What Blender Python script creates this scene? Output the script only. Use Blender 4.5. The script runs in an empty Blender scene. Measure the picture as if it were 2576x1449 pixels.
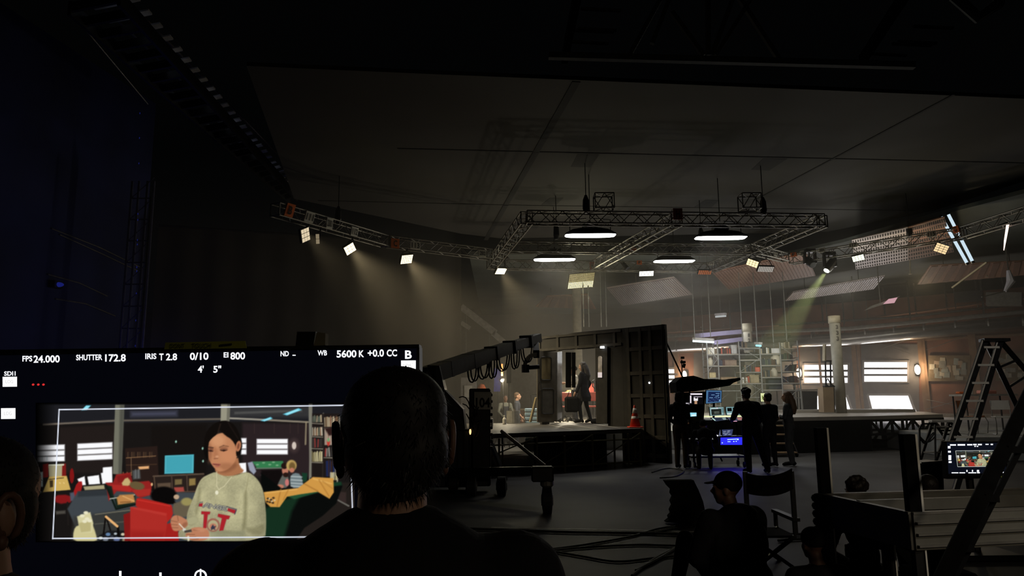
import bpy, bmesh, math, random
import numpy as np
from mathutils import Vector as V, Matrix

random.seed(7)
rng = np.random.default_rng(7)
SC = bpy.context.scene
COL = SC.collection

# ---------------------------------------------------------------- camera
F_PX, CU, CV = 1800.0, 1288.0, 724.5
PITCH, ROLL = math.radians(8.95), 0.0089
CAM = V((0, 0, 1.5))
_F = V((0, math.cos(PITCH), math.sin(PITCH)))
_R0 = V((1, 0, 0)); _U0 = _R0.cross(_F)
_R = (_R0 * math.cos(ROLL) - _U0 * math.sin(ROLL)).normalized()
_U = _R.cross(_F).normalized()
cam_d = bpy.data.cameras.new('camera'); cam = bpy.data.objects.new('camera', cam_d); COL.objects.link(cam)
cam_d.sensor_width = 36.0; cam_d.lens = 36.0 * F_PX / 2576.0; cam_d.clip_start = 0.05; cam_d.clip_end = 300
M = Matrix.Identity(4)
for i in range(3):
    M[i][0], M[i][1], M[i][2], M[i][3] = _R[i], _U[i], -_F[i], CAM[i]
cam.matrix_world = M
SC.camera = cam

# ---------------------------------------------------------------- world, exposure, haze
SC.view_settings.view_transform = 'Standard'; SC.view_settings.look = 'None'
SC.view_settings.exposure = 0.0; SC.view_settings.gamma = 1.0; SC.view_settings.use_curve_mapping = False
world = bpy.data.worlds.new('stage_dark'); SC.world = world; world.use_nodes = True
bg = world.node_tree.nodes['Background']; bg.inputs[0].default_value = (0.85, 0.95, 1.0, 1); bg.inputs[1].default_value = 0.0008
cy = SC.cycles
cy.max_bounces = 4; cy.diffuse_bounces = 2; cy.glossy_bounces = 2; cy.transmission_bounces = 2
cy.volume_bounces = 0; cy.transparent_max_bounces = 6; cy.use_denoising = True
cy.sample_clamp_indirect = 3.0; cy.use_light_tree = True; cy.caustics_reflective = False; cy.caustics_refractive = False


# unseen weak light behind the camera, added for the lit necks and cart front
_vl = bpy.data.lights.new('village_fill_light', 'AREA'); _vl.energy = 13.0; _vl.spread = math.radians(110); _vl.color = (1, .84, .62); _vl.shape = 'RECTANGLE'; _vl.size = .5; _vl.size_y = .3
_vo = bpy.data.objects.new('village_fill_light', _vl); COL.objects.link(_vo); _vo.location = (3.6, -1.2, 3.0)
_vo.rotation_euler = V((-1.1, 4.6, -2.1)).to_track_quat('-Z', 'Y').to_euler()
_wl = bpy.data.lights.new('stage_fill_light', 'SPOT'); _wl.energy = 420.0; _wl.color = (1, .93, .82); _wl.spot_size = math.radians(38); _wl.spot_blend = .7; _wl.shadow_soft_size = .15  # unseen spot added to brighten the front of the tall ladder
_wo = bpy.data.objects.new('stage_fill_light', _wl); COL.objects.link(_wo); _wo.location = (6.6, 3.5, 5.2)
_wo.rotation_euler = (V((8.6, 13.0, 1.6)) - V((6.6, 3.5, 5.2))).to_track_quat('-Z', 'Y').to_euler()
_cl = bpy.data.lights.new('cart_fill_light', 'SPOT'); _cl.energy = 120.0; _cl.color = (1, .92, .8); _cl.spot_size = math.radians(27); _cl.spot_blend = .5; _cl.shadow_soft_size = .1  # unseen narrow spot added to brighten the equipment cart alone
_co = bpy.data.objects.new('cart_fill_light', _cl); COL.objects.link(_co); _co.location = (5.2, 1.6, 3.2)
_co.rotation_euler = (V((2.9, 3.15, .92)) - V((5.2, 1.6, 3.2))).to_track_quat('-Z', 'Y').to_euler()

# ---------------------------------------------------------------- pixels to places
def ray(u, v):
    return (_F + _R * ((u - CU) / F_PX) + _U * ((CV - v) / F_PX))
def P(u, v, Y):
    r = ray(u, v); return CAM + r * (Y / r.y)
def G(u, v, z=0.0):
    r = ray(u, v); return CAM + r * ((z - CAM.z) / r.z)
WN = V((-5.0, -6.1, 0)).normalized(); WP = V((16.1, 38.0, 0)); WD = V((6.1, -5.0, 0)).normalized()
def W(u, v, off=0.0):
    r = ray(u, v); p0 = WP + WN * off
    return CAM + r * ((p0 - CAM).dot(WN) / r.dot(WN))


# ---------------------------------------------------------------- materials
_mats = {}
def mat(name, col, rough=0.7, metal=0.0, var=0.25, scale=6.0, bump=0.0, spec=0.4):
    if name in _mats: return _mats[name]
    m = bpy.data.materials.new(name); m.use_nodes = True; nt = m.node_tree
    b = nt.nodes['Principled BSDF']
    b.inputs['Roughness'].default_value = rough; b.inputs['Metallic'].default_value = metal
    b.inputs['Specular IOR Level'].default_value = spec
    tc = nt.nodes.new('ShaderNodeTexCoord')
    nz = nt.nodes.new('ShaderNodeTexNoise'); nz.inputs['Scale'].default_value = scale; nz.inputs['Detail'].default_value = 4
    rp = nt.nodes.new('ShaderNodeValToRGB')
    c = np.array(col)
    rp.color_ramp.elements[0].position = 0.3; rp.color_ramp.elements[1].position = 0.7
    rp.color_ramp.elements[0].color = (*(c * (1 - var)), 1); rp.color_ramp.elements[1].color = (*np.minimum(c * (1 + var), 1), 1)
    nt.links.new(tc.outputs['Object'], nz.inputs['Vector']); nt.links.new(nz.outputs['Fac'], rp.inputs['Fac'])
    nt.links.new(rp.outputs['Color'], b.inputs['Base Color'])
    if bump:
        bp = nt.nodes.new('ShaderNodeBump'); bp.inputs['Strength'].default_value = bump; bp.inputs['Distance'].default_value = 0.02
        nt.links.new(nz.outputs['Fac'], bp.inputs['Height']); nt.links.new(bp.outputs['Normal'], b.inputs['Normal'])
    _mats[name] = m
    return m
def emat(name, col, strength=1.0, sampled=False):
    if name in _mats: return _mats[name]
    m = bpy.data.materials.new(name); m.use_nodes = True; nt = m.node_tree
    nt.nodes.remove(nt.nodes['Principled BSDF'])
    e = nt.nodes.new('ShaderNodeEmission'); e.inputs[0].default_value = (*col, 1); e.inputs[1].default_value = strength
    nt.links.new(e.outputs[0], nt.nodes['Material Output'].inputs['Surface'])
    m.cycles.emission_sampling = 'FRONT_BACK' if sampled else 'NONE'
    _mats[name] = m
    return m
def stripes(name, c1, c2, scale, rough=0.5, dots=False):
    """Corrugated or perforated sheet, stripes along object axis given by UV-less generated wave."""
    m = mat(name, c1, rough, 0.3); nt = m.node_tree
    return m
def lin(r, g, b):
    f = lambda c: (c / 255 / 12.92) if c / 255 <= 0.04045 else ((c / 255 + 0.055) / 1.055) ** 2.4
    return (f(r), f(g), f(b))

BLACK = mat('black_cloth', (0.010, 0.010, 0.010), 0.95, var=0.3, scale=20, spec=0.05)
MATTE = mat('matte_black_paint', (0.005, 0.005, 0.005), 0.9, var=0.3, scale=12, spec=0.05)
BLACKM = mat('black_metal', (0.015, 0.015, 0.016), 0.45, 0.4, var=0.3, scale=12)
ALU = mat('aluminium', (0.42, 0.41, 0.38), 0.35, 0.75, var=0.15, scale=10)
ALUD = mat('dull_aluminium', (0.2, 0.19, 0.17), 0.5, 0.6, var=0.2, scale=10)
STEEL = mat('scaffold_steel', (0.24, 0.235, 0.21), 0.6, 0.1, var=0.2, scale=10)
RUBBER = mat('rubber', (0.012, 0.012, 0.012), 0.7, var=0.2)
PLY = mat('black_plywood', (0.019, 0.017, 0.014), 0.7, var=0.35, scale=3, bump=0.2)
BATTEN = mat('batten_wood', (0.045, 0.039, 0.03), 0.7, var=0.3, scale=5)
WOOD = mat('warm_wood', (0.3, 0.2, 0.11), 0.6, var=0.3, scale=5)
WHITE = mat('white_card', (0.7, 0.68, 0.62), 0.7, var=0.08)
PALE = mat('pale_grey_paint', (0.45, 0.43, 0.39), 0.7, var=0.15)
CREAM = mat('cream_paint', (0.52, 0.46, 0.33), 0.7, var=0.15)
ORANGE = mat('orange_card', (0.75, 0.16, 0.03), 0.7, var=0.08)
RED = mat('red_plastic', (0.6, 0.06, 0.03), 0.5, var=0.1)
INK = mat('ink', (0.02, 0.02, 0.02), 0.8, var=0.1)


# ---------------------------------------------------------------- mesh building
class MB:
    def __init__(s):
        s.v = []; s.f = []; s.m = []; s.mi = 0
    def add(s, vs, fs):
        b = len(s.v); s.v += [tuple(x) for x in vs]
        s.f += [tuple(b + i for i in f) for f in fs]; s.m += [s.mi] * len(fs); return s
    def box(s, c, size, rz=0.0, mtx=None, bev=0.0):
        hx, hy, hz = size[0] / 2, size[1] / 2, size[2] / 2; c = V(c)
        R = mtx.to_3x3() if mtx else Matrix.Rotation(rz, 3, 'Z')
        if bev > 0:
            bv = min(bev, hx * .9, hy * .9, hz * .9); vs = []
            for (ax, ay, az) in ((hx - bv, hy - bv, hz), (hx, hy - bv, hz - bv), (hx - bv, hy, hz - bv)):
                for sx in (-1, 1):
                    for sy in (-1, 1):
                        for sz in (-1, 1): vs.append(c + R @ V((sx * ax, sy * ay, sz * az)))
            bm = bmesh.new(); [bm.verts.new(x) for x in vs]; bmesh.ops.convex_hull(bm, input=bm.verts)
            bm.verts.index_update()
            s.add([x.co.copy() for x in bm.verts], [[x.index for x in f.verts] for f in bm.faces]); bm.free(); return s
        vs = [c + R @ V((sx * hx, sy * hy, sz * hz)) for sz in (-1, 1) for sy in (-1, 1) for sx in (-1, 1)]
        return s.add(vs, [(0, 2, 3, 1), (4, 5, 7, 6), (0, 1, 5, 4), (2, 6, 7, 3), (0, 4, 6, 2), (1, 3, 7, 5)])
    def bar(s, p0, p1, w, h, up=(0, 0, 1)):
        p0, p1 = V(p0), V(p1); d = (p1 - p0); L = d.length; d.normalize(); u = V(up)
        if abs(d.dot(u)) > 0.98: u = V((0, 1, 0))
        x = d.cross(u).normalized(); z = x.cross(d)
        vs = [q + x * a * w / 2 + z * b * h / 2 for q in (p0, p1) for a, b in ((-1, -1), (1, -1), (1, 1), (-1, 1))]
        return s.add(vs, [(3, 2, 1, 0), (4, 5, 6, 7), (0, 1, 5, 4), (1, 2, 6, 5), (2, 3, 7, 6), (3, 0, 4, 7)])
    def tube(s, pts, r, n=8, cap=True, closed=False):
        pts = [V(p) for p in pts]; N = len(pts); rs = r if isinstance(r, (list, tuple)) else [r] * N
        vs = []; fs = []; u = None
        for i, p in enumerate(pts):
            if closed: d = pts[(i + 1) % N] - pts[i - 1]
            else: d = pts[min(i + 1, N - 1)] - pts[max(i - 1, 0)]
            d.normalize()
            if u is None:
                u = V((0, 0, 1)) if abs(d.z) < .9 else V((1, 0, 0))
            x = d.cross(u).normalized(); u = x.cross(d).normalized()
            for k in range(n):
                a = 2 * math.pi * k / n; vs.append(p + (x * math.cos(a) + u * math.sin(a)) * rs[i])
        for i in range(N if closed else N - 1):
            j = (i + 1) % N
            for k in range(n):
                fs.append((i * n + k, i * n + (k + 1) % n, j * n + (k + 1) % n, j * n + k))
        if cap and not closed:
            fs.append(tuple(range(n - 1, -1, -1))); fs.append(tuple((N - 1) * n + k for k in range(n)))
        return s.add(vs, fs)
    def ell(s, c, r, mtx=None, nu=16, nv=10):
        c = V(c); r = (r, r, r) if not isinstance(r, (tuple, list, V)) else r
        R = mtx.to_3x3() if mtx else Matrix.Identity(3); vs = [c + R @ V((0, 0, -r[2]))]; fs = []
        for j in range(1, nv):
            t = -math.pi / 2 + math.pi * j / nv
            for i in range(nu):
                a = 2 * math.pi * i / nu
                vs.append(c + R @ V((r[0] * math.cos(t) * math.cos(a), r[1] * math.cos(t) * math.sin(a), r[2] * math.sin(t))))
        vs.append(c + R @ V((0, 0, r[2]))); top = len(vs) - 1
        for i in range(nu):
            fs.append((0, 1 + (i + 1) % nu, 1 + i)); b = 1 + (nv - 2) * nu; fs.append((top, b + i, b + (i + 1) % nu))
            for j in range(nv - 2):
                a0 = 1 + j * nu; a1 = a0 + nu; k = (i + 1) % nu
                fs.append((a0 + i, a0 + k, a1 + k, a1 + i))
        return s.add(vs, fs)
    def slab(s, pts, t, both=False):
        """polygon extruded by thickness t away from its normal (Newell)"""
        pts = [V(p) for p in pts]; n = V((0, 0, 0)); N = len(pts)
        for i in range(N):
            a, b = pts[i], pts[(i + 1) % N]
            n += V(((a.y - b.y) * (a.z + b.z), (a.z - b.z) * (a.x + b.x), (a.x - b.x) * (a.y + b.y)))
        n.normalize(); o0 = n * t / 2 if both else V((0, 0, 0)); o1 = o0 - n * t
        vs = [p + o0 for p in pts] + [p + o1 for p in pts]
        fs = [tuple(range(N)), tuple(range(2 * N - 1, N - 1, -1))] + [(i, N + i, N + (i + 1) % N, (i + 1) % N) for i in range(N)]
        return s.add(vs, fs)
    def lathe(s, c, prof, n=20, axis=None):
        """prof: (r, z) pairs"""
        c = V(c); vs = []; fs = []
        R = axis.to_3x3() if axis else Matrix.Identity(3)
        for r, z in prof:
            for k in range(n):
                a = 2 * math.pi * k / n; vs.append(c + R @ V((r * math.cos(a), r * math.sin(a), z)))
        for i in range(len(prof) - 1):
            for k in range(n):
                fs.append((i * n + k, i * n + (k + 1) % n, (i + 1) * n + (k + 1) % n, (i + 1) * n + k))
        fs.append(tuple(range(n - 1, -1, -1))); fs.append(tuple((len(prof) - 1) * n + k for k in range(n)))
        return s.add(vs, fs)
    def build(s, name, m, parent=None, smooth=False, local=False):
        me = bpy.data.meshes.new(name)
        off = V((0, 0, 0)) if (parent is None or local) else wloc(parent)
        me.from_pydata([V(x) - off for x in s.v], [], s.f)
        ms = m if isinstance(m, (list, tuple)) else [m]
        for x in ms: me.materials.append(x)
        if len(ms) > 1: me.polygons.foreach_set('material_index', s.m)
        if smooth: me.polygons.foreach_set('use_smooth', [True] * len(me.polygons))
        me.update()
        o = bpy.data.objects.new(name, me); COL.objects.link(o)
        if parent: o.parent = parent
        return o
def wloc(o):
    l = V((0, 0, 0))
    while o is not None:
        l = l + o.location; o = o.parent
    return l
def tag(o, label=None, cat=None, group=None, kind=None):
    if label: o['label'] = label
    if cat: o['category'] = cat
    if group: o['group'] = group
    if kind: o['kind'] = kind
    return o
def thing(name, label, cat, loc=(0, 0, 0), group=None, kind=None):
    o = bpy.data.objects.new(name, None); COL.objects.link(o); o.location = V(loc); o.empty_display_size = 0.1
    return tag(o, label, cat, group, kind)
def dup(o, parent=None):
    c = o.copy(); COL.objects.link(c)
    if parent: c.parent = parent
    for ch in list(o.children): dup(ch, c)
    return c
def struct(name, mb, m, parent=None, **k):
    o = mb.build(name, m, parent, **k)
    if parent is None: o['kind'] = 'structure'
    return o
def lamp(kind, name, parent, loc, power, col, aim=None, **k):
    """the light a lamp gives, kept under the lamp"""
    l = bpy.data.lights.new(name, kind); l.energy = power; l.color = col
    for a, b in k.items(): setattr(l, a, b)
    o = bpy.data.objects.new(name, l); COL.objects.link(o)
    o.location = V(loc) - (wloc(parent) if parent else V((0, 0, 0)))
    if aim is not None: o.rotation_euler = V(aim).to_track_quat('-Z', 'Y').to_euler()
    if parent: o.parent = parent
    return o

_tg = {}
def text_geo(sn, bold=0.02):
    if (sn, bold) in _tg: return _tg[(sn, bold)]
    c = bpy.data.curves.new('txt', 'FONT'); c.body = sn; c.size = 1.0; c.offset = bold; c.resolution_u = 3
    o = bpy.data.objects.new('txt', c); COL.objects.link(o)
    dg = bpy.context.evaluated_depsgraph_get(); dg.update()
    me = bpy.data.meshes.new_from_object(o.evaluated_get(dg))
    a = np.zeros(len(me.vertices) * 3); me.vertices.foreach_get('co', a); a = a.reshape(-1, 3)[:, :2]
    fs = [tuple(p.vertices) for p in me.polygons]
    bpy.data.objects.remove(o); bpy.data.curves.remove(c); bpy.data.meshes.remove(me)
    _tg[(sn, bold)] = (a, fs); return a, fs
def text_map(mb, sn, fn, bold=0.02, cap=0.73):
    """fn(x in 0..1 across the string, y in 0..1 = baseline to cap height) -> point"""
    a, fs = text_geo(sn, bold)
    x0, x1 = a[:, 0].min(), a[:, 0].max()
    mb.add([fn((x - x0) / max(x1 - x0, 1e-6), y / cap) for x, y in a], fs)
# ---------------------------------------------------------------- haze that fills the lit half of the stage
hm = bpy.data.materials.new('stage_haze'); hm.use_nodes = True
hm.node_tree.nodes.remove(hm.node_tree.nodes['Principled BSDF'])
vs_ = hm.node_tree.nodes.new('ShaderNodeVolumeScatter')
vs_.inputs['Color'].default_value = (0.97, 0.91, 0.79, 1); vs_.inputs['Density'].default_value = 0.0108; vs_.inputs['Anisotropy'].default_value = 0.25
hm.node_tree.links.new(vs_.outputs[0], hm.node_tree.nodes['Material Output'].inputs['Volume'])
hz = MB().box((5, 31.5, 3.75), (42, 25.0, 7.46)).build('haze', hm)
tag(hz, 'thin smoke haze hanging in the light over the film set', 'haze', kind='stuff')
hz2 = MB().box((-8.75, 17.5, 3.75), (14.5, 2.98, 7.46)).build('haze', hm)
tag(hz2, 'thin smoke haze under the truss over the dark curtain', 'haze', kind='stuff')

# ---------------------------------------------------------------- floor, ceiling, walls
FLOORM = mat('stage_floor', (0.065, 0.064, 0.063), 0.6, var=0.3, scale=0.6, bump=0.03, spec=0.12)
fl = struct('floor', MB().slab([(-24, -4, 0), (34, -4, 0), (34, 50, 0), (-24, 50, 0)], 0.2), FLOORM)
tape = MB()
for (a, b, w) in (((1236, 1327), (1760, 1338), .035), ((1960, 1343), (2085, 1345), .05)):
    p, q = G(*a), G(*b); tape.bar(p + V((0, 0, .002)), q + V((0, 0, .002)), w, .003)
tp = tape.build('floor_tape', mat('pale_tape', (.5, .5, .47), .6, var=.15)); tag(tp, kind='structure'); tp.name = 'trim_1'

CZ = 7.55
CEILM = mat('ceiling_silk', (0.045, 0.043, 0.039), 0.85, var=0.12, scale=0.5)
SEAM = mat('seam', (0.02, 0.02, 0.02), 0.9, var=.1)
cpx = [(620, 166), (1100, 187), (2390, 240), (2700, 254), (2700, 415), (2350, 530), (2080, 583), (1262, 600), (1160, 588), (740, 500)]
ce = struct('ceiling', MB().slab([G(u, v, CZ) for u, v in cpx][::-1], 0.08), CEILM)
sm = MB()
for pts, w in (([(1450, 206), (1222, 604)], .16), ([(2400, 238), (1897, 505)], .06), ([(1000, 374), (1500, 386), (2640, 412)], .05), ([(800, 505), (1330, 517), (2300, 530)], .06)):
    for a, b in zip(pts[:-1], pts[1:]):
        sm.bar(G(*a, CZ - .005), G(*b, CZ - .005), w, .012)
struct('ceiling_seam', sm, SEAM, ce)
for k, q in enumerate([[(1452, 389), (1508, 389), (1485, 421), (1436, 420)], [(1920, 399), (1980, 400), (1935, 429), (1890, 427)],
          [(1383, 498), (1417, 498), (1400, 515), (1362, 515)], [(1775, 503), (1808, 504), (1790, 522), (1745, 522)], [(1345, 556), (1366, 556), (1352, 574), (1326, 574)], [(1690, 556), (1713, 556), (1700, 574), (1672, 574)]]):
    struct('ceiling_slot', MB().slab([G(u, v, CZ - .004) for u, v in q][::-1], .01), SEAM, ce)

NAVY = mat('navy_wall', (0.014, 0.02, 0.085), 0.8, var=0.4, scale=0.4)
LA, LB_ = V((-15.0, 6.0, 0)), V((-12.55, 24.0, 0))
def LW(u, v, off=0.0):
    n = V((LB_.y - LA.y, -(LB_.x - LA.x), 0)).normalized(); r = ray(u, v); p0 = LA + n * off
    return CAM + r * ((p0 - CAM).dot(n) / r.dot(n))
struct('wall_left', MB().slab([LA, LB_, LB_ + V((0, 0, 12)), LA + V((0, 0, 12))], .2), NAVY)
DARKW = mat('dark_stage_wall', (0.10, 0.09, 0.075), 0.9, var=0.3, scale=0.3)
struct('wall_back', MB().slab([(-24, 46, 0), (12, 46, 0), (12, 46, 7.4), (-24, 46, 7.4)], .2), DARKW)

# the set: raised floor, tall brown wall with lit windows, sloping dark roof
SETFL = mat('set_floor', (0.30, 0.31, 0.30), 0.55, var=0.35, scale=1.2)
sfz = 0.55
a0 = G(2388, 1092, sfz)
sfp = [V((1.3, 22.3, sfz)), V((11.4, 22.3, sfz)), V((a0.x, 22.0, sfz)), V((a0.x - .4, 17.2, sfz)), V((20, 17.2, sfz)), V((27, 29.0, sfz)), V((9.6, 43.2, sfz)), V((1.3, 43.2, sfz))]
struct('floor_set', MB().slab(sfp, sfz - .01), SETFL)
IFZ = .835
struct('floor_doorway', MB().slab([V((1.2, 21.8, IFZ)), V((4.55, 21.8, IFZ)), V((4.55, 33, IFZ)), V((1.2, 33, IFZ))], .12), mat('doorway_floor', (.30, .27, .22), .6, var=.2, scale=2))
BROWN = mat('brown_panelling', (0.24, 0.105, 0.065), 0.75, var=0.35, scale=1.0)
GREYP = mat('grey_wall_panel', (0.17, 0.16, 0.155), 0.75, var=0.15, scale=2.0)
def WL(t, z, off=0.0):
    p = WP + WD * t + WN * off; return V((p.x, p.y, z))
def wt(u, v, off=0.0):
    return (W(u, v, off) - WP).dot(WD)
wr = MB().slab([WL(-9, .0), WL(14, .0), WL(14, 6.4), WL(-9, 6.4)], .15)
wall_r = struct('wall_right', wr, BROWN)
# grey panels round the windows, pilasters, cross bracing, ledge
gp = MB()
for (u0, u1, v0, v1) in ((2012, 2160, 872, 1040), (2166, 2312, 866, 1042), (1745, 2004, 880, 1040)):
    p = [W(u0, v1, .03), W(u1, v1, .03), W(u1, v0, .03), W(u0, v0, .03)]; gp.slab(p, .03)
struct('wall_panel', gp, GREYP, wall_r)
TRIMM = mat('tan_trim', (0.27, 0.16, 0.09), 0.65, var=0.2, scale=3)
tb = MB()
for (u, w) in ((2150, .22), (2161, .12), (2318, .22), (2327, .12), (1702, .3), (2062, .12), (2450, .3)):
    t = wt(u, 900); tb.slab([WL(t - w / 2, .6, .09), WL(t + w / 2, .6, .09), WL(t + w / 2, 4.9, .09), WL(t - w / 2, 4.9, .09)], .09)
tb.slab([WL(-9, 4.2, .07), WL(14, 4.2, .07), WL(14, 4.3, .07), WL(-9, 4.3, .07)], .07)
x = struct('trim_2', tb, TRIMM)
br = MB()
for a, b in (((2030, 888), (2130, 850)), ((2030, 852), (2140, 890)), ((2178, 852), (2290, 890)), ((2178, 892), (2292, 850)), ((2330, 880), (2430, 845)), ((2420, 1005), (2330, 1030)), ((2330, 1005), (2450, 1030))):
    br.tube([W(*a, .14), W(*b, .14)], .014, 5)
struct('trim_3', br, ALUD)
struct('baseboard_right', MB().slab([WL(1, sfz, .35), WL(14, sfz, .35), WL(14, sfz + .16, .35), WL(1, sfz + .16, .35)], .3), mat('pale_ledge', (.4, .33, .25), .6))

GLOW = emat('window_glow', (1.0, 0.97, 0.98), 2.4, sampled=True)
FRAMEM = mat('window_frame_grey', (0.33, 0.31, 0.31), 0.5, var=.1)
def louvre(n, u0, u1, v0, v1, slant=0):
    """window with three bright panes between dark slats; corners in photo pixels on the wall"""
    w = thing('window_%d' % n, None, None, W((u0 + u1) / 2, v1, .05)); w['kind'] = 'structure'
    f = MB(); e = 5
    q = lambda uu, vv, o=.08: W(uu, vv, o)
    for (a, b, c, d) in ((u0 - e, v0 - e, u1 + e, v0), (u0 - e, v1, u1 + e, v1 + 3), (u0 - e, v0 - e, u0, v1 + 3), (u1, v0 - e, u1 + e - 1, v1 + 3)):
        f.slab([q(a, d), q(c, d), q(c, b), q(a, b)], .1)
    f.build('window_frame', FRAMEM, w)
    for i in range(3):
        h = (v1 - v0) / 3; a = v0 + i * h + (2.2 if i else 0); b = v0 + (i + 1) * h - (2.2 if i < 2 else 0)
        MB().slab([q(u0, b, .06), q(u1, b, .06), q(u1, a, .06), q(u0, a, .06)], .03).build('pane', GLOW, w)
        if i: MB().slab([q(u0, a, .12), q(u1, a, .12), q(u1, a - 5.2, .12), q(u0, a - 5.2, .12)], .06).build('slat', mat('window_slat', (.06, .055, .055), .5), w)
    lamp('AREA', 'window_light', w, W((u0 + u1) / 2, (v0 + v1) / 2, .25), 45, (1, .96, .95), WN + V((0, 0, -.25)), shape='RECTANGLE', size=2.0, size_y=.9)
    return w
louvre(1, 2023, 2132, 918, 963); louvre(2, 2174, 2282, 911, 960); louvre(3, 1640, 1704, 929, 968)
def lower(n, quad):
    w = thing('window_%d' % n, None, None, W(quad[0][0], quad[0][1], .05)); w['kind'] = 'structure'
    MB().slab([W(u, v, .07) for u, v in quad], .04).build('pane', GLOW, w)
    cu = sum(p[0] for p in quad) / 4; cv = sum(p[1] for p in quad) / 4; f = MB()
    for i in range(4):
        a, b = quad[i], quad[(i + 1) % 4]; f.bar(W(*a, .1), W(*b, .1), .1, .1, up=WN)
    f.build('window_frame', FRAMEM, w); lamp('AREA', 'window_light', w, W(cu, 1015, .25), 50, (1, .96, .95), WN + V((0, 0, -.4)), shape='RECTANGLE', size=2.0, size_y=.8)
lower(4, [(2200, 1062), (2312, 1062), (2287, 993), (2183, 993)])
lower(5, [(2052, 1052), (2150, 1052), (2130, 994), (2051, 994)])

ROOFM = mat('set_roof', (0.105, 0.115, 0.10), 0.8, var=0.25, scale=0.5)
rz_ = 7.0
rf = [G(1180, 640, rz_), G(1985, 640, rz_), G(2120, 610, rz_), G(2350, 545, rz_), G(2640, 470, rz_), V((34, 34, rz_)), V((8, 47, rz_)), V((-2, 47, rz_))]
struct('ceiling_set', MB().slab(rf[::-1], .12), ROOFM)
# ---------------------------------------------------------------- trusses
GZ = 6.1
def truss(p0, p1, label, s=0.3, group='lighting trusses over the set', m=ALUD, r=.022, name='lighting_truss'):
    p0, p1 = V(p0), V(p1); t = thing(name, label, 'truss', (p0 + p1) / 2, group)
    d = (p1 - p0).normalized(); x = d.cross(V((0, 0, 1))).normalized(); z = x.cross(d); L = (p1 - p0).length
    h = s / 2; cs = [(-h, -h), (h, -h), (h, h), (-h, h)]
    for a, b in cs:
        MB().tube([p0 + x * a + z * b, p1 + x * a + z * b], r, 6).build('chord', m, t)
    l = MB(); n = max(2, int(L / s))
    for i in range(n):
        q0 = p0 + d * (L * i / n); q1 = p0 + d * (L * (i + 1) / n)
        for k in range(4):
            a, b = cs[k], cs[(k + 1) % 4]
            if i % 2: a, b = b, a
            l.tube([q0 + x * a[0] + z * a[1], q1 + x * b[0] + z * b[1]], r * .55, 5, cap=False)
    for q in (p0, p1):
        for k in range(4):
            a, b = cs[k], cs[(k + 1) % 4]; l.tube([q + x * a[0] + z * a[1], q + x * b[0] + z * b[1]], r * .8, 5)
    l.build('lattice', m, t)
    return t
g_nl, g_nr, g_fl, g_fr = G(1325, 548, GZ), G(2068, 556, GZ), G(1236, 666, GZ), G(1788, 674, GZ)
g_nm, g_fm = g_nl.lerp(g_nr, .5), g_fl.lerp(g_fr, .46)
g_ml, g_mr = g_nl.lerp(g_fl, .55), g_nr.lerp(g_fr, .55)
truss(g_nl, g_nr, 'long aluminium truss forming the near side of the hanging lighting grid')
truss(g_fl, g_fr, 'aluminium truss forming the far side of the lighting grid, above the LED panel')
truss(g_nl, g_fl, 'aluminium truss forming the left side of the hanging lighting grid')
truss(g_nr, g_fr, 'aluminium truss forming the right side of the hanging lighting grid')
truss(g_nm, g_fm, 'aluminium truss crossing the middle of the lighting grid front to back')
truss(g_ml, g_mr, 'aluminium truss crossing the lighting grid from side to side')
B0, B1, C1 = G(692, 527, GZ), G(968, 607, GZ), G(1232, 640, GZ)
truss(B0, B1, 'aluminium truss with orange B card, over the dark curtain')
truss(B1 + (C1 - B1).normalized() * .1, C1, 'aluminium truss with orange C card, joining the grid corner')
R0, R1, R2 = G(1990, 653, GZ), G(2420, 587, GZ), G(2640, 520, GZ)
truss(R0, R1, 'aluminium truss right of the grid carrying the moving heads')
truss(R1, R2, 'aluminium truss with orange G card at right edge, past the two LED tubes')
E0, E1 = G(1880, 625, GZ), G(1975, 648, GZ)
truss(E0, E1, 'short aluminium truss between the grid and the green-beam spotlight truss', s=.25)
# tower pieces that stick up from the near truss
for u, v, lb in ((1520, 508, 'small aluminium truss block on the near grid truss beside the chain hoist'), (1888, 522, 'small aluminium truss block on the near grid truss, right of centre')):
    c = G(u, 545, GZ) + V((0, 0, .38)); truss(c - V((.24, 0, 0)), c + V((.24, 0, 0)), lb, s=.38, r=.02, group='truss blocks on the grid')

def hoist(u, v, label):
    p = G(u, v, GZ); p.z = GZ + .12
    t = thing('chain_hoist', label, 'hoist', p, 'chain hoists over the grid')
    MB().tube([p + V((0, 0, .4)), V((p.x, p.y, CZ))], .012, 5).build('chain', BLACKM, t)
    MB().lathe(p, [(.05, .0), (.09, .12), (.08, .35), (.03, .48)], 10).build('motor', BLACKM, t)
hoist(1475, 548, 'black chain hoist holding the near grid truss, left one'); hoist(1922, 552, 'black chain hoist holding the near grid truss, right one')
hoist(1400, 612, 'black chain hoist above the middle cross truss, left one'); hoist(1765, 620, 'black chain hoist above the middle cross truss, right one')
hoist(850, 574, 'black chain hoist holding the truss over the curtain'); hoist(2290, 605, 'black chain hoist holding the right truss near the perforated panel')

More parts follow.
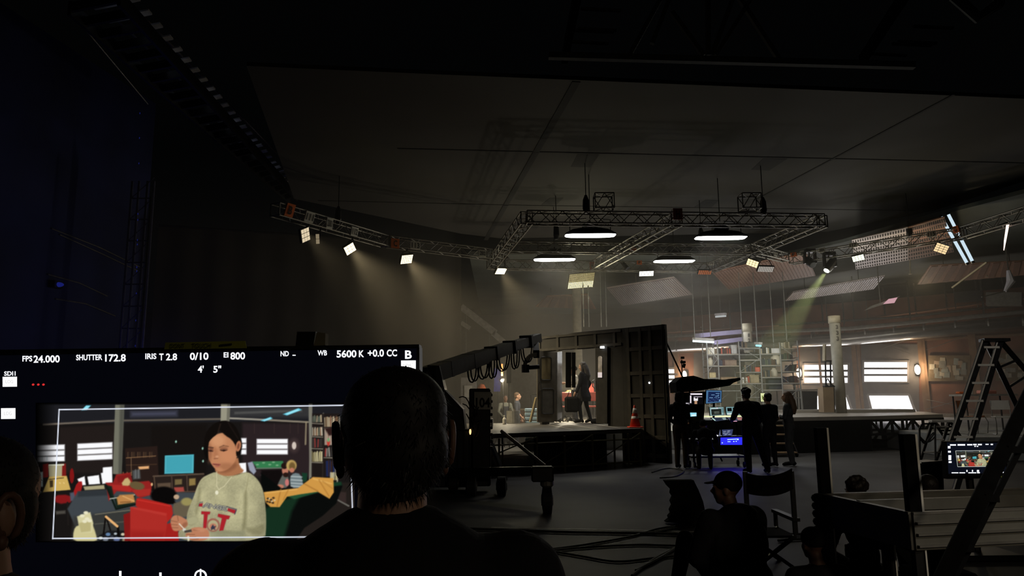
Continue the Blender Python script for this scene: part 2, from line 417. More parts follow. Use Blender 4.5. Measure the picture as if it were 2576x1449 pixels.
def on_truss(p0, p1, u):
    r = ray(u, 700); k = V((r.x, r.y, 0)).normalized(); n = V((-k.y, k.x, 0)); a, b = (V(p0) - CAM).dot(n), (V(p1) - CAM).dot(n)
    return V(p0).lerp(V(p1), max(0, min(1, a / (a - b))))
def sign(u, v, z, w, h, text, m, ink, tr_, label, lean=0.0, group='cards on the trusses', front=.17):
    d = (V(tr_[1]) - V(tr_[0])).normalized(); n = d.cross(V((0, 0, 1)))
    if n.y > 0: n = -n
    T = on_truss(tr_[0], tr_[1], u); c = T + n * .19; c.z = max(GZ - .16, min(GZ + .12, P(u, v, c.y).z))
    t = thing('truss_sign', label, 'sign', c, group)
    sk = d * lean
    q = lambda x, y, o=0: c + d * (x - .5) * w + (V((0, 0, 1)) + sk) * (y - .5) * h + n * o
    MB().slab([q(0, 0), q(1, 0), q(1, 1), q(0, 1)], .03).build('card', m, t)
    x0 = .28 if len(text) == 1 else .1
    tm = MB(); text_map(tm, text, lambda x, y: q(x0 + (1 - 2 * x0) * x, .18 + .64 * y, .012), .03); tm.build('lettering', ink, t)
    return t
dB, dC, dG, dR, dR2, dF, dM = (B0, B1), (B1, C1), (g_nl, g_nr), (R0, R1), (R1, R2), (g_fl, g_fr), (g_ml, g_mr)
sign(709, 529, GZ, .26, .34, 'B', ORANGE, INK, dB, 'orange card with letter B on the truss over the curtain', .3)
sign(760, 546, GZ, .3, .28, '111', WHITE, INK, dB, 'white card 111 next to the B card', .3)
sign(812, 562, GZ, .22, .28, '2001', WHITE, INK, dB, 'white card 2001 on the truss over the curtain', .1)
sign(876, 583, GZ, .26, .26, '112', WHITE, INK, dB, 'white card 112 just left of the C truss', .2)
sign(986, 612, GZ, .26, .28, 'C', ORANGE, INK, dC, 'orange card with letter C')
sign(1037, 617, GZ, .32, .24, '113', WHITE, INK, dC, 'white card 113 right of the C card')
sign(1206, 637, GZ, .26, .2, '2002', WHITE, INK, dC, 'white card on the C truss next to the grid corner')
DORNG = mat('faded_orange_card', (.3, .075, .05), .7, var=.1)
sign(1707, 538, GZ, .24, .3, 'H', DORNG, INK, dG, 'faded orange H card on the near side of the lighting grid', front=.18)
sign(1487, 668, GZ, .16, .26, 'H', DORNG, INK, dF, 'faded orange H card on the far side of the grid, above the LED panel', front=.18)
sign(1606, 656, GZ, .18, .14, 'F', ORANGE, INK, dF, 'small orange card under the cross of the grid', front=.3)
sign(1592, 626, GZ, .2, .08, '-', ORANGE, INK, dM, 'narrow orange strip where the grid trusses cross', front=.2)
sign(1785, 646, GZ, .22, .12, '119', WHITE, INK, dF, 'pale card 119 at the far right corner of the grid', front=.2)
sign(1942, 640, GZ, .2, .12, '116', WHITE, INK, (E0, E1), 'white card 116 left of the moving heads', front=.2)
sign(2007, 633, GZ, .2, .14, 'F', ORANGE, INK, dR, 'orange card with F at the left end of the moving head truss', -.2)
sign(2031, 634, GZ, .2, .16, '2003', WHITE, INK, dR, 'white card 2003 above the dark moving head', front=.2)
sign(2079, 624, GZ, .2, .15, '2004', WHITE, INK, dR, 'white card 2004 above the green-beam spotlight', front=.2)
sign(2159, 612, GZ, .24, .15, '117', WHITE, INK, dR, 'white card 117 over the pale green lamp', front=.2)
sign(2360, 588, GZ, .24, .18, '115', WHITE, INK, dR, 'white card 115 over the warm lamp beside the LED tubes', front=.2)
sign(2427, 577, GZ, .22, .2, 'G', ORANGE, INK, dR2, 'orange card with G right of the LED tubes', -.2, front=.2)

# ---------------------------------------------------------------- lamps
SOFT = emat('soft_panel_white', (1, 1, 1), 9.0)
def softbox(u, v, z, wx, wy, label, power):
    c = G(u, v, z); t = thing('softbox', label, 'softbox', c, 'softboxes in the lighting grid')
    prof = MB(); n = 24
    vs = []; fs = []
    rings = [(1.0, 0.0), (.97, -.015), (.8, -.028), (.45, -.036), (.0, -.038)]
    def sq(a):
        k = .38; ca, sa = math.cos(a), math.sin(a)
        return (math.copysign(abs(ca) ** k, ca), math.copysign(abs(sa) ** k, sa))
    for r, zz in rings[:-1]:
        for i in range(n):
            x, y = sq(2 * math.pi * i / n); vs.append(c + V((x * r * wx / 2, y * r * wy / 2, zz)))
    vs.append(c + V((0, 0, rings[-1][1])))
    for j in range(3):
        for i in range(n): fs.append((j * n + i, (j + 1) * n + i, (j + 1) * n + (i + 1) % n, j * n + (i + 1) % n))
    for i in range(n): fs.append((3 * n + i, 4 * n, 3 * n + (i + 1) % n))
    MB().add(vs, fs).build('diffuser', SOFT, t, smooth=True)
    s = MB(); a = []
    for k, (r, zz) in enumerate(((1.02, .0), (1.0, .04), (.72, .15), (.45, .19))):
        a += [c + V((x * r * wx / 2, y * r * wy / 2, zz)) for x, y in (sq(2 * math.pi * i / n) for i in range(n))]
    f2 = [(j * n + i, j * n + (i + 1) % n, (j + 1) * n + (i + 1) % n, (j + 1) * n + i) for j in range(3) for i in range(n)]
    f2.append(tuple(3 * n + i for i in range(n)))
    s.add(a, f2); s.build('skirt', BLACK, t)
    y = MB()
    y.box(c + V((0, 0, .26)), (.4, .3, .12))
    for sx in (-.5, .5): y.tube([c + V((sx * wx * .8, 0, .1)), c + V((sx * wx * .8, 0, .42)), c + V((sx * .2, 0, .46))], .015, 6)
    y.tube([c + V((0, 0, .4)), V((c.x, c.y, GZ + .0))], .02, 6); y.tube([c + V((0, 0, .45)), V((c.x, c.y + 0, CZ - .01))], .012, 5); y.build('yoke', BLACKM, t)
    lamp('AREA', 'softbox_light', t, c + V((0, 0, -.1)), power, (1, .97, .93), (0, 0, -1), shape='RECTANGLE', size=wx * .9, size_y=wy * .9, spread=math.radians(125))
SBZ = 5.85
softbox(1485, 592, SBZ, 1.36, .42, 'bright white softbox in the near left bay of the grid', 30)
softbox(1813, 598, SBZ, 1.40, .42, 'bright white softbox in the near right bay of the grid', 30)
softbox(1395, 653, SBZ, 1.30, .42, 'bright white softbox in the far left bay of the grid', 32)
softbox(1696, 657, SBZ, 1.30, .42, 'bright white softbox in the far right bay of the grid', 32)

def under(p0, p1, u, v):
    """point below the near lower chord of the truss p0-p1 where the photo shows (u, v)"""
    d = (V(p1) - V(p0)).normalized(); n = d.cross(V((0, 0, 1)))
    if n.y > 0: n = -n
    return P(u, v, (on_truss(p0, p1, u) + n * .15).y)
TRL = [(B0, B1), (B1, C1), (g_fl, g_fr), (E0, E1), (R0, R1), (R1, R2)]
def hang(c):
    best = None
    for a, b in TRL:
        d = (b - a).normalized(); n = d.cross(V((0, 0, 1))); n = -n if n.y > 0 else n; h = .125 if a is E0 else .15
        q = a + n * h; k = max(.02, min((b - a).length - .02, (V((c.x, c.y, a.z)) - q).dot(d))); p = q + d * k; e = (V((p.x, p.y, 0)) - V((c.x, c.y, 0))).length
        if best is None or e < best[0]: best = (e, V((p.x, p.y, GZ - h + .005)))
    return best[1]
def frame_for(nrm, roll=0.0):
    n = V(nrm).normalized(); x = V((0, 0, 1)).cross(n)
    if x.length < .01: x = V((1, 0, 0))
    x.normalize(); y = n.cross(x)
    c, s = math.cos(roll), math.sin(roll)
    return x * c + y * s, y * c - x * s, n
def panel_lamp(name, label, c, w, h, nrm, roll, col, strength, top, cells=(4, 3), beam=0, bcol=(1, .86, .6), size=60, aim=None, kind='SPOT', cat='stage light', group='panel lamps hung from the trusses', blend=1.0):
    """flat lamp of glowing cells in a black housing with a yoke and a hanging rod up to z=top"""
    c = V(c); x, y, n = frame_for(nrm, roll); t = thing(name, label, cat, c, group)
    q = lambda a, b, o: c + x * a * w / 2 + y * b * h / 2 + n * o
    MB().slab([q(-1.05, -1.05, 0), q(1.05, -1.05, 0), q(1.05, 1.05, 0), q(-1.05, 1.05, 0)], .07).build('housing', BLACKM, t)
    e = MB(); nx, ny = cells; gx, gy = .03, .04
    for i in range(nx):
        for j in range(ny):
            a0 = -1 + 2 * i / nx + gx; a1 = -1 + 2 * (i + 1) / nx - gx; b0 = -1 + 2 * j / ny + gy; b1 = -1 + 2 * (j + 1) / ny - gy
            e.add([q(a0, b0, .012), q(a1, b0, .012), q(a1, b1, .012), q(a0, b1, .012)], [(0, 1, 2, 3)])
    e.build('lit_face', emat('lit_%s_%d' % ('_'.join('%d' % (k * 100) for k in col), int(strength * 10)), col, strength), t)
    yk = MB(); hi = hang(c)
    for s in (-1, 1): yk.tube([q(s * 1.12, 0, -.04), q(s * 1.12, 0, -.04).lerp(hi, .55) - n * .05, c.lerp(hi, .75)], .014, 6)
    yk.tube([c.lerp(hi, .74), hi], .018, 6); yk.build('yoke', BLACKM, t)
    if beam:
        if kind == 'POINT': lamp('POINT', 'hung_panel_fill', t, c + V((0, 1.1, -.75)), beam, bcol, shadow_soft_size=.15)  # fill added off the lamp, behind the truss, to light the hung panels
        else: lamp('SPOT', 'lamp_beam', t, c + n * .05, beam, bcol, aim if aim is not None else n, spot_size=math.radians(size), spot_blend=blend, shadow_soft_size=.12)
    return t
WARM = (1.0, .83, .52)
zt = GZ - .145
d_set = V((.66, .12, -.75))
panel_lamp('panel_lamp', 'dimmer warm panel lamp seen edge-on under the 111 card', under(B0, B1, 768, 591), .3, .34, (.9, -.35, -.2), .5, (1, .82, .55), .75, zt, (3, 3), 260, WARM, 60, d_set)
c2 = under(B0, B1, 799, 601); panel_lamp('panel_lamp', 'thin sliver of a lamp seen from its side under the 2001 card', c2, .09, .26, (.3, -.9, -.3), .1, (1, .8, .5), .22, zt, (1, 2))
panel_lamp('panel_lamp', 'warm panel lamp under the 112 card, throwing a beam into the haze', under(B0, B1, 880, 626), .3, .27, (.62, -.6, -.5), .75, (1, .84, .52), 2.6, zt, (3, 3), 1200, WARM, 72, d_set)
panel_lamp('panel_lamp', 'warm panel lamp under the 113 card, throwing a beam into the haze', under(B1, C1, 1023, 652), .36, .3, (.5, -.55, -.66), .25, (1, .86, .52), 3, zt, (6, 5), 1300, WARM, 74, d_set)
panel_lamp('panel_lamp', 'warm panel lamp under the left corner of the grid', under(g_fl, g_fr, 1260, 682), .4, .26, (.45, -.5, -.75), .12, (1, .87, .55), 3.5, zt, (6, 4), 1000, WARM, 74, V((.5, .1, -.8)))
panel_lamp('panel_lamp', 'small white panel lamp right of the LED panel, under the far truss', under(g_fl, g_fr, 1626, 688), .5, .2, (.0, -.75, -.66), .03, (1, .97, .85), 4, zt, (8, 3), 350, (1, .93, .8), 90, V((0, .3, -.9)))
panel_lamp('panel_lamp', 'dim orange panel lamp at the far right corner of the grid', under(g_fl, g_fr, 1773, 685), .48, .17, (.1, -.75, -.66), .0, (.8, .25, .1), .35, zt, (7, 3))
panel_lamp('panel_lamp', 'warm tilted panel lamp beaming left, left of the grey grid lamp', under(E0, E1, 1893, 662), .34, .22, (-.5, -.75, -.55), -.5, (1, .78, .42), 1.6, zt, (4, 3), 420, WARM, 50, V((-.62, .25, -.72)))
panel_lamp('panel_lamp', 'greyish grid lamp with little glow beside the warm tilted lamp', under(E0, E1, 1926, 677), .5, .2, (.05, -.7, -.7), -.03, (1, .92, .82), .5, zt, (9, 5))
panel_lamp('panel_lamp', 'pale green panel lamp hanging before the perforated ceiling panel', under(R0, R1, 2159, 649), .34, .2, (-.3, -.7, -.65), .2, (.93, 1, .72), 2.0, zt, (4, 3), 60, (1, .97, .85), kind='POINT')
panel_lamp('panel_lamp', 'warm square panel lamp left of the two LED tubes', under(R0, R1, 2368, 625), .33, .27, (-.5, -.75, -.45), -.5, (1, .74, .4), 1.0, zt, (3, 4), 45, WARM, kind='POINT')
# big LED panel, lower rows driven harder
c = under(g_fl, g_fr, 1462, 706); lp = thing('led_dot_light', 'yellow LED dot panel hanging below the far truss', 'stage light', c)
x_, y_, n_ = frame_for((-.12, -.93, -.35), .05); w_, h_ = .90, .52
q = lambda a, b, o: c + x_ * (a * w_ / 2 + b * .06) + y_ * b * h_ / 2 + n_ * o
MB().slab([q(-1.03, -1.05, 0), q(1.03, -1.05, 0), q(1.03, 1.05, 0), q(-1.03, 1.05, 0)], .06).build('panel_body', mat('panel_back', (.06, .055, .03), .5), lp)
lo, hi = MB(), MB()
for j in range(14):
    for i in range(19):
        m_ = lo if j < 6 else hi; a = -.96 + 1.92 * (i + .5) / 19; b = -.96 + 1.92 * (j + .5) / 14
        dx, dy = .026, (.045 if j < 6 else .028); m_.add([q(a - dx, b - dy, .01), q(a + dx, b - dy, .01), q(a + dx, b + dy, .01), q(a - dx, b + dy, .01)], [(0, 1, 2, 3)])
lo.build('bright_leds', emat('led_bright', (1, .93, .5), 2.6), lp); hi.build('dim_leds', emat('led_dim', (1, .86, .36), .9), lp)
for s in (-.5, .5): MB().tube([c + x_ * s * .6 + V((0, .05, .2)), V((c.x + s * .55, c.y + .05, GZ - .15))], .012, 6).build('hanger', ALU, lp)
lamp('AREA', 'led_panel_light', lp, c + n_ * .1, 40, (1, .93, .62), n_, shape='RECTANGLE', size=w_, size_y=h_)

# moving heads
def moving_head(u, v, z, aim, label, lit):
    c = under(R0, R1, u, v); t = thing('moving_head', label, 'stage light', c, 'moving heads on the right truss'); a = V(aim).normalized()
    MB().box(c + V((0, 0, .38)), (.34, .28, .12), bev=.02).build('base', BLACKM, t)
    y = MB()
    for s in (-1, 1): y.bar(c + V((s * .17, 0, .32)), c + V((s * .17, 0, -.04)), .05, .16)
    y.tube([c + V((0, 0, .42)), hang(c)], .025, 6); y.build('yoke', BLACKM, t)
    R = a.to_track_quat('Z', 'Y').to_matrix().to_4x4()
    MB().lathe(c, [(.06, -.24), (.13, -.2), (.14, .05), (.11, .2), (.1, .21)], 14, R).build('head', BLACKM, t)
    if lit:
        MB().lathe(c, [(.09, .212), (.088, .235), (.05, .25)], 14, R).build('lens', emat('lens_glow', (.9, 1, .8), 9), t)
        lamp('SPOT', 'moving_head_beam', t, c + a * .28, 4200, (.80, 1, .42), a, spot_size=math.radians(21), spot_blend=.25, shadow_soft_size=.06)
moving_head(2088, 668, 5.55, (-.62, -.12, -.78), 'moving head spotlight throwing a green beam', True)
moving_head(2038, 660, 5.6, (.1, -.8, -.6), 'unlit black moving head left of the green-beam spotlight', False)
# two small dark spots hanging in the grid
for u, v, lb in ((1270, 645, 'small black lamp hanging inside the left corner of the grid'), (1572, 668, 'slim black lamp under the middle of the far truss')):
    c = under(g_fl, g_fr, u, v); t = thing('spot_lamp', lb, 'stage light', c, 'unlit small lamps on the grid')
    R = V((.4, -.3, -.6)).to_track_quat('Z', 'Y').to_matrix().to_4x4()
    MB().lathe(c, [(.04, -.2), (.07, -.18), (.075, .1), (.09, .16)], 12, R).build('barrel', BLACKM, t)
    MB().tube([c, hang(c)], .02, 6).build('clamp', BLACKM, t)
# twin LED tubes
TUBE = emat('tube_blue_white', (.62, .78, .88), 1.0)
for (a, b, lb) in (((2368, 546), (2432, 661), 'left one of two bluish LED tubes slanting past the right truss'), ((2386, 540), (2446, 657), 'right one of two bluish LED tubes slanting past the right truss')):
    p, q2 = P(*a, 20.6), P(*b, 20.4); t = thing('led_tube', lb, 'light tube', p, 'pair of LED tubes')
    d = (q2 - p).normalized(); MB().tube([p, q2], .045, 10).build('tube', TUBE, t)
    e = MB(); e.tube([p - d * .06, p], .05, 10); e.tube([q2, q2 + d * .06], .05, 10); e.build('end_cap', BLACKM, t)
    bk = MB(); bk.bar(p + V((.07, .08, .02)), q2 + V((.07, .08, .02)), .09, .03); bk.build('carrier', BLACKM, t)
c = under(R1, R2, 2536, 560); t = thing('practical_strip', 'thin bright strip lamp hanging from the truss near the right edge', 'stage light', c)
MB().tube([c, c + V((-.14, 0, -.5)), c + V((-.2, 0, -.75))], [.035, .025, .008], 8).build('strip', emat('strip_pink', (1, .72, .62), 2.2), t)
MB().tube([c, hang(c)], .03, 8).build('socket', BLACKM, t)

# pipes and cables that hang from the grid to the set
hp = [(1466, 690, 1469, 822, g_fl, g_fr), (1480, 690, 1482, 822, g_fl, g_fr), (1509, 675, 1513, 822, g_fl, g_fr), (1522, 676, 1526, 822, g_fl, g_fr), (1733, 610, 1748, 855, None, 0), (1775, 625, 1788, 855, None, 0), (1859, 655, 1868, 858, None, 0), (1898, 672, 1905, 866, None, 0), (1936, 680, 1946, 862, None, 0), (1972, 670, 1980, 860, None, 0)]
names = ['first of the four thin rods hanging behind the LED panel', 'second of the four thin rods hanging behind the LED panel', 'third of the four thin rods, right of the LED panel', 'fourth of the four thin rods, right of the LED panel',
         'hanging rod that ends at the left end of the white fluorescent tube', 'hanging rod that ends at the right end of the white fluorescent tube', 'pale hanging rod left of the beige column top', 'hanging rod right of the beige column', 'thin hanging rod above the middle of the book scaffold', 'thin hanging rod above the right end of the book scaffold']
for (a, b, c_, d_, T0, T1), nm in zip(hp, names):
    Y = under(T0, T1, a, b).y if T0 else 27.0; p, q2 = P(a, b, Y), P(c_, d_, Y); p.z = GZ - .145 if T0 else rz_ - .01; p.x = q2.x
    o = MB(); o.tube([p, q2], .016, 6); o.tube([p.lerp(q2, .5), p.lerp(q2, .52)], .024, 6)
    tag(o.build('hanging_rod', STEEL), 'grey ' + nm if 'pale' not in nm else nm, 'rod', 'rods hanging over the set')
# ---------------------------------------------------------------- things hung under the set roof
def corr(name, label, quad, z, m, n, mode, thick=.03, group='metal panels hung under the set roof', dz=(0, 0, 0, 0)):
    """hung sheet: quad in photo pixels on the plane z; mode 'rib' has raised ribs, 'perf' rows of dark holes"""
    p = [G(u, v, z + k) for (u, v), k in zip(quad, dz)]; c = sum(p, V((0, 0, 0))) / 4
    t = thing(name, label, 'panel', c, group)
    MB().slab(p, thick).build('sheet', m[0], t)
    L = lambda a, b: p[0].lerp(p[1], a).lerp(p[3].lerp(p[2], a), b)
    r = MB()
    for i in range(n):
        a = (i + .5) / n
        if mode == 'rib': r.bar(L(a, .03) - V((0, 0, .012)), L(a, .97) - V((0, 0, .012)), (p[1] - p[0]).length / n * .5, .03)
        else:
            k = max(3, int(n * .45))
            for j in range(k):
                b = (j + .5) / k; e, f = .28 / n, .3 / k
                r.add([L(a - e, b - f) - V((0, 0, .006)), L(a + e, b - f) - V((0, 0, .006)), L(a + e, b + f) - V((0, 0, .006)), L(a - e, b + f) - V((0, 0, .006))], [(0, 1, 2, 3)])
    r.build('rib' if mode == 'rib' else 'perforation', m[1], t)
    for a in (.2, .8): MB().tube([L(a, .5), V((L(a, .5).x, L(a, .5).y, rz_))], .015, 5).build('hanger', ALUD, t)
PINK = mat('pinkish_sheet', (.50, .42, .38), .5, .2, var=.1); PINKD = mat('pinkish_rib', (.30, .25, .23), .5, .2, var=.1)
RUST = mat('rust_sheet', (.30, .15, .09), .6, .1, var=.2); RUSTD = mat('rust_rib', (.20, .10, .06), .6, var=.2); HOLE = mat('hole_dark', (.04, .035, .03), .9)
corr('ceiling_panel', 'greyish ribbed metal panel hanging right of the big LED panel', [(1566, 769), (1741, 741), (1695, 697), (1526, 724)], 6.25, (PINK, PINKD), 34, 'rib')
corr('ceiling_panel', 'brown ribbed panel under the roof behind the tilted warm lamp', [(1832, 728), (2052, 694), (2026, 634), (1790, 684)], 6.3, (RUST, RUSTD), 30, 'rib')
corr('ceiling_panel', 'pale perforated panel behind the pale green lamp', [(2153, 678), (2284, 655), (2284, 572), (2143, 604)], 6.45, (PINK, HOLE), 22, 'perf')
corr('ceiling_panel', 'brown perforated panel between the pale perforated panel and the LED tubes', [(2285, 655), (2400, 634), (2376, 546), (2285, 572)], 6.45, (RUST, HOLE), 18, 'perf')
corr('ceiling_panel', 'pale pink ribbed panel below the green beam', [(1975, 757), (2198, 727), (2226, 693), (1995, 734)], 6.2, (PINK, PINKD), 40, 'rib')
corr('ceiling_panel', 'wide brown panel under the roof below the two LED tubes', [(2308, 716), (2600, 690), (2600, 655), (2340, 668)], 6.25, (RUST, RUSTD), 10, 'rib')
corr('ceiling_panel', 'dim brown panel left of the greyish ribbed panel', [(1346, 772), (1500, 778), (1478, 740), (1376, 745)], 6.3, (RUST, RUSTD), 6, 'rib')
# posts with a foot that hang under panels
for u, v0, v1, lb in ((2287, 552, 690, 'thin lit pole before the perforated panels'), (1599, 690, 735, 'short pole under the greyish ribbed panel'), (2142, 695, 724, 'short pole under the pale pink ribbed panel'), (2480, 672, 697, 'short pole under the wide brown panel')):
    Y = G(u, v1, 6.2).y - .15; tag(MB().tube([P(u, v0, Y), P(u + 3, v1, Y)], .02, 6).lathe(P(u + 3, v1, Y), [(.06, 0), (.06, .02)], 8).build('pole', CREAM), 'cream ' + lb, 'pole', 'poles under the set roof')
tag(MB().bar(P(2395, 724, 24), P(2482, 660, 23), .05, .05).build('roof_strut', CREAM), 'pale slanting strut under the wide brown panel', 'strut')
# duct, pipes and trays along the wall
def run(name, label, cat, pts, r, m, off, n=12, rings=0, group=None):
    q = [W(u, v, off) for u, v in pts]; t = thing(name, label, cat, q[0], group)
    MB().tube(q, r, n).build('pipe', m, t, smooth=True)
    if rings:
        k = MB()
        for i in range(rings):
            a = q[0].lerp(q[-1], (i + .5) / rings)
            d = (q[-1] - q[0]).normalized() * .03; k.tube([a - d, a + d], r * 1.04, n)
        k.build('joint_ring', ALU, t)
    for i in range(6):
        a = q[0].lerp(q[-1], (i + .3) / 6); MB().tube([a, V((a.x, a.y, rz_))], .02, 5).build('hanger', ALUD, t)
    return t
DUCT = mat('galvanised_duct', (.62, .6, .57), .27, .9, var=.15, scale=2)
run('air_duct', 'large silver air duct running along the wall above the windows', 'duct', [(1680, 872), (2140, 852), (2620, 806)], .33, DUCT, 1.1, 20, 14)
run('pipe', 'long thin pipe just above the silver duct', 'pipe', [(1680, 846), (2140, 826), (2620, 780)], .10, PALE, 1.6, 10, 0, 'pipes above the duct')
run('pipe', 'thinner upper pipe near the cable tray', 'pipe', [(1960, 818), (2300, 795), (2620, 758)], .06, ALUD, 1.3, 8, 0, 'pipes above the duct')
tr = thing('cable_tray', 'reddish cable tray high on the wall above the pipes', 'cable tray', W(2300, 780, .5))
b = MB(); q = [W(1680, 835, .5), W(2140, 806, .5), W(2620, 744, .5)]
for a, c in zip(q[:-1], q[1:]): b.bar(a, c, .5, .08)
b.build('tray', mat('tray_red', (.25, .13, .09), .6, var=.3, scale=3), tr)
for u in range(2070, 2600, 78): a = W(u, 800 - (u - 2100) * .1, .5); MB().bar(a - V((0, 0, .3)), V((a.x, a.y, rz_ - .02)), .06, .06).build('bracket', ALUD, tr)
for lb, q, m in (('grey galvanised duct box high at the right edge', ((2480, 735), (2570, 735), (2570, 768), (2480, 768)), ALUD), ('dark ceiling box left of the galvanised duct box', ((2400, 735), (2470, 730), (2470, 755), (2400, 760)), BLACKM)):
    p = [W(u, v, 2.6) for u, v in q][::-1]; tag(MB().slab(p, .5).build('duct_box', m), lb, 'duct')
t = thing('work_lamp', 'white bent shade lamp high at the right edge below the brown panel', 'lamp', P(2530, 715, 25)); c = P(2530, 715, 25)
MB().tube([c + V((.15, 0, .5)), c + V((.2, 0, .1)), c + V((-.05, 0, -.25))], [.06, .14, .05], 8).build('shade', mat('shade_white', (.75, .75, .85), .4, var=.05), t)
MB().tube([c + V((-.05, 0, -.25)), c + V((-.9, 0, -.45))], .02, 6).build('arm', ALU, t); MB().tube([c + V((.15, 0, .45)), V((c.x + .15, c.y, rz_ - .01))], .02, 6).build('hanger', ALUD, t)
# pinkish lamp trough
t = thing('lamp_trough', 'trough lamp with a pink glow above the duct', 'lamp', P(2235, 760, 27))
MB().slab([P(2172, 782, 27), P(2190, 770, 27), P(2262, 745, 27), P(2245, 758, 27)], .1).build('trough', PALE, t)
MB().tube([P(2215, 766, 27), V((P(2215, 766, 27).x, 27, rz_ - .01))], .02, 6).build('hanger', ALUD, t); MB().slab([P(2222, 765, 26.8), P(2250, 762, 26.8), P(2258, 748, 26.8), P(2236, 752, 26.8)], .02).build('tube', emat('pink_glow', (1, .55, .62), .6), t)
# fluorescent fittings
def fluo(a, b, Y, label, col, st, wood=False):
    p, q = P(*a, Y), P(*b, Y - .4); t = thing('fluorescent_light', label, 'light', p, 'fluorescent lights over the book scaffold')
    MB().bar(p + V((0, 0, .09)), q + V((0, 0, .09)), .14, .09).build('fitting', PALE, t); MB().tube([p.lerp(q, .5) + V((0, 0, .12)), V((p.lerp(q, .5).x, p.lerp(q, .5).y, rz_ - .01))], .008, 5).build('wire', ALUD, t)
    MB().tube([p, q], .035, 8).build('tube', emat('fluo_%d' % int(st * 100), col, st), t)
    lamp('POINT', 'book_fill_light', t, (p + q) / 2 - V((0, 1.5, .5)), st * 30, (.92, .95, 1), shadow_soft_size=.3)  # fill added ahead of the tube to light the books
fluo((1743, 858), (1796, 861), 27.2, 'white fluorescent light left of the beige column', (.75, .93, 1), 2.6)
fluo((1899, 869), (1914, 870), 27.2, 'short cyan fluorescent light right of the beige column', (.35, .8, 1), 1.4)
fluo((1800, 797), (1826, 795), 30.0, 'dim small fluorescent light high behind the hanging rods', (.85, .9, .9), .5)
for lb, a, b in (('purple lit beam just above the white fluorescent light', (1748, 845), (1868, 834)), ('purple lit beam right of the white fluorescent light', (1796, 862), (1870, 853))):
    tag(MB().bar(P(*a, 29.5), P(*b, 29.5), .15, .17).build('roof_beam', mat('purple_lit_beam', (.40, .37, .48), .6, var=.1)), 'pale ' + lb, 'beam', 'pale lilac beams')  # purple of the light is partly put into the beam colour
lamp('SPOT', 'beam_uplight', None, P(1800, 905, 28.6), 55, (.75, .68, 1), P(1810, 845, 29.5) - P(1800, 905, 28.6), spot_size=1.3, spot_blend=.5)
# wall lamps
for u, v, lb in ((2308, 930, 'oval glowing wall lamp right of the windows'), (1722, 943, 'oval glowing wall lamp near the dark set box'), (2010, 938, 'wall lamp glimpsed at the right end of the book scaffold')):
    p = W(u, v, .2); t = thing('wall_lamp', lb, 'lamp', p, 'oval wall lamps')
    MB().ell(p, (.13, .13, .24)).build('globe', emat('bulkhead', (1, .84, .62), 4.5), t, smooth=True)
    MB().slab([p - WD * .14 - V((0, 0, .26)) - WN * .12, p + WD * .14 - V((0, 0, .26)) - WN * .12, p + WD * .14 + V((0, 0, .26)) - WN * .12, p - WD * .14 + V((0, 0, .26)) - WN * .12], .06).build('back_plate', BLACKM, t)
    lamp('POINT', 'wall_lamp_light', t, p + WN * .3, 55, (1, .72, .45), shadow_soft_size=.12)
# notice boards
PAPERS = [mat('paper_%d' % i, c, .8, var=.06) for i, c in enumerate([(.5, .46, .36), (.36, .34, .28), (.27, .27, .23), (.45, .34, .24), (.32, .36, .33)])]
for n, (u0, v0, u1, v1, lb) in enumerate(((2335, 894, 2441, 959, 'notice board covered with papers, left of the tall ladder'), (2505, 888, 2600, 958, 'second notice board, seen through the tall ladder'))):
    t = thing('notice_board', lb, 'notice board', W((u0 + u1) / 2, v1, .1), 'notice boards on the brown wall')
    MB().slab([W(u0, v1, .1), W(u1, v1, .1), W(u1, v0, .1), W(u0, v0, .1)], .05).build('board', mat('cork', (.19, .14, .08), .8, var=.2), t)
    rr = random.Random(n + 3)
    for k in range(26):
        w, h = rr.uniform(8, 18), rr.uniform(8, 18); a = rr.uniform(u0 + 2, u1 - w - 2); b = rr.uniform(v0 + 2, v1 - h - 2); s = rr.uniform(-1.5, 1.5); o = .104 + k * .0006
        MB().slab([W(a, b + h, o), W(a + w, b + h + s, o), W(a + w + s, b + s, o), W(a + s, b, o)], .004).build('paper', PAPERS[rr.randrange(5)], t)
# columns
def column(n, label, u0, v0, u1, v1, Y, r, cap, m, letters):
    p1, p0 = P(u1, v1, Y), P(u0, v0, Y); p0.x = p1.x; t = thing('column', label, 'column', p1, 'round columns in the set')
    MB().tube([p1, p0], r, 20).build('shaft', m, t, smooth=True)
    c = MB(); c.tube([p0 - V((0, 0, cap)), p0], r * 1.12, 20); c.build('collar', CREAM, t, smooth=True)
    tm = MB()
    for i, ch in enumerate(letters):
        zb = p0.z - cap - .22 - i * .2
        text_map(tm, ch, lambda x, y, zb=zb: V((p1.x - r * .28 + x * r * .5, p1.y - r * 1.0 + .0 - .012 + (x * .5 - .28) ** 2 * r, zb + y * .14)), .03)
    tm.build('lettering', mat('letter_grey', (.16, .15, .13), .8), t)
column(1, 'beige round column rising through the book scaffold', 1884, 814, 1892, 1033, 28.5, .17, .33, mat('column_beige', (.72, .66, .52), .6, var=.08), '823')
column(2, 'grey-beige round column in front of the lit windows', 2105, 795, 2117, 1039, 25.0, .18, .25, mat('column_grey', (.42, .40, .33), .55, var=.12), '333')
p = P(1454, 1010, 33); tag(MB().tube([V((p.x, p.y - .5, IFZ)), V((p.x, p.y - .5, rz_ - .01))], .2, 16).build('column', CREAM, smooth=True), 'pale round column seen through the doorway of the dark set box', 'column')

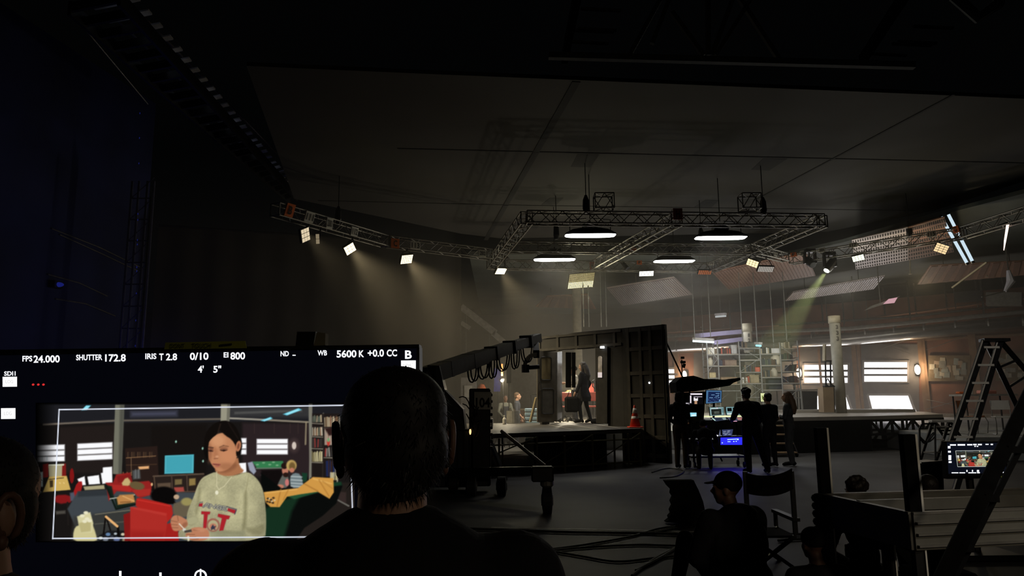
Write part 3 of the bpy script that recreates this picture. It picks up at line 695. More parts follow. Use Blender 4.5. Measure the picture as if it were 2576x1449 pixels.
# ---------------------------------------------------------------- decks
DECKM = mat('deck_ply', (.055, .05, .042), .55, var=.25, scale=1.5)
DZ = .84
f0, f1, f2 = G(1060, 1100, DZ), G(1250, 1091, DZ), G(1612, 1078, DZ)
dk = thing('stage_deck', 'raised wooden stage deck the dark set box stands on', 'stage deck', (f1.x, f1.y, 0))
bk0, bk1 = V((f0.x - 1.2, 21.75, DZ)), V((3.95, 21.75, DZ))
A0, A1 = P(1357, 1062, 20.2), P(1567, 1062, 18.2); A0.z = A1.z = DZ; B1_ = P(1687, 1160, 17.3)
sd = A1.lerp(B1_, .34); top = [f0, f1, f2, V((sd.x, sd.y - .06, DZ)), V((A1.x - .03, A1.y - .03, DZ)), V((A1.x - .06, 21.3, DZ)), bk0]
xs_ = A1.x - .06; fm = f1.lerp(f2, (xs_ - f1.x) / (f2.x - f1.x))
MB().slab([f0, f1, fm, V((xs_, 21.75, DZ)), bk0], .09).slab([fm, f2, V((sd.x, sd.y - .06, DZ)), V((xs_ + .02, A1.y - .05, DZ)), V((xs_, A1.y - .05, DZ))], .09).build('deck_top', DECKM, dk)
ln = MB()
for a, b in (((1358, 1064), (1440, 1080)), ((1425, 1066), (1500, 1079)), ((1490, 1066), (1560, 1077))):
    ln.bar(G(*a, DZ + .002), G(*b, DZ + .002), .02, .002)
ln.build('deck_seam', PALE, dk)
for i, u in enumerate((1130, 1255, 1350, 1420, 1490, 1545, 1580, 1610)):
    a = G(u, 1092 - (u - 1250) * .036, DZ)
    for k, dy in enumerate((.06, 2.0 if i < 6 else .9)):
        b = V((a.x + dy * .02, a.y + dy, 0)); MB().tube([b, b + V((0, 0, DZ - .09))], .024, 6).build('leg', mat('deck_steel', (.09, .078, .035), .5, .3, var=.2), dk)
bm_ = MB()
pl = [G(u, 1092 - (u - 1250) * .036, DZ) + V((0, .06, 0)) for u in (1130, 1350, 1490, 1612)]
for a, b in zip(pl[:-1], pl[1:]):
    for z in (.12, .62): bm_.tube([V((a.x, a.y, z)), V((b.x, b.y, z))], .018, 5)
    bm_.tube([V((a.x, a.y, .12)), V((b.x, b.y + 0, .75))], .014, 5); bm_.tube([V((b.x, b.y, .12)), V((b.x + .02, b.y + .9, .12))], .018, 5)
bm_.build('brace', mat('deck_steel'[:10], (.20, .17, .07)), dk)
sk = MB()
a, b = G(1345, 1088.5, DZ), G(1530, 1081, DZ); sk.slab([V((a.x, a.y + .35, 0)), V((b.x, b.y + .35, 0)), V((b.x, b.y + .35, DZ - .1)), V((a.x, a.y + .35, DZ - .1))], .02)
sk.build('skirt', BLACK, dk)
# right hand deck with a truss side
D2 = .98
dk2 = thing('stage_deck', 'long raised deck with an open lattice side at its right end', 'stage deck', G(2150, 1047, D2) * 1)
e0, e1, e2 = G(1730, 1054, D2), G(2190, 1046.5, D2), G(2372, 1042, D2)
MB().slab([e0, e1, e2, G(2330, 1036, D2), G(2150, 1031, D2), G(1730, 1035, D2)], .1).build('deck_top', mat('deck_pale', (.36, .33, .28), .5, var=.2, scale=1.2), dk2)
MB().slab([V((e0.x, e0.y + .05, 0)), V((e1.x, e1.y + .05, 0)), V((e1.x, e1.y + .05, D2 - .1)), V((e0.x, e0.y + .05, D2 - .1))], .02).build('skirt', BLACK, dk2)
tr = MB(); zlo = .46
for a, b in ((e1, e2),):
    for z in (D2 - .13, zlo): tr.bar(V((a.x, a.y + .05, z)), V((b.x, b.y + .05, z)), .07, .07)
    n = 7
    for i in range(n + 1):
        q = a.lerp(b, i / n); tr.bar(V((q.x, q.y + .05, zlo)), V((q.x, q.y + .05, D2 - .1)), .06, .06)
        if i < n:
            q2 = a.lerp(b, (i + 1) / n); z0, z1 = (zlo, D2 - .13) if i % 2 else (D2 - .13, zlo)
            tr.bar(V((q.x, q.y + .05, z0)), V((q2.x, q2.y + .05, z1)), .05, .05)
tr.build('lattice', BLACKM, dk2)
for a in (e1, e1.lerp(e2, .5), e2, e2 + V((0, 4, 0)), e1 + V((0, 5, 0))): MB().tube([V((a.x, a.y + .1, 0)), V((a.x, a.y + .1, D2 - .1))], .03, 6).build('leg', BLACKM, dk2)
step = G(2170, 1034, D2); tag(MB().box(P(2120, 1034, 26.5) + V((0, 0, .01)), (4.2, 2.0, .1)).build('platform_riser', mat('deck_pale'[:9], (.36, .33, .28))), 'low pale riser on the long deck under the grey-beige column', 'riser')
st = thing('steps', 'small wooden steps up to the long deck behind the crew', 'steps', G(1960, 1155) * 1)
for i in range(4):
    a = G(1958, 1150) + V((.0, i * .2, 0)); MB().box(a + V((.18, .1, .11 + i * .22)), (.62, .26, .03)).build('tread', WOOD, st)
a = G(1958, 1150)
for sx in (-.14, .5): MB().bar(a + V((sx, 0, .02)), a + V((sx, .85, .9)), .03, .14).build('stringer', BLACKM, st)

# ---------------------------------------------------------------- dark set box with doorway
bx = thing('set_box', 'dark plywood set box with a doorway and a windowed door', 'set piece', G(1560, 1075, DZ))
ZT = 3.3
A0, A1 = P(1357, 1062, 20.2), P(1567, 1062, 18.2); A0.z = A1.z = DZ
B1_ = P(1687, 1160, 17.3); B1_.z = 0
def av(u):   # point along front face A under pixel column u
    r = ray(u, 950); n = (A1 - A0).cross(V((0, 0, 1))); k = (A0 - CAM).dot(n) / r.dot(n); p = CAM + r * k; return V((p.x, p.y, 0))
def azv(u, v):
    r = ray(u, v); n = (A1 - A0).cross(V((0, 0, 1))); k = (A0 - CAM).dot(n) / r.dot(n); return CAM + r * k
na = (A1 - A0).cross(V((0, 0, 1))).normalized()
if na.y > 0: na = -na
def fa(u0, u1, z0, z1, o=0.0):
    a, b = av(u0) + na * o, av(u1) + na * o
    return [V((a.x, a.y, z0)), V((b.x, b.y, z0)), V((b.x, b.y, z1)), V((a.x, a.y, z1))]
zh = azv(1450, 879).z
MB().slab([*fa(1357, 1567, zh, ZT)[:2], V((av(1567).x, av(1567).y, ZT)), V((av(1450).x, av(1450).y, ZT)), V((av(1357).x, av(1357).y, ZT - .12))], .08).build('header_wall', PLY, bx)
MB().slab(fa(1526, 1567, DZ, zh), .08).build('front_wall', PLY, bx)
MB().slab(fa(1357, 1362, DZ, zh), .3).build('jamb', PLY, bx)
nb = (V((B1_.x, B1_.y, 0)) - V((A1.x, A1.y, 0))).cross(V((0, 0, 1))).normalized()
A1g = V((A1.x, A1.y, 0))
MB().slab([A1g, B1_, V((B1_.x, B1_.y, ZT)), V((A1g.x, A1g.y, ZT))], .08).build('side_wall', PLY, bx)
MB().slab([B1_, B1_ + V((.55, 3.2, 0)), B1_ + V((.55, 3.2, ZT)), B1_ + V((0, 0, ZT))], .08).build('end_wall', PLY, bx)
bt = MB()
for u in (1358, 1405, 1452, 1500, 1549):
    bt.slab(fa(u - 3, u + 3, zh, ZT - .02, .025), .03)
bt.slab(fa(1360, 1567, zh + .02, zh + .09, .03), .03); bt.slab(fa(1360, 1567, ZT - .09, ZT - .03, .03), .03)
def fb(t0, t1, z0, z1, o):
    a, b = A1g.lerp(B1_, t0) + nb * o, A1g.lerp(B1_, t1) + nb * o
    return [V((a.x, a.y, z0)), V((b.x, b.y, z0)), V((b.x, b.y, z1)), V((a.x, a.y, z1))]
for t0 in (.15, .42, .64, .93): bt.slab(fb(t0, t0 + .06, .02, ZT - .02, .03), .03)
for z in (.12, .55, 1.05, 1.55, 2.1, 2.7, 3.18): bt.slab(fb(.13, 1, z, z + .09, .026), .02)
bt.build('batten', BATTEN, bx)
st_ = MB(); st_.tube([B1_ + V((.05, .2, 2.9)), B1_ + V((1.3, .3, .02))], .02, 6); st_.build('brace', BLACKM, bx)
# swing door with two rounded windows, standing open at the left
DOORM = mat('door_grey', (.12, .105, .08), .4, .3, var=.25, scale=4); DGL = mat('door_pane', (.22, .17, .08), .15, .0, var=.4, scale=3)
def rrect(u0, v0, u1, v1, r, o, n=5):
    pts = []
    for cx_, cy_, a0 in ((u1 - r, v0 + r, -90), (u1 - r, v1 - r, 0), (u0 + r, v1 - r, 90), (u0 + r, v0 + r, 180)):
        for i in range(n + 1):
            a = math.radians(a0 + 90 * i / n); pts.append((cx_ + r * math.cos(a), cy_ + r * math.sin(a)))
    return [dv(u, v, o) for u, v in pts][::-1]
dp = av(1357) + na * .35; dnrm = V((.25, -.97, 0)).normalized()
def dv(u, v, o=0.0):
    r = ray(u, v); p0 = dp + dnrm * o; return CAM + r * ((p0 - CAM).dot(dnrm) / r.dot(dnrm))
MB().slab([dv(1352, 1062), dv(1401, 1060), dv(1401, 886), dv(1352, 882)], .06).build('door', DOORM, bx)
d_ = bx.children[-1]
MB().slab(rrect(1361, 898, 1387, 956, 5, .012), .012).build('upper_pane', DGL, d_); MB().slab(rrect(1363, 978, 1393, 1041, 5, .012), .012).build('lower_panel', mat('door_panel', (.10, .095, .08), .4, .2, var=.3), d_)
rm = MB()
for q in (rrect(1361, 898, 1387, 956, 5, .02), rrect(1363, 978, 1393, 1041, 5, .02)): rm.tube(q, .018, 6, closed=True)
rm.build('rim', BLACKM, d_)
MB().tube([dv(1358, 962, .01), dv(1360, 958, .09), dv(1361, 982, .09), dv(1359, 980, .01)], .015, 6).build('handle', BLACKM, d_)
MB().slab([dv(1402, 1058, .03), dv(1414, 1050, -.25), dv(1414, 884, -.25), dv(1402, 886, .03)], .05).build('door_edge', mat('door_edge_grey', (.2, .19, .17), .35, .5), bx)
MB().bar(azv(1424, 975) - na * .1, azv(1424, 886) - na * .1, .15, .12).build('padded_post', BLACK, bx)
MB().bar(azv(1434, 975) - na * .15, azv(1434, 886) - na * .15, .1, .1).build('padded_post', BLACK, bx)
MB().slab([azv(1503, 1064) + na * .06, azv(1531, 1066) + na * .06, azv(1531, 873) + na * .06, azv(1501, 875) + na * .06], .05).build('sliding_door', mat('sliding_door_dark', (.03, .028, .025), .45, .2), bx)
d_ = bx.children[-1]
pq = [azv(u, v) + na * .075 for u, v in ((1509, 950), (1519, 950), (1519, 900), (1516, 896), (1511, 896), (1509, 900))]
MB().slab(pq, .01).build('window_pane', mat('lit_pane', (.5, .45, .4), .2, var=.3), d_)
MB().slab([azv(u, v) + na * .085 for u, v in ((1509, 950), (1519, 950), (1519, 937), (1509, 937))], .01).build('window_glimpse', emat('glimpse', (1, .85, .8), .7), d_)
MB().tube([azv(1500, 977) + na * .07, azv(1498, 972) + na * .12, azv(1498, 958) + na * .12, azv(1500, 955) + na * .07], .012, 6).build('handle', ALU, d_)
tag(MB().ell(V((A1g.lerp(B1_, .61).x, A1g.lerp(B1_, .61).y - .05, P(1640, 963, 17.6).z)), .022).build('indicator_light', emat('spark', (.9, .95, 1), 5)), 'tiny white indicator light on the side of the dark set box', 'light')
pz = azv(1521, 874) + na * .1; MB().box(pz, (.1, .06, .05)).build('door_lamp', emat('spark', (.9, .95, 1), 5), bx)
lamp('SPOT', 'door_lamp_light', bx, pz + na * .08, 10, (1, .95, .85), V((-.3, -.2, -1)), spot_size=1.9, spot_blend=.8, shadow_soft_size=.05)
# ---------------------------------------------------------------- scaffold with books
SY = 27.0
sc = thing('scaffold_shelf', 'tall scaffold of steel tubes used as bookshelves', 'scaffold', P(1895, 1034, SY) * 1)
us = [1782, 1809, 1863, 1916, 1967, 2012]
sx = [P(u, 950, SY).x for u in us]
def zy(v, Y=SY): return P(1900, v, Y).z
zb, ztops = D2, [860, 857, 858, 860, 862, 858]
for i, x in enumerate(sx):
    for dy in (0, .62):
        MB().tube([V((x, SY + dy, zb)), V((x, SY + dy, zy(ztops[i])))], .026, 7).build('post', STEEL, sc)
shelves = {0: [892, 921, 952], 1: [892, 922, 968], 2: [877, 907, 938, 966], 3: [892, 921, 951, 983], 4: [879, 907, 937, 966]}
bars = MB()
for i in range(5):
    for v in (877, 892, 907, 921, 937, 951, 966, 983, 1000, 1020):
        if v in shelves[i] or (i * 7 + v) % 3 == 0:
            for dy in (0, .62): bars.tube([V((sx[i], SY + dy, zy(v))), V((sx[i + 1], SY + dy, zy(v)))], .018, 6)
    for a, b in ((870, 905), (935, 900), (950, 985), (1015, 975)):
        dy = .62 if i % 2 else .0
        bars.tube([V((sx[i], SY + dy, zy(a))), V((sx[i + 1], SY + dy, zy(b)))], .012, 5)
for k in range(9):
    v = 866 + k * 17; bars.tube([V((sx[0], SY, zy(v))), V((sx[0], SY + .62, zy(v + 3)))], .016, 5); bars.tube([V((sx[5], SY, zy(v))), V((sx[5], SY + .62, zy(v)))], .016, 5)
bars.build('cross_tubes', STEEL, sc)
for i in range(5):
    for v in shelves[i]:
        MB().box(V(((sx[i] + sx[i + 1]) / 2, SY + .31, zy(v) + .025)), (sx[i + 1] - sx[i], .6, .03)).build('shelf_board', mat('shelf_board', (.33, .28, .2), .6, var=.2, scale=3), sc)

BK = [mat('book_%d' % i, c, .7, var=.12, scale=8) for i, c in enumerate([(.68, .62, .48), (.03, .025, .02), (.09, .04, .025), (.2, .15, .09), (.78, .74, .64), (.04, .045, .06), (.4, .08, .04), (.07, .085, .055), (.5, .42, .28)])]
bproto = []
for i, m in enumerate(BK):
    o = MB(); w, d, h = .045, .17, .25
    o.mi = 0; o.box((-w / 2 + .003, 0, h / 2), (.006, d, h)); o.box((w / 2 - .003, 0, h / 2), (.006, d, h)); o.box((0, -d / 2 + .003, h / 2), (w, .006, h))
    o.mi = 1; o.box((0, .004, h / 2), (w - .012, d - .012, h - .012))
    b = o.build('book', [m, WHITE]); bproto.append(b)
used_b = set()
rb = random.Random(5)
ORD = ['top', 'second', 'third', 'fourth']
BAYN = ['first bay', 'second bay', 'middle bay', 'fourth bay', 'last bay']
def bookrow(bay, v, f0_, f1_, pal, lean=0.0, dark=''):
    x = sx[bay] + (sx[bay + 1] - sx[bay]) * f0_; xe = sx[bay] + (sx[bay + 1] - sx[bay]) * f1_; z = zy(v) + .042
    k = ORD[shelves[bay].index(v)]
    lab = '%s book on the %s shelf, %s of the book scaffold' % (dark, k, BAYN[bay]) + ('' if bay == 2 else ' from the set box')
    while x < xe:
        s = rb.uniform(.7, 1.6); i = rb.choice(pal); w = .045 * s
        if i in used_b: b = bproto[i].copy(); COL.objects.link(b)
        else: b = bproto[i]; used_b.add(i)
        b.scale = (s, 1, rb.uniform(.72, 1.0)); b.location = (x + w / 2, SY + .13 + rb.uniform(0, .03), z); b.rotation_euler = (0, lean, 0)
        tag(b, lab, 'book', 'books on the %s shelf, %s of the scaffold' % (k, BAYN[bay])); x += w + .004
LGT, DRK, MIX = [0, 4, 8, 3], [1, 2, 5, 7, 3], [0, 1, 2, 3, 4, 6, 8]
bookrow(0, 892, .05, .95, LGT, 0, 'pale'); bookrow(1, 892, .03, .62, MIX, 0, 'upright'); bookrow(1, 922, .05, .3, DRK, 0, 'dark')
bookrow(2, 877, .1, .4, DRK, 0, 'dark'); bookrow(2, 938, .1, .75, DRK, 0, 'dark'); bookrow(2, 966, .1, .5, MIX, 0, 'mixed')
bookrow(3, 892, .05, .6, LGT + [5, 1], 0, 'thin'); bookrow(3, 921, .02, .8, DRK, 0, 'dark'); bookrow(3, 951, .05, .5, DRK, 0, 'dark')
bookrow(4, 879, .05, .55, LGT, 0, 'pale'); bookrow(4, 907, .03, .6, DRK, 0, 'dark'); bookrow(4, 937, .3, .85, DRK, .16, 'leaning'); bookrow(4, 966, .05, .85, DRK, 0, 'dark')
for b in bproto:
    if not b.get('label'): bpy.data.objects.remove(b)
def onshelf(name, lab, cat, bay, v, f, w, h, m, shape='box', d=.3, group=None):
    c = V((sx[bay] + (sx[bay + 1] - sx[bay]) * f, SY + .25, zy(v) + .042)); o = MB()
    if shape == 'box':
        t = thing(name, lab, cat, c, group)
        MB().box(c + V((0, 0, h * .45)), (w, d, h * .9), bev=.01).build('body', m, t); MB().box(c + V((0, 0, h * .95)), (w * 1.04, d * 1.04, h * .1), bev=.01).build('cover', m, t); return
    if shape == 'jar': o.lathe(c, [(w * .4, 0), (w * .5, h * .1), (w * .5, h * .7), (w * .3, h * .85), (w * .3, h)], 14)
    if shape == 'lump':
        for k in range(5): o.ell(c + V(((k - 2) * w * .2, 0, h * .38)), (w * .2, d * .35, h * (.38 + .1 * (k % 2))), nu=10, nv=6)
    if shape == 'cap':
        o.ell(c + V((0, 0, h * .4)), (w * .35, w * .35, h * .55), nu=14, nv=8); o.lathe(c + V((0, 0, .0)), [(w * .5, 0), (w * .5, .012)], 16)
    tag(o.build(name, m, smooth=shape != 'box'), lab, cat, group)
onshelf('storage_box', 'dark crate with papers on the top shelf by the beige column', 'box', 2, 877, .62, .4, .22, mat('box_green', (.1, .1, .07), .7))
onshelf('paper_stack', 'pale papers leaning at the second bay top shelf of the book scaffold', 'papers', 1, 892, .82, .22, .34, PALE)
onshelf('white_box', 'white box at the top of the fourth bay of the book scaffold', 'box', 3, 892, .78, .36, .2, WHITE, d=.3)
onshelf('glass_jar', 'pale jar on the second shelf at the left end of the book scaffold', 'jar', 0, 921, .42, .2, .3, CREAM, 'jar')
onshelf('tan_box', 'small tan box on the third shelf at the left end of the book scaffold', 'box', 0, 952, .5, .24, .2, mat('tan', (.5, .4, .2), .7))
onshelf('cloth_bundle', 'dark lumpy bundle in the middle bay of the book scaffold', 'bundle', 2, 907, .45, .9, .36, mat('bundle_dark', (.05, .045, .035), .9), 'lump')
onshelf('storage_box', 'brown box on the second shelf, second bay of the book scaffold', 'box', 1, 922, .62, .46, .22, mat('box_brown', (.22, .15, .1), .7))
onshelf('white_box', 'white box with orange marks in the middle bay of the book scaffold', 'box', 2, 938, .28 - .28 + .88, .2, .18, mat('box_red', (.6, .12, .06), .6))
onshelf('globe', 'round pale globe in the fourth bay of the book scaffold', 'globe', 3, 921, .9, .4, .42, CREAM, 'jar')
onshelf('storage_box', 'wide brown case on the lowest shelf, second bay of the book scaffold', 'box', 1, 968, .5, .6, .26, mat('box_tan2', (.3, .2, .11), .7))
onshelf('hard_hat', 'cream hard hat lying on the dark books at the right end of the scaffold', 'hat', 4, 966, .5, .3, .13, WHITE, 'cap')
onshelf('storage_box', 'black box in the fourth bay of the scaffold, lowest shelf', 'box', 3, 983, .7, .5, .45, mat('box_black', (.03, .035, .04), .6))
onshelf('storage_box', 'tan suitcase in the middle bay, lowest shelf of the book scaffold', 'box', 2, 966, .7, .35, .3, mat('box_tan3', (.34, .27, .15), .7))
onshelf('mask', 'pale hanging mask in the fourth bay of the book scaffold', 'mask', 3, 951, .75, .26, .34, CREAM, 'jar')
# step stool frame and shelf unit at the right end
t = thing('white_stool', 'white stool frame standing at the right end of the book scaffold', 'stool', P(2012, 1036, 28))
for u in (2003, 2010, 2019): MB().bar(P(u, 1036, 28), P(u - 3 + (u > 2010) * -4, 955, 28), .05, .05).build('leg', WHITE, t)
MB().bar(P(1999, 955, 28), P(2016, 955, 28), .3, .05).build('seat', WHITE, t)
t = thing('low_shelf', 'low dark shelf unit between the scaffold and the lit windows', 'shelf', P(2030, 1034, 28.5) * 1)
MB().bar(P(1970, 982, 28.5), P(2068, 981, 28.5), .5, .06).build('shelf_top', PALE, t)
MB().slab([P(1990, 1034, 28.3), P(2056, 1034, 28.3), P(2056, 984, 28.3), P(1990, 984, 28.3)], .3).build('body', mat('shelf_dark', (.05, .05, .05), .7), t)
# crate with lamp, slim stand
t = thing('plywood_crate', 'tall plywood crate standing against the grey-beige column', 'crate', P(2084, 1038, 24.8) * 1)
p = [P(2073, 1037, 24.6), P(2101, 1037, 24.6), P(2099, 974, 24.6), P(2070, 974, 24.6)]
MB().slab(p, .42).build('body', mat('crate_ply', (.30, .22, .14), .6, var=.15, scale=3), t); MB().slab([x + V((0, -.02, 0)) for x in (p[1] + V((-.03, 0, 0)), p[1], p[2], p[2] + V((-.03, 0, 0)))], .02).build('edge', BATTEN, t)
t = thing('clamp_lamp', 'small dark clamp lamp on top of the plywood crate', 'lamp', P(2085, 974, 24.8) * 1); b = P(2085, 974, 24.8)
MB().tube([b, b + V((-.1, 0, .12)), b + V((-.02, 0, .3)), b + V((.08, 0, .1)), b + V((.2, 0, .02))], .025, 6).build('arm', BLACKM, t); MB().box(b + V((.0, 0, .02)), (.34, .2, .04)).build('base', BLACKM, t)
t = thing('light_stand', 'slim dark stand with crossed bars in front of the left lit window', 'stand', P(2078, 960, 26) * 1); b = P(2078, 974, 26)
MB().tube([b, P(2075, 866, 26)], .03, 6).build('pole', BLACKM, t); MB().tube([P(2074, 866, 26), P(2073, 908, 26)], .06, 6).build('sleeve', CREAM, t)
for i, (a, c) in enumerate((((2075, 908), (2097, 908)), ((2075, 932), (2097, 932)), ((2089, 908), (2090, 972)))): MB().tube([P(*a, 26), P(*c, 26)], .03, 6).build('bar', BLACKM, t)
MB().tube([P(2078, 974, 26), P(2078, 1038, 26)], .03, 6).build('leg', BLACKM, t)

# long table with things on it, chairs, right
def table(name, lab, c, w, d, h, m, group=None):
    t = thing(name, lab, 'table', c, group); c = V(c)
    MB().box(c + V((0, 0, h - .03)), (w, d, .05)).build('table_top', m, t)
    for a in (-1, 1):
        for b in (-1, 1): MB().tube([c + V((a * w * .45, b * d * .42, 0)), c + V((a * w * .45, b * d * .42, h - .05))], .022, 6).build('leg', BLACKM, t)
    return t
TC = G(2482, 1083, sfz)
table('work_table', 'pale work table in front of the notice boards behind the tall ladder', TC, 1.5, .7, 1.02, PALE)
tag(MB().box(TC + V((.05, -.1, 1.02 + .055)), (.42, .28, .09), .1, bev=.02).build('book_stack', mat('red_white', (.6, .25, .2), .6)), 'thick pinkish book lying on the pale work table', 'book')
tag(MB().box(TC + V((-.62, -.1, 1.02 + .04)), (.3, .22, .06), -.1, bev=.02).build('orange_tray', ORANGE), 'orange tray at the left end of the pale work table', 'tray')
tag(MB().lathe(TC + V((-.42, -.2, 1.02)), [(.03, 0), (.03, .12), (.015, .15), (.015, .2)], 10).build('bottle', WHITE), 'small white bottle beside the orange tray', 'bottle')
def tubechair(c, lab, m, rz):
    t = thing('tube_chair', lab, 'chair', c, 'chairs around the pale work table'); c = V(c); R = Matrix.Rotation(rz, 3, 'Z'); L = lambda x, y, z: c + R @ V((x, y, z))
    MB().slab([L(-.21, -.2, .47), L(.21, -.2, .47), L(.21, .2, .45), L(-.21, .2, .45)], .04).build('seat', m, t)
    for s in (-.22, .22): MB().tube([L(s, .22, .44), L(s, -.2, .43), L(s, -.26, .3), L(s, -.22, .03), L(s, -.1, .012), L(s, .22, .012)], .014, 6).build('leg', ALUD, t)
    MB().slab([L(-.2, .22, .62), L(.2, .22, .62), L(.2, .26, .85), L(-.2, .26, .85)], .03).build('backrest', m, t)
    for s in (-.2, .2): MB().tube([L(s, .22, .44), L(s, .26, .84)], .013, 6).build('frame', ALUD, t)
tubechair(G(2450, 1092, sfz), 'orange-seated tube chair left in front of the pale work table', mat('seat_orange', (.5, .2, .09), .6), .5)
tubechair(G(2530, 1094, sfz), 'white-seated tube chair right in front of the pale work table', WHITE, -.4)
# left background behind the deck
t = thing('counter', 'brown wooden counter in the left background behind the two men', 'counter', P(1322, 1085, 30) * 1); a = G(1322, 1092)
MB().box(V((a.x, 31, .55)), (1.6, .7, 1.1)).build('cabinet', mat('counter_brown', (.22, .12, .07), .6), t); MB().box(V((a.x, 31, 1.13)), (1.7, .8, .06)).build('worktop', mat('worktop', (.45, .34, .2), .5), t)
tag(MB().box(V((a.x - .4, 31, 1.41)), (.22, .3, .5), bev=.02).box(V((a.x - .4, 30.84, 1.5)), (.14, .02, .3)).build('coffee_machine', PALE), 'pale machine standing on the brown counter', 'machine')
tag(MB().box(V((a.x + .35, 31, 1.46)), (.3, .3, .6), bev=.03).box(V((a.x + .35, 30.83, 1.5)), (.2, .03, .12)).build('speaker', BLACKM), 'black speaker box standing on the brown counter', 'speaker')
t = thing('water_crate', 'pale blue crate stack of water bottles left of the open door', 'crate', P(1336, 1060, 22) * 1)
for i in range(8): MB().box(V((P(1337, 1000, 22).x, 22, .28 + i * .125 + .06)), (.42, .35, .105), bev=.02).build('layer', mat('water_blue', (.3, .42, .5), .3, var=.15), t)
MB().box(V((P(1337, 1000, 22).x, 22, .14)), (.5, .4, .28)).build('base', BLACKM, t)
tag(MB().bar(P(1334, 1063, 20.4) + V((0, 0, .02)), P(1349, 1000, 20.3), .1, .04).build('plank', mat('plank_wood', (.4, .32, .18), .6)), 'pale plank leaning beside the open door', 'plank')
p = G(1291, 1064, DZ); tag(MB().lathe(p, [(.0, 0), (.2, 0), (.2, .36), (.185, .36), (.18, .05), (.0, .05)], 18).build('bin', mat('bin_grey', (.2, .19, .17), .6)), 'grey round bin standing on the deck near the two men', 'bin')
p = G(1269, 1067, DZ); t = thing('water_bottle', 'small clear bottle standing on the deck left of the grey bin', 'bottle', p)
MB().lathe(p, [(.05, 0), (.055, .02), (.055, .14), (.02, .2), (.02, .22)], 12).build('body', PALE, t); MB().lathe(p + V((0, 0, .22)), [(.024, 0), (.024, .03)], 10).build('cap', WHITE, t)
t = thing('large_bottle', 'white canister seen behind the crane dolly', 'canister', P(1216, 1060, 19) * 1); p = P(1216, 1052, 19)
MB().lathe(p, [(.14, 0), (.16, .05), (.16, .3), (.06, .4), (.06, .46)], 14).build('body', WHITE, t); MB().lathe(p + V((0, 0, .46)), [(.05, 0), (.05, .05)], 10).build('cap', PALE, t)
V_ = V((p.x, p.y, p.z / 2)); tag(MB().box(V_, (.5, .45, p.z - .005), bev=.02).box(V((p.x, p.y - .22, p.z * .7)), (.2, .02, .05)).build('storage_case', mat('case_grey', (.12, .11, .1), .7)), 'grey storage case under the white canister behind the crane dolly', 'case')
tag(MB().lathe(P(1211, 986, 26) - V((0, 0, .0)), [(.22, -.5), (.2, -.1), (.18, .1), (.1, .26), (.0, .3)], 14).tube([P(1211, 986, 26) + V((0, 0, -.48)), V((P(1211, 986, 26).x, 26, 0))], .05, 8).build('orange_marker', mat('marker_orange', (.6, .12, .03), .6)), 'orange rounded marker post behind the crane dolly', 'marker')
t = thing('white_cabinet', 'pale narrow cabinet frame behind the crane arm at the curtain edge', 'cabinet', P(1178, 1060, 28) * 1)
MB().box(V((P(1178, 1000, 28).x, 28, 1.2)), (.62, .5, 2.4)).build('body', mat('cabinet_grey', (.22, .21, .2), .6), t); MB().slab([P(1168, 1000, 27.7), P(1188, 1000, 27.7), P(1188, 970, 27.7), P(1168, 970, 27.7)], .03).build('door', PALE, t)
t = thing('blue_lit_banner', 'blue cloth hanging on a pole beside the small bright lamp', 'cloth', V((P(1252, 985, 29).x, 29, 0)))
MB().slab([P(1242, 985, 29), P(1258, 985, 29), P(1262, 930, 29), P(1244, 926, 29)], .05).build('cloth', mat('blue_lit_cloth', (.06, .07, .5), .8), t); MB().tube([V((P(1252, 985, 29).x, 29.08, 0)), P(1252, 926, 29.08)], .02, 6).build('pole', BLACKM, t)  # blue light on the cloth is put into its colour
t = thing('small_lamp', 'small bright lamp on a stand behind the crane arm', 'lamp', P(1263, 957, 24)); p = P(1263, 957, 24)
MB().ell(p, .055).build('bulb', emat('bulb_warm', (1, .87, .62), 10), t); MB().lathe(p + V((0, .05, 0)), [(.05, -.06), (.09, 0), (.09, .06)], 10).build('housing', BLACKM, t)
MB().tube([p - V((-.02, 0, .06)), V((p.x + .06, p.y, .0))], .018, 6).build('stand', BLACKM, t); MB().tube([V((p.x + .06, p.y, .9)), V((p.x + .35, p.y - .2, 0))], .014, 5).build('leg', BLACKM, t); MB().tube([V((p.x + .06, p.y, .9)), V((p.x - .3, p.y - .2, 0))], .014, 5).build('leg', BLACKM, t)
MB().box(p + V((0, .05, .35)), (.06, .05, .4)).build('tag_card', mat('tag_orange', (.7, .3, .1), .6), t)
lamp('POINT', 'small_lamp_light', t, p + V((.1, -.15, 0)), 70, (1, .86, .6), shadow_soft_size=.05)
t = thing('flag_box', 'black upright light box flag right of the small bright lamp', 'flag', P(1282, 963, 23.6) * 1)
MB().slab([P(1274, 963, 23.5), P(1286, 963, 23.5), P(1286, 914, 23.5), P(1274, 914, 23.5)], .4).build('panel', BLACK, t); MB().tube([P(1280, 963, 23.7), V((P(1280, 963, 23.7).x, 23.7, 0))], .018, 6).build('stand', BLACKM, t)
t = thing('cased_stairs', 'dim grey sloping stair rail seen past the curtain edge', 'stairs', P(1200, 850, 38) * 1)
for a, b, w in (((1160, 772), (1246, 838), .35), ((1160, 812), (1182, 826), .22), ((1240, 838), (1300, 890), .3)): MB().bar(P(*a, 38), P(*b, 38), .3, w).build('rail', mat('rail_grey', (.5, .47, .42), .6), t)
for u, v in ((1172, 780), (1230, 826), (1285, 878)): MB().tube([P(u, v, 38), V((P(u, v, 38).x, 38, 0))], .04, 6).build('post', ALUD, t)
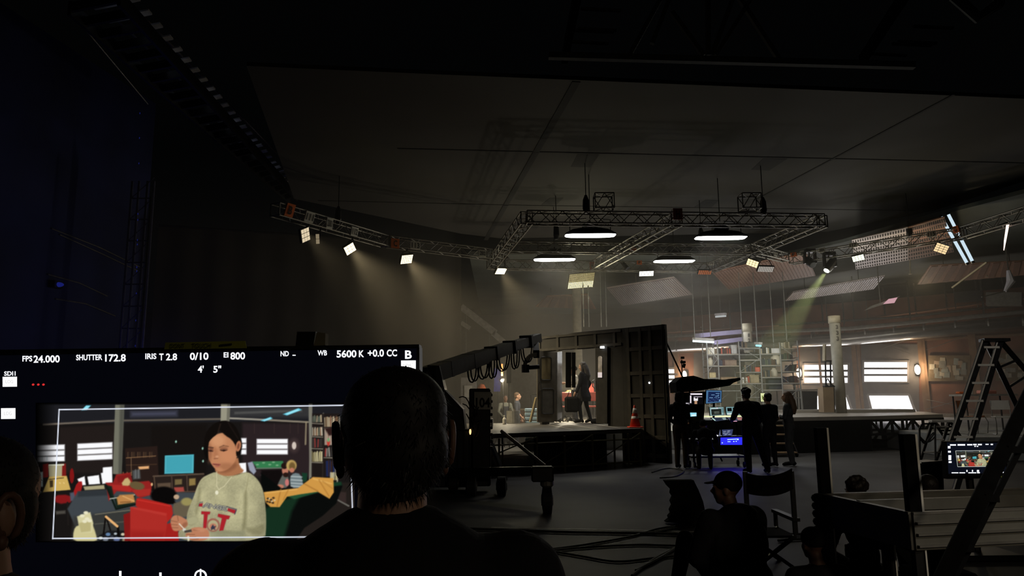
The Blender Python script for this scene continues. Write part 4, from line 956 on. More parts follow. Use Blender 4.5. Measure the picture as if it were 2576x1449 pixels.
tag(MB().slab([V((P(1196, 1000, 37).x, 37, 0)), V((P(1354, 1000, 37).x, 37, 0)), P(1354, 925, 37), P(1196, 915, 37)], .1).build('background_flat', mat('flat_grey', (.16, .14, .11), .8, var=.2)), 'grey-brown background flat behind the two men', 'flat')
# seen through the doorway
def simple_table(lab, u, v, Y, w, h, m): return table('prop_table', lab, V((P(u, v, Y).x, Y, IFZ)), w, .7, h - IFZ, m)
simple_table('pale prop table seen through the doorway of the dark set box', 1452, 1060, 25.0, 1.3, 1.62, WHITE)
for i, (u, lb) in enumerate(((1493, 'red chair right of the walking woman, seen through the doorway'), (1428, 'red chair left in the doorway behind the folded padding'))):
    p = V((P(u, 1000, 24.0).x, 24.0, IFZ)); t = thing('red_chair', lb, 'chair', p, 'red chairs seen through the doorway')
    REDD = mat('chair_red', (.30, .05, .035), .6); MB().box(p + V((0, 0, .45)), (.42, .42, .06), bev=.02).build('seat', REDD, t); MB().box(p + V((0, .2, .78)), (.38, .05, .3), bev=.02).build('backrest', REDD, t)
    for a in (-.18, .18):
        for b in (-.18, .18): MB().tube([p + V((a, b, .42)), p + V((a, b, 0))], .02, 6).build('leg', BLACKM, t)
tag(MB().box(V((P(1488, 962, 25).x, 25.1, 1.86)), (.18, .2, .42), bev=.02).build('red_box', REDD), 'red box on the prop table, right of the walking woman', 'box')
t = thing('prop_trolley', 'small brass burner on the prop table left of the walking woman', 'prop', P(1432, 985, 24.9)); p = V((P(1432, 985, 24.9).x, 24.85, 1.64))
MB().lathe(p, [(.2, 0), (.2, .12), (.1, .16), (.1, .2)], 14).build('body', mat('brass', (.5, .32, .12), .35, .7), t)
for dx in (-.05, .06): MB().ell(p + V((dx, -.2, .1)), .03).build('lamp_bulb', emat('bulb_warm', (1, .87, .62), 10), t)
lamp('POINT', 'doorway_fill_light', t, p + V((0, -.45, .45)), 150, (1, .88, .66), shadow_soft_size=.1)  # fill added in front of the burner to brighten the doorway interior
p = G(1598, 1076, DZ); t = thing('traffic_cone', 'red traffic cone with two white bands at the corner of the deck', 'traffic cone', p)
hC = .52
MB().box(p + V((0, 0, .015)), (.34, .34, .03), bev=.01).build('base', mat('cone_red', (.75, .07, .03), .5, var=.08), t)
rc = lambda z: .13 - .11 * z / hC
MB().lathe(p, [(rc(0), .03), (rc(hC), hC), (.012, hC + .01)], 20).build('body', mat('cone_red', (.75, .07, .03)), t, smooth=True)
for a, b in ((.16, .27), (.34, .46)): MB().lathe(p, [(rc(a) + .004, a), (rc(b) + .004, b)], 20).build('white_band', WHITE, t, smooth=True)
t = thing('door_rig', 'black small lamp unit and cable heap at the foot of the open door', 'lamp', G(1412, 1062, DZ)); p = G(1412, 1063, DZ)
MB().box(p + V((-.03, .1, .42)), (.16, .16, .34), bev=.03).build('housing', BLACKM, t); MB().ell(p + V((0, .0, .45)), .022).build('spark_lamp', emat('spark', (.9, .95, 1), 5), t)
MB().tube([p + V((-.03, .1, .26)), p + V((-.03, .1, .0))], .03, 6).build('stand', BLACKM, t)
cb = MB(); rr = random.Random(4)
for k in range(5):
    cb.tube([p + V((-.35 + .8 * i / 9 + rr.uniform(-.05, .05), rr.uniform(-.15, .15), abs(rr.uniform(.0, .22)) * math.sin(math.pi * i / 9) + .015)) for i in range(10)], .013, 5)
cb.build('cable_heap', RUBBER, t)
p = G(1500, 1066, DZ); tag(MB().ell(p + V((0, 0, .06)), (.16, .12, .09)).ell(p + V((.14, 0, .05)), (.12, .1, .06)).build('sandbag', BLACK, smooth=True), 'black sandbag at the foot of the sliding door', 'sandbag')
# ---------------------------------------------------------------- people
def remesh(mb, vox, smooth=3):
    me = bpy.data.meshes.new('tmp'); me.from_pydata([tuple(x) for x in mb.v], [], mb.f)
    o = bpy.data.objects.new('tmp', me); COL.objects.link(o)
    r = o.modifiers.new('r', 'REMESH'); r.mode = 'VOXEL'; r.voxel_size = vox
    s = o.modifiers.new('s', 'SMOOTH'); s.factor = .5; s.iterations = smooth
    dg = bpy.context.evaluated_depsgraph_get(); dg.update()
    out = bpy.data.meshes.new_from_object(o.evaluated_get(dg)); bpy.data.objects.remove(o); bpy.data.meshes.remove(me)
    out.materials.clear(); return out
def capsule(mb, p0, p1, r0, r1, n=12):
    p0, p1 = V(p0), V(p1); d = p1 - p0
    if d.length < 1e-5: mb.ell(p0, r0); return
    k = []; rs = []
    for a in (-90, -60, -30): k.append(p0 + d.normalized() * r0 * math.sin(math.radians(a))); rs.append(max(r0 * math.cos(math.radians(a)), .002))
    k += [p0, p1]; rs += [r0, r1]
    for a in (30, 60, 90): k.append(p1 + d.normalized() * r1 * math.sin(math.radians(a))); rs.append(max(r1 * math.cos(math.radians(a)), .002))
    mb.tube(k, rs, n)
SKIN = mat('skin', (.42, .24, .16), .55, var=.06); SKIND = mat('skin_brown', (.16, .08, .05), .55, var=.06)
HAIR = mat('hair_dark', (.018, .013, .01), .55, var=.3, scale=40, bump=.3); HAIRB = mat('hair_brown', (.10, .06, .035), .6, var=.3, scale=40, bump=.3)
def cloth(n, c): return mat(n, c, .9, var=.18, scale=9, bump=.25, spec=.1)

STAND = dict(hd=(0, .02, 1.62), nk=(0, -.01, 1.46), ch=(0, 0, 1.27), ws=(0, 0, 1.06), pv=(0, 0, .93),
             sL=(-.19, 0, 1.39), eL=(-.25, -.03, 1.12), wL=(-.25, .06, .88), sR=(.19, 0, 1.39), eR=(.25, -.03, 1.12), wR=(.25, .06, .88),
             hL=(-.09, 0, .90), kL=(-.10, .02, .49), aL=(-.10, -.02, .09), tL=(-.12, .16, .04), hR=(.09, 0, .90), kR=(.10, .02, .49), aR=(.10, -.02, .09), tR=(.12, .16, .04))
SIT = dict(STAND, **{k: (a, b, c - .45) for k, (a, b, c) in dict(hd=(0, .05, 1.62), nk=(0, 0, 1.46), ch=(0, -.02, 1.27), ws=(0, -.03, 1.06), pv=(0, -.02, .93), sL=(-.2, 0, 1.39), eL=(-.26, .08, 1.13), wL=(-.16, .3, 1.08), sR=(.2, 0, 1.39), eR=(.26, .08, 1.13), wR=(.16, .3, 1.08)).items()},
           hL=(-.1, 0, .47), kL=(-.13, .44, .48), aL=(-.13, .42, .09), tL=(-.15, .6, .04), hR=(.1, 0, .47), kR=(.13, .44, .48), aR=(.13, .42, .09), tR=(.15, .6, .04))
def person(label, loc, yaw, pose=None, base=STAND, scale=1.0, top=BLACK, legs=BLACK, shoe=BLACK, skin=SKIN, hair=HAIR, hairk='short', bulk=1.0, look=(0, 0), vox=.014, hands=True, sleeve=True, extra=None):
    """yaw: turned about z, 0 = facing away from the photo camera (+y). Body one surface; hair, cap, coat are its children."""
    J = dict(base); J.update(pose or {}); J = {k: V(v) for k, v in J.items()}
    t = thing('person', label, 'person', loc, None); t.rotation_euler = (0, 0, yaw); t.scale = (scale,) * 3
    mb = MB(); seg = []
    def cap(a, b, ra, rb_, m):
        capsule(mb, a, b, ra, rb_); seg.append((a, b, (ra + rb_) / 2, m))
    b = bulk
    hd, nk = J['hd'], J['nk']; up = (hd - nk).normalized()
    HR = Matrix.Rotation(look[0], 4, 'Z') @ Matrix.Rotation(look[1], 4, 'X')
    H = lambda x, y, z: hd + HR @ V((x, y, z))
    for c, r in (((0, -.012, .03), (.076, .096, .088)), ((0, .02, -.03), (.064, .078, .09)), ((0, .055, -.085), (.04, .036, .035)), ((0, .088, .022), (.058, .014, .014))):
        mb.ell(H(*c), r, HR, 18, 12)
    seg.append((H(0, -.02, .03), H(0, .05, -.07), .09, 0))
    mb.tube([H(0, .09, .02), H(0, .118, -.025), H(0, .1, -.038)], [.009, .016, .012], 8)
    for s in (-1, 1):
        mb.ell(H(s * .08, -.008, -.01), (.012, .022, .034), HR, 10, 8)
        mb.ell(H(s * .035, .072, -.03), (.026, .02, .024), HR, 10, 6)
    mb.ell(H(0, .094, -.062), (.024, .01, .008), HR, 10, 6)
    cap(nk - up * .05, nk + up * .09, .062, .055, 0)
    for q, r in ((J['ch'] + V((0, 0, .02)), (.165 * b, .112 * b, .19)), (J['ws'], (.145 * b, .105 * b, .17)), (J['pv'], (.16 * b, .118 * b, .13))):
        mb.ell(q, r, None, 20, 12)
    seg.append((J['ch'], J['ws'], .14, 1)); seg.append((J['pv'], J['pv'] - V((0, 0, .06)), .14, 2)); seg.append((nk - V((0, 0, .06)), J['ch'], .1, 1))
    for s in 'LR':
        S, E, Wr = J['s' + s], J['e' + s], J['w' + s]
        cap(nk - up * .06, S, .07 * b, .068 * b, 1); cap(S, E, .062 * b, .046 * b, 1); cap(E, Wr, .046 * b, .030 * b, 1 if sleeve else 0)
        cap(J['h' + s], J['k' + s], .088 * b, .062 * b, 2); cap(J['k' + s], J['a' + s], .062 * b, .046 * b, 2); cap(J['a' + s] - V((0, .0, .02)), J['t' + s], .046, .04, 3); cap(J['a' + s] - V((0, .04, .04)), J['a' + s], .04, .045, 3)
        if hands:
            d = (Wr - E).normalized(); sg = -1 if s == 'L' else 1
            side = V((sg, 0, 0)); side = (side - d * side.dot(d)).normalized(); nrm = d.cross(side)
            pc = Wr + d * .05; seg.append((Wr + d * .02, Wr + d * .12, .035, 0))
            R3 = Matrix((nrm, side, d)).transposed().to_4x4(); mb.ell(pc, (.038, .02, .05), R3, 10, 8)
            for k, (o, L) in enumerate(((-.027, .07), (-.009, .08), (.009, .075), (.026, .058))):
                b0 = pc + d * .035 + nrm * o; b1 = b0 + d * L * .5 - side * .012; b2 = b1 + d * L * .42 - side * .026
                mb.tube([b0, b1, b2], [.0095, .009, .0075], 6)
            b0 = pc - d * .015 - nrm * .03; mb.tube([b0, b0 - nrm * .025 + d * .03 - side * .012, b0 - nrm * .02 + d * .06 - side * .022], [.011, .0105, .008], 6)
    me = remesh(mb, vox, 2)
    n = len(me.polygons); c = np.zeros(n * 3); me.polygons.foreach_get('center', c); c = c.reshape(-1, 3)
    best = np.full(n, 1e9); mi = np.zeros(n, int)
    for a, q, r, m in seg:
        a, q = np.array(a), np.array(q); d = q - a; L = max(d @ d, 1e-9)
        tt = np.clip(((c - a) @ d) / L, 0, 1); ds = np.linalg.norm(c - (a + tt[:, None] * d), axis=1) - r
        k = ds < best; best[k] = ds[k]; mi[k] = m
    for m in (skin, top, legs, shoe): me.materials.append(m)
    me.polygons.foreach_set('material_index', mi.astype(np.int32)); me.polygons.foreach_set('use_smooth', [True] * n)
    o = bpy.data.objects.new('body', me); COL.objects.link(o); o.parent = t
    def child(name, mb2, m, v2=.012, strands=0, slen=.03):
        m2 = remesh(mb2, v2, 2); m2.materials.append(m)
        if strands:
            n_ = len(m2.polygons); ce_ = np.zeros(n_ * 3); m2.polygons.foreach_get('center', ce_); no_ = np.zeros(n_ * 3); m2.polygons.foreach_get('normal', no_)
            ce_ = ce_.reshape(-1, 3); no_ = no_.reshape(-1, 3); vv = np.zeros(len(m2.vertices) * 3); m2.vertices.foreach_get('co', vv); vv = vv.reshape(-1, 3).tolist(); ff = [tuple(p.vertices) for p in m2.polygons]
            g_ = np.random.default_rng(strands)
            for i_ in g_.integers(0, n_, strands):
                c_, q_ = ce_[i_] + g_.normal(0, .002, 3), no_[i_]; tip = c_ + (q_ * .35 + np.array((g_.normal(0, .3), g_.normal(0, .3), -.75))) * slen * g_.uniform(.6, 1.2); w_ = np.cross(q_, tip - c_); w_ = w_ / (np.linalg.norm(w_) + 1e-9) * .0011; b_ = len(vv)
                vv += [(c_ - w_).tolist(), (c_ + w_).tolist(), tip.tolist()]; ff.append((b_, b_ + 1, b_ + 2))
            m3 = bpy.data.meshes.new(name); m3.from_pydata(vv, [], ff); m3.materials.append(m); m2 = m3; m2.polygons.foreach_set('use_smooth', [True] * len(m2.polygons))
        q = bpy.data.objects.new(name, m2); COL.objects.link(q); q.parent = t; return q
    h = MB()
    if hairk in ('short', 'long', 'bun', 'curly'):
        h.ell(H(0, -.03, .055), (.088, .1, .085), HR, 18, 12); h.ell(H(0, -.06, -.005), (.078, .062, .085), HR, 16, 10)
        if hairk == 'long':
            h.tube([H(0, -.06, .02), H(0, -.1, -.12), H(.0, -.115, -.28), H(0, -.1, -.42)], [.09, .098, .1, .06], 12)
            for s in (-1, 1): h.tube([H(s * .065, .0, .05), H(s * .085, -.01, -.08), H(s * .09, .01, -.26)], [.03, .035, .025], 8)
        if hairk == 'bun': h.ell(H(0, -.12, .06), .045)
        if hairk == 'curly':
            r_ = random.Random(3)
            for _ in range(40):
                a, e = r_.uniform(0, 6.28), r_.uniform(-.2, 1.5); h.ell(H(.09 * math.cos(a) * math.cos(e), -.03 + .1 * math.sin(a) * math.cos(e) - (.04 if math.sin(a) > 0 else 0), .06 + .085 * math.sin(e)), r_.uniform(.022, .036), nu=8, nv=6)
        child('hair', h, hair, .011)
    if hairk in ('cap', 'beanie', 'hood', 'capback'):
        h.ell(H(0, -.015, .05), (.092, .11, .09), HR, 18, 12)
        if hairk in ('cap', 'capback'):
            sg = 1 if hairk == 'cap' else 1
            h.slab([H(-.07, .07, .045), H(-.06, .14, .035), H(0, .175, .03), H(.06, .14, .035), H(.07, .07, .045)], .014)
        if hairk == 'hood': h.ell(H(0, -.03, -.03), (.098, .105, .13), HR, 16, 10); h.ell(nk + V((0, -.05, 0)), (.13, .1, .08))
        child('cap' if hairk.startswith('cap') else hairk, h, BLACK, .012)
    # eyes and brows
    if hairk != 'none':
        e = MB()
        for s in (-1, 1): e.ell(H(s * .031, .083, .004), (.012, .007, .007), HR, 8, 6); e.tube([H(s * .015, .1, .026), H(s * .045, .09, .026)], .004, 5)
        ob = e.build('eyes_and_brows', HAIR, t, local=True)
    if extra: extra(t, J, H, child)
    return t
def at(u, v, z=0.0): return G(u, v, z)
OLIVE = cloth('olive_cloth', (.05, .045, .03)); TEE = cloth('dark_tee', (.055, .06, .075)); SAGE = cloth('sage_shirt', (.16, .165, .14)); WSH = cloth('white_shirt', (.55, .52, .46)); DENIM = cloth('dark_trousers', (.03, .032, .04)); JKT = cloth('black_jacket', (.014, .014, .016)); KHAKI = cloth('umber_trousers', (.035, .026, .02)); GREYK = cloth('grey_knit', (.05, .052, .055))

# walking woman on the deck
def coat(t, J, H, child):
    m = MB(); m.lathe((0, -.01, 0), [(.20, .62), (.215, .75), (.19, .95), (.175, 1.1), (.19, 1.25), (.2, 1.36), (.1, 1.46)], 20)
    for s in 'LR': capsule(m, J['s' + s], J['e' + s], .078, .062); capsule(m, J['e' + s], J['w' + s], .062, .048)
    m.v = [(x, y * .78 + (.05 if z < .8 else 0) * (1 if x > 0 else -1), z) for x, y, z in m.v]
    child('coat', m, JKT, .014)
WPOS = V((P(1470, 1064, 21.2).x, 21.2, DZ))
WPOS = G(1470, 1065, DZ)
person('woman in a long dark coat walking across the doorway with a black bag', WPOS, math.radians(70), dict(kL=(-.09, .11, .5), aL=(-.09, .06, .1), tL=(-.1, .24, .05), kR=(.09, -.06, .5), aR=(.09, -.17, .12), tR=(.1, -.03, .05), eR=(.24, -.14, 1.14), wR=(.24, -.02, .9), eL=(-.24, .06, 1.12), wL=(-.27, .16, .9)), scale=1.0, top=JKT, legs=JKT, hairk='long', extra=coat, look=(0, -.1))
bg_ = WPOS + V((-.36, -.1, .42)); t = thing('shoulder_bag', 'black bag carried by the walking woman in the doorway', 'bag', bg_)
MB().box(bg_ + V((0, 0, .12)), (.4, .16, .44), .1, bev=.05).build('body', BLACK, t); MB().tube([bg_ + V((-.12, 0, .32)), bg_ + V((-.06, 0, .5)), bg_ + V((.06, 0, .5)), bg_ + V((.12, 0, .32))], .012, 6).build('strap', BLACK, t)
q = V((P(1446, 1000, 23.2).x, 23.2, 0)); person('person in a white shirt behind the walking woman, seen through the doorway', q + V((0, 0, IFZ)), math.radians(100), dict(eL=(-.24, .1, 1.16), wL=(-.2, .34, 1.2), eR=(.24, .1, 1.16), wR=(.2, .34, 1.2)), top=WSH, legs=DENIM, skin=SKIN, hair=HAIRB, hairk='cap')
# two men
q = V((P(1271, 1000, 25.7).x, 25.7, 0)); person('man in a sage shirt and dark overalls behind the deck', q, math.radians(195), dict(eL=(-.26, .04, 1.14), wL=(-.08, .24, .98), eR=(.26, .04, 1.14), wR=(.12, .22, .95)), top=SAGE, legs=DENIM, skin=SKIND, hairk='bun', scale=.98,
       extra=lambda t, J, H, ch: ch('overall_bib', MB().box((0, .0, 1.18), (.24, .27, .32), bev=.04).box((0, 0, 1.0), (.36, .29, .2), bev=.06), DENIM, .016))
q = V((P(1301, 1000, 25.0).x, 25.0, 0)); person('man in a dark tee with bare arms facing right behind the grey bin', q, math.radians(-100), dict(eL=(-.26, -.02, 1.12), wL=(-.2, .1, .88), eR=(.25, .02, 1.12), wR=(.22, .16, .95)), top=TEE, legs=DENIM, hair=HAIRB, hairk='short', sleeve=False, scale=1.02)
# crew at the computer cart
person('crew member in a dark hoodie standing left of the glowing computer cart', at(1716, 1178), math.radians(-35), dict(eL=(-.26, .02, 1.12), wL=(-.2, .2, 1.0), eR=(.26, .06, 1.12), wR=(.14, .26, 1.05)), top=JKT, legs=KHAKI, hairk='hood', bulk=1.2, scale=.95)
person('crew member crouching on a low stool before the glowing computer cart', at(1778, 1186), math.radians(-10), dict(hd=(0, .3, 1.02), nk=(0, .22, .9), ch=(0, .1, .78), sL=(-.2, .16, .86), sR=(.2, .16, .86), eL=(-.28, .3, .66), eR=(.28, .3, .66), wL=(-.16, .5, .62), wR=(.16, .5, .62)), base=SIT, top=JKT, legs=JKT, hairk='beanie', bulk=1.1, scale=.92)
person('crew member with curly hair leaning at the right of the computer cart, nearest to it', at(1896, 1190), math.radians(8), dict(hd=(.02, .2, 1.58), nk=(0, .12, 1.44), ch=(0, .06, 1.25), sL=(-.2, .1, 1.37), sR=(.2, .1, 1.37), eL=(-.3, .16, 1.12), wL=(-.24, .38, 1.06), eR=(.3, .1, 1.1), wR=(.3, .3, .98), aR=(.26, -.1, .09), kR=(.2, .02, .5), tR=(.3, .08, .04)), top=JKT, legs=JKT, hairk='curly', bulk=1.28, scale=.99, look=(0, -.2))
person('crew member half hidden behind the curly haired one, by the bright small screen', at(1942, 1174), math.radians(20), dict(eL=(-.26, .04, 1.12), wL=(-.2, .26, 1.02), eR=(.26, .04, 1.12), wR=(.2, .26, 1.02)), top=JKT, legs=JKT, hairk='short', bulk=1.15, scale=.93)
person('woman with long hair and folded arms standing right of the computer cart', at(1992, 1172), math.radians(62), dict(eL=(-.25, .06, 1.13), wL=(.08, .2, 1.16), eR=(.25, .06, 1.13), wR=(-.08, .2, 1.12), kL=(-.1, .04, .49)), top=GREYK, legs=GREYK, hairk='long', hair=HAIRB, bulk=1.1, scale=.945, look=(.1, -.05))
# seated people in front
def low_seat(lab, p, w, h):
    t = thing('low_stool', lab, 'stool', p, 'low crew stools')
    MB().box(V(p) + V((0, 0, h - .03)), (w, .34, .06), bev=.02).build('seat', BLACK, t)
    for a in (-1, 1):
        for b in (-1, 1): MB().tube([V(p) + V((a * w * .4, b * .13, 0)), V(p) + V((a * w * .4, b * .13, h - .05))], .018, 6).build('leg', BLACKM, t)
p = V((P(1842, 1300, 5.3).x, 5.3, 0)); low_seat('low black stool under the seated man in the cap', p + V((.02, 0, 0)), .42, .17)
LOW = {k: (a, b, c - .25) for k, (a, b, c) in SIT.items() if k not in ('kL', 'kR', 'aL', 'aR', 'tL', 'tR')}
LOW.update(kL=(-.16, .4, .5), kR=(.22, .4, .5), aL=(-.2, .5, .09), aR=(.2, .5, .09), tL=(-.22, .68, .04), tR=(.22, .68, .04))
def hoodpart(t, J, H, ch):
    m = MB(); m.ell(J['ch'] + V((0, -.02, -.05)), (.26, .19, .3)); m.ell(J['ws'] + V((0, 0, -.1)), (.29, .22, .2)); m.ell(J['nk'] + V((0, -.07, -.02)), (.17, .12, .09))
    for s in 'LR': capsule(m, J['s' + s], J['e' + s], .105, .09); capsule(m, J['e' + s], J['w' + s], .09, .06)
    ch('jacket', m, JKT, .016)
person('seated man in a cap and bulky dark jacket, seen from behind beside the director chair', p, math.radians(22), LOW, base=SIT, top=JKT, legs=JKT, skin=SKIND, hairk='cap', bulk=1.15, scale=.93, look=(.75, .0), extra=hoodpart)
p = G(2155, 1400); p.z = 0; low_seat('low black stool behind the equipment cart, left one', p, .4, .3)
L2 = {k: (a, b, c - .12) for k, (a, b, c) in SIT.items() if k not in ('kL', 'kR', 'aL', 'aR', 'tL', 'tR')}
L2.update(kL=(-.15, .45, .45), kR=(.15, .45, .45))
pp = V((P(2155, 1210, 5.4).x, 5.4, 0)); bpy.data.objects['low_stool.001'].location = pp
person('curly haired person whose head shows above the rail of the equipment cart', pp, 0.1, L2, base=SIT, top=JKT, legs=JKT, hairk='curly', scale=.77)
pp = V((P(2335, 1200, 5.4).x, 5.4, 0)); low_seat('low black stool behind the equipment cart, right one', pp, .4, .28)
person('dark haired person whose head shows between the cart post and the small monitor', pp, -.2, L2, base=SIT, top=JKT, legs=JKT, hairk='short', scale=.79)
pp = V((P(2050, 1449, 4.3).x, 4.4, 0)); low_seat('low black stool at the bottom edge beside the equipment cart', pp + V((0, -.1, 0)), .4, .2)
person('person in black seated low at the bottom edge, left of the equipment cart', pp + V((.02, -.1, 0)), .2, LOW, base=SIT, top=JKT, legs=JKT, skin=SKIND, hairk='beanie', bulk=1.2, scale=.72)
# near people
def ears(t, J, H):
    for s in (-1, 1):
        m = MB(); m.tube([H(s * (.084 + .010 * math.sin(math.radians(a * .5 + 60))), -.008 - .019 * math.cos(math.radians(a)), -.008 + .036 * math.sin(math.radians(a)) * (1 if a < 180 else .95)) for a in range(-75, 200, 25)], [.0035] + [.0062] * 9 + [.004], 7)
        m.ell(H(s * .083, -.006, -.010), (.006, .016, .028), None, 10, 8); m.ell(H(s * .084, -.002, -.046), (.007, .010, .012), None, 8, 6)
        o = m.build('ear', SKIND, t, smooth=True, local=True)  # darker skin puts the shade on the ear into its colour
def fg(t, J, H, ch):
    ears(t, J, H)
    m = MB(); m.ell(J['nk'] + V((0, .005, -.0)), (.073, .078, .046)); ch('collar', m, JKT, .01)
    m = MB()
    for s in 'LR': capsule(m, J['nk'] - V((0, 0, .1)), J['s' + s], .1, .085); capsule(m, J['s' + s], J['e' + s], .085, .07)
    m.ell(J['ch'], (.22, .15, .26)); ch('jacket', m, JKT, .014)
hp_ = P(985, 1110, 1.18); sc_ = 1.0
person('man with short dark hair seen from behind before the big monitor', V((hp_.x, 1.2, hp_.z - 1.17)), math.radians(8), dict(hd=(0, .0, 1.17), nk=(.0, -.02, 1.01)), base=SIT, top=JKT, legs=DENIM, hairk='none', bulk=1.05, look=(.12, -.05), vox=.009, extra=lambda t, J, H, ch: (fg(t, J, H, ch), ch('hair', MB().ell(H(0, -.014, .030), (.087, .106, .090), None, 20, 14).ell(H(0, -.03, .048), (.084, .09, .072), None, 20, 14).ell(H(0, -.042, -.015), (.084, .07, .076), None, 18, 12).ell(H(0, -.05, -.05), (.066, .05, .044)), mat('hair_black', (.009, .007, .006), .6, var=.2, scale=40), .007, 3000, .013)))
hp_ = P(-80, 1285, 1.2)
person('person with cropped hair cut by the picture edge beside the big monitor', V((hp_.x, 1.2, hp_.z - 1.17)), math.radians(155), dict(hd=(0, .0, 1.17), nk=(.0, -.02, 1.01)), base=SIT, top=JKT, legs=DENIM, hairk='none', look=(.0, -.12), vox=.009, extra=lambda t, J, H, ch, HR=Matrix.Rotation(-.12, 4, 'X'): (fg(t, J, H, ch), ch('hair', MB().ell(H(0, -.012, .040), (.0805, .092, .080), HR, 20, 14).ell(H(0, -.05, -.005), (.070, .046, .075), HR), mat('hair_cropped', (.014, .012, .010), .7, var=.2, scale=60), .007, 3500, .007)))
# ---------------------------------------------------------------- camera crane
cr = thing('camera_crane', 'black telescopic camera crane reaching from its wheeled dolly up to the set box door', 'camera crane', G(1210, 1245))
CD = G(1205, 1235)
cy_ = CD.y
def at_y(u, v, dy=0.0): return P(u, v, cy_ + dy)
arm0, arm1 = P(1075, 944, 12.6), P(1352, 850, 17.2)
d = arm1 - arm0
for i, (a, b, w, h) in enumerate(((0, .42, .30, .28), (.38, .66, .26, .24), (.62, 1.0, .22, .2))):
    MB().bar(arm0 + d * a, arm0 + d * b, w, h).build('boom', mat('boom_black', (.022, .021, .019), .5, .3, var=.2), cr)
rl = MB()
for a in (.12, .3, .5, .68, .86): rl.bar(arm0 + d * a, arm0 + d * (a + .018), .31, .29)
rl.bar(arm0 + d * .05 + V((0, -.18, -.07)), arm0 + d * .95 + V((0, -.14, -.05)), .03, .04); rl.build('boom_clamp', BLACKM, cr)
for a0_, a1_, dip in ((.30, .37, .34), (.38, .47, .36), (.48, .53, .42), (.55, .66, .36), (.70, .76, .42), (.80, .93, .40)):
    for e in (0, .025):
        q0, q1 = arm0 + d * (a0_ + e), arm0 + d * (a1_ + e)
        MB().tube([q0.lerp(q1, i / 10) + V(((i - 5) * .012 * math.sin(math.pi * i / 10), -.12 - e, -.1 - dip * 4 * (i / 10) * (1 - i / 10))) for i in range(11)], .016, 5).build('loop_cable', RUBBER, cr)
# remote head: bracket, ring arm, camera
hx = P(1349, 880, 16.6)
MB().bar(arm1 + V((-.05, 0, -.1)), hx + V((0, 0, -.1)), .14, .2).build('head_post', BLACKM, cr)
rg = MB(); c_ = P(1346, 925, 16.6)
pts = []
for i in range(10):
    a = math.radians(80 + 11 * i); pts.append(c_ + V((.24 * math.cos(a), 0, .30 * math.sin(a))))
for a, b in zip(pts[:-1], pts[1:]): rg.bar(a, b, .14, .09)
rg.build('head_ring', PALE, cr)
MB().lathe(c_ + V((-.22, 0, -.02)), [(.0, -.09), (.09, -.09), (.09, .09), (.0, .09)], 14).tube([c_ + V((-.2, 0, 0)), c_ + V((.1, 0, .02))], .05, 8).build('camera_head', BLACKM, cr)
# column, bulky base and wheels
MB().box(V((CD.x + .02, cy_, .9)), (.36, .3, 1.62), bev=.02).build('column', BLACKM, cr)
MB().slab([at_y(1075, 1000, .1), at_y(1075, 918, .1), at_y(1105, 920, .1), at_y(1118, 980, .1), at_y(1165, 1030, .1), at_y(1170, 1080, .1), at_y(1080, 1090, .1)][::-1], .5).build('counterweight', BLACKM, cr)
MB().box(V((CD.x - .42, cy_ + .1, .55)), (.72, .5, .95), bev=.03).build('base_box', mat('base_dark', (.018, .02, .026), .5, .3), cr)
pl_ = MB()
for i in range(7): pl_.bar(V((CD.x - .74 + i * .1, cy_ - .17, .2)), V((CD.x - .74 + i * .1, cy_ - .17, 1.0)), .025, .03)
pl_.build('side_bars', BLACKM, cr)
MB().slab([at_y(1193, 1030, -.2), at_y(1236, 1030, -.2), at_y(1236, 986, -.2), at_y(1193, 986, -.2)], .05).build('number_plate', mat('plate_grey', (.42, .40, .35), .6), cr)
tm = MB(); p_ = [at_y(1197, 1024, -.206), at_y(1233, 1024, -.206), at_y(1197, 1000, -.206)]
text_map(tm, '104', lambda x, y: p_[0].lerp(p_[1], x) + (p_[2] - p_[0]) * y, .03); tm.build('lettering', INK, cr)
nb_ = MB()
for i in range(9): nb_.box(V((CD.x + .21, cy_ - .12, .72 + i * .11)), (.06, .1, .05), bev=.01)
nb_.build('side_knobs', BLACKM, cr)
for k in range(6):
    q0 = at_y(1155 + k * 9, 1000 + (k % 3) * 26, -.25); q1 = at_y(1182 + (k % 2) * 14, 1050 + (k % 3) * 20, -.3)
    MB().tube([q0.lerp(q1, i / 8) + V((.10 * math.sin(math.pi * i / 8), -.08 * math.sin(math.pi * i / 8), .08 * math.sin(2 * math.pi * i / 8 + k))) for i in range(9)], .010, 5).build('cable', RUBBER, cr)
MB().bar(V((CD.x - .85, cy_ - .1, .34)), G(1378, 1262) * 1 + V((0, 0, .47)), .07, .09).build('outrigger', BLACKM, cr)
MB().bar(V((CD.x - .85, cy_ - .1, .26)), G(1378, 1262) * 1 + V((-.25, .1, .40)), .04, .05).build('outrigger', BLACKM, cr)
MB().tube([at_y(1262, 1085, -.1), G(1372, 1262) + V((0, 0, .52))], .03, 8).build('stay', ALUD, cr)
MB().bar(at_y(1238, 1120, .3), G(1272, 1240) + V((0, 0, .2)), .05, .08).build('stay', BLACKM, cr)
MB().tube([at_y(1252, 1222, -.2), at_y(1265, 1204, -.2)], .02, 6).build('chrome_bar', ALU, cr)
WP_ = G(1377, 1292)
MB().box(WP_ + V((-.06, 0, .52)), (.3, .2, .2), bev=.02).build('wheel_bracket', BLACKM, cr)
R90 = Matrix.Rotation(math.pi / 2, 4, 'Y')
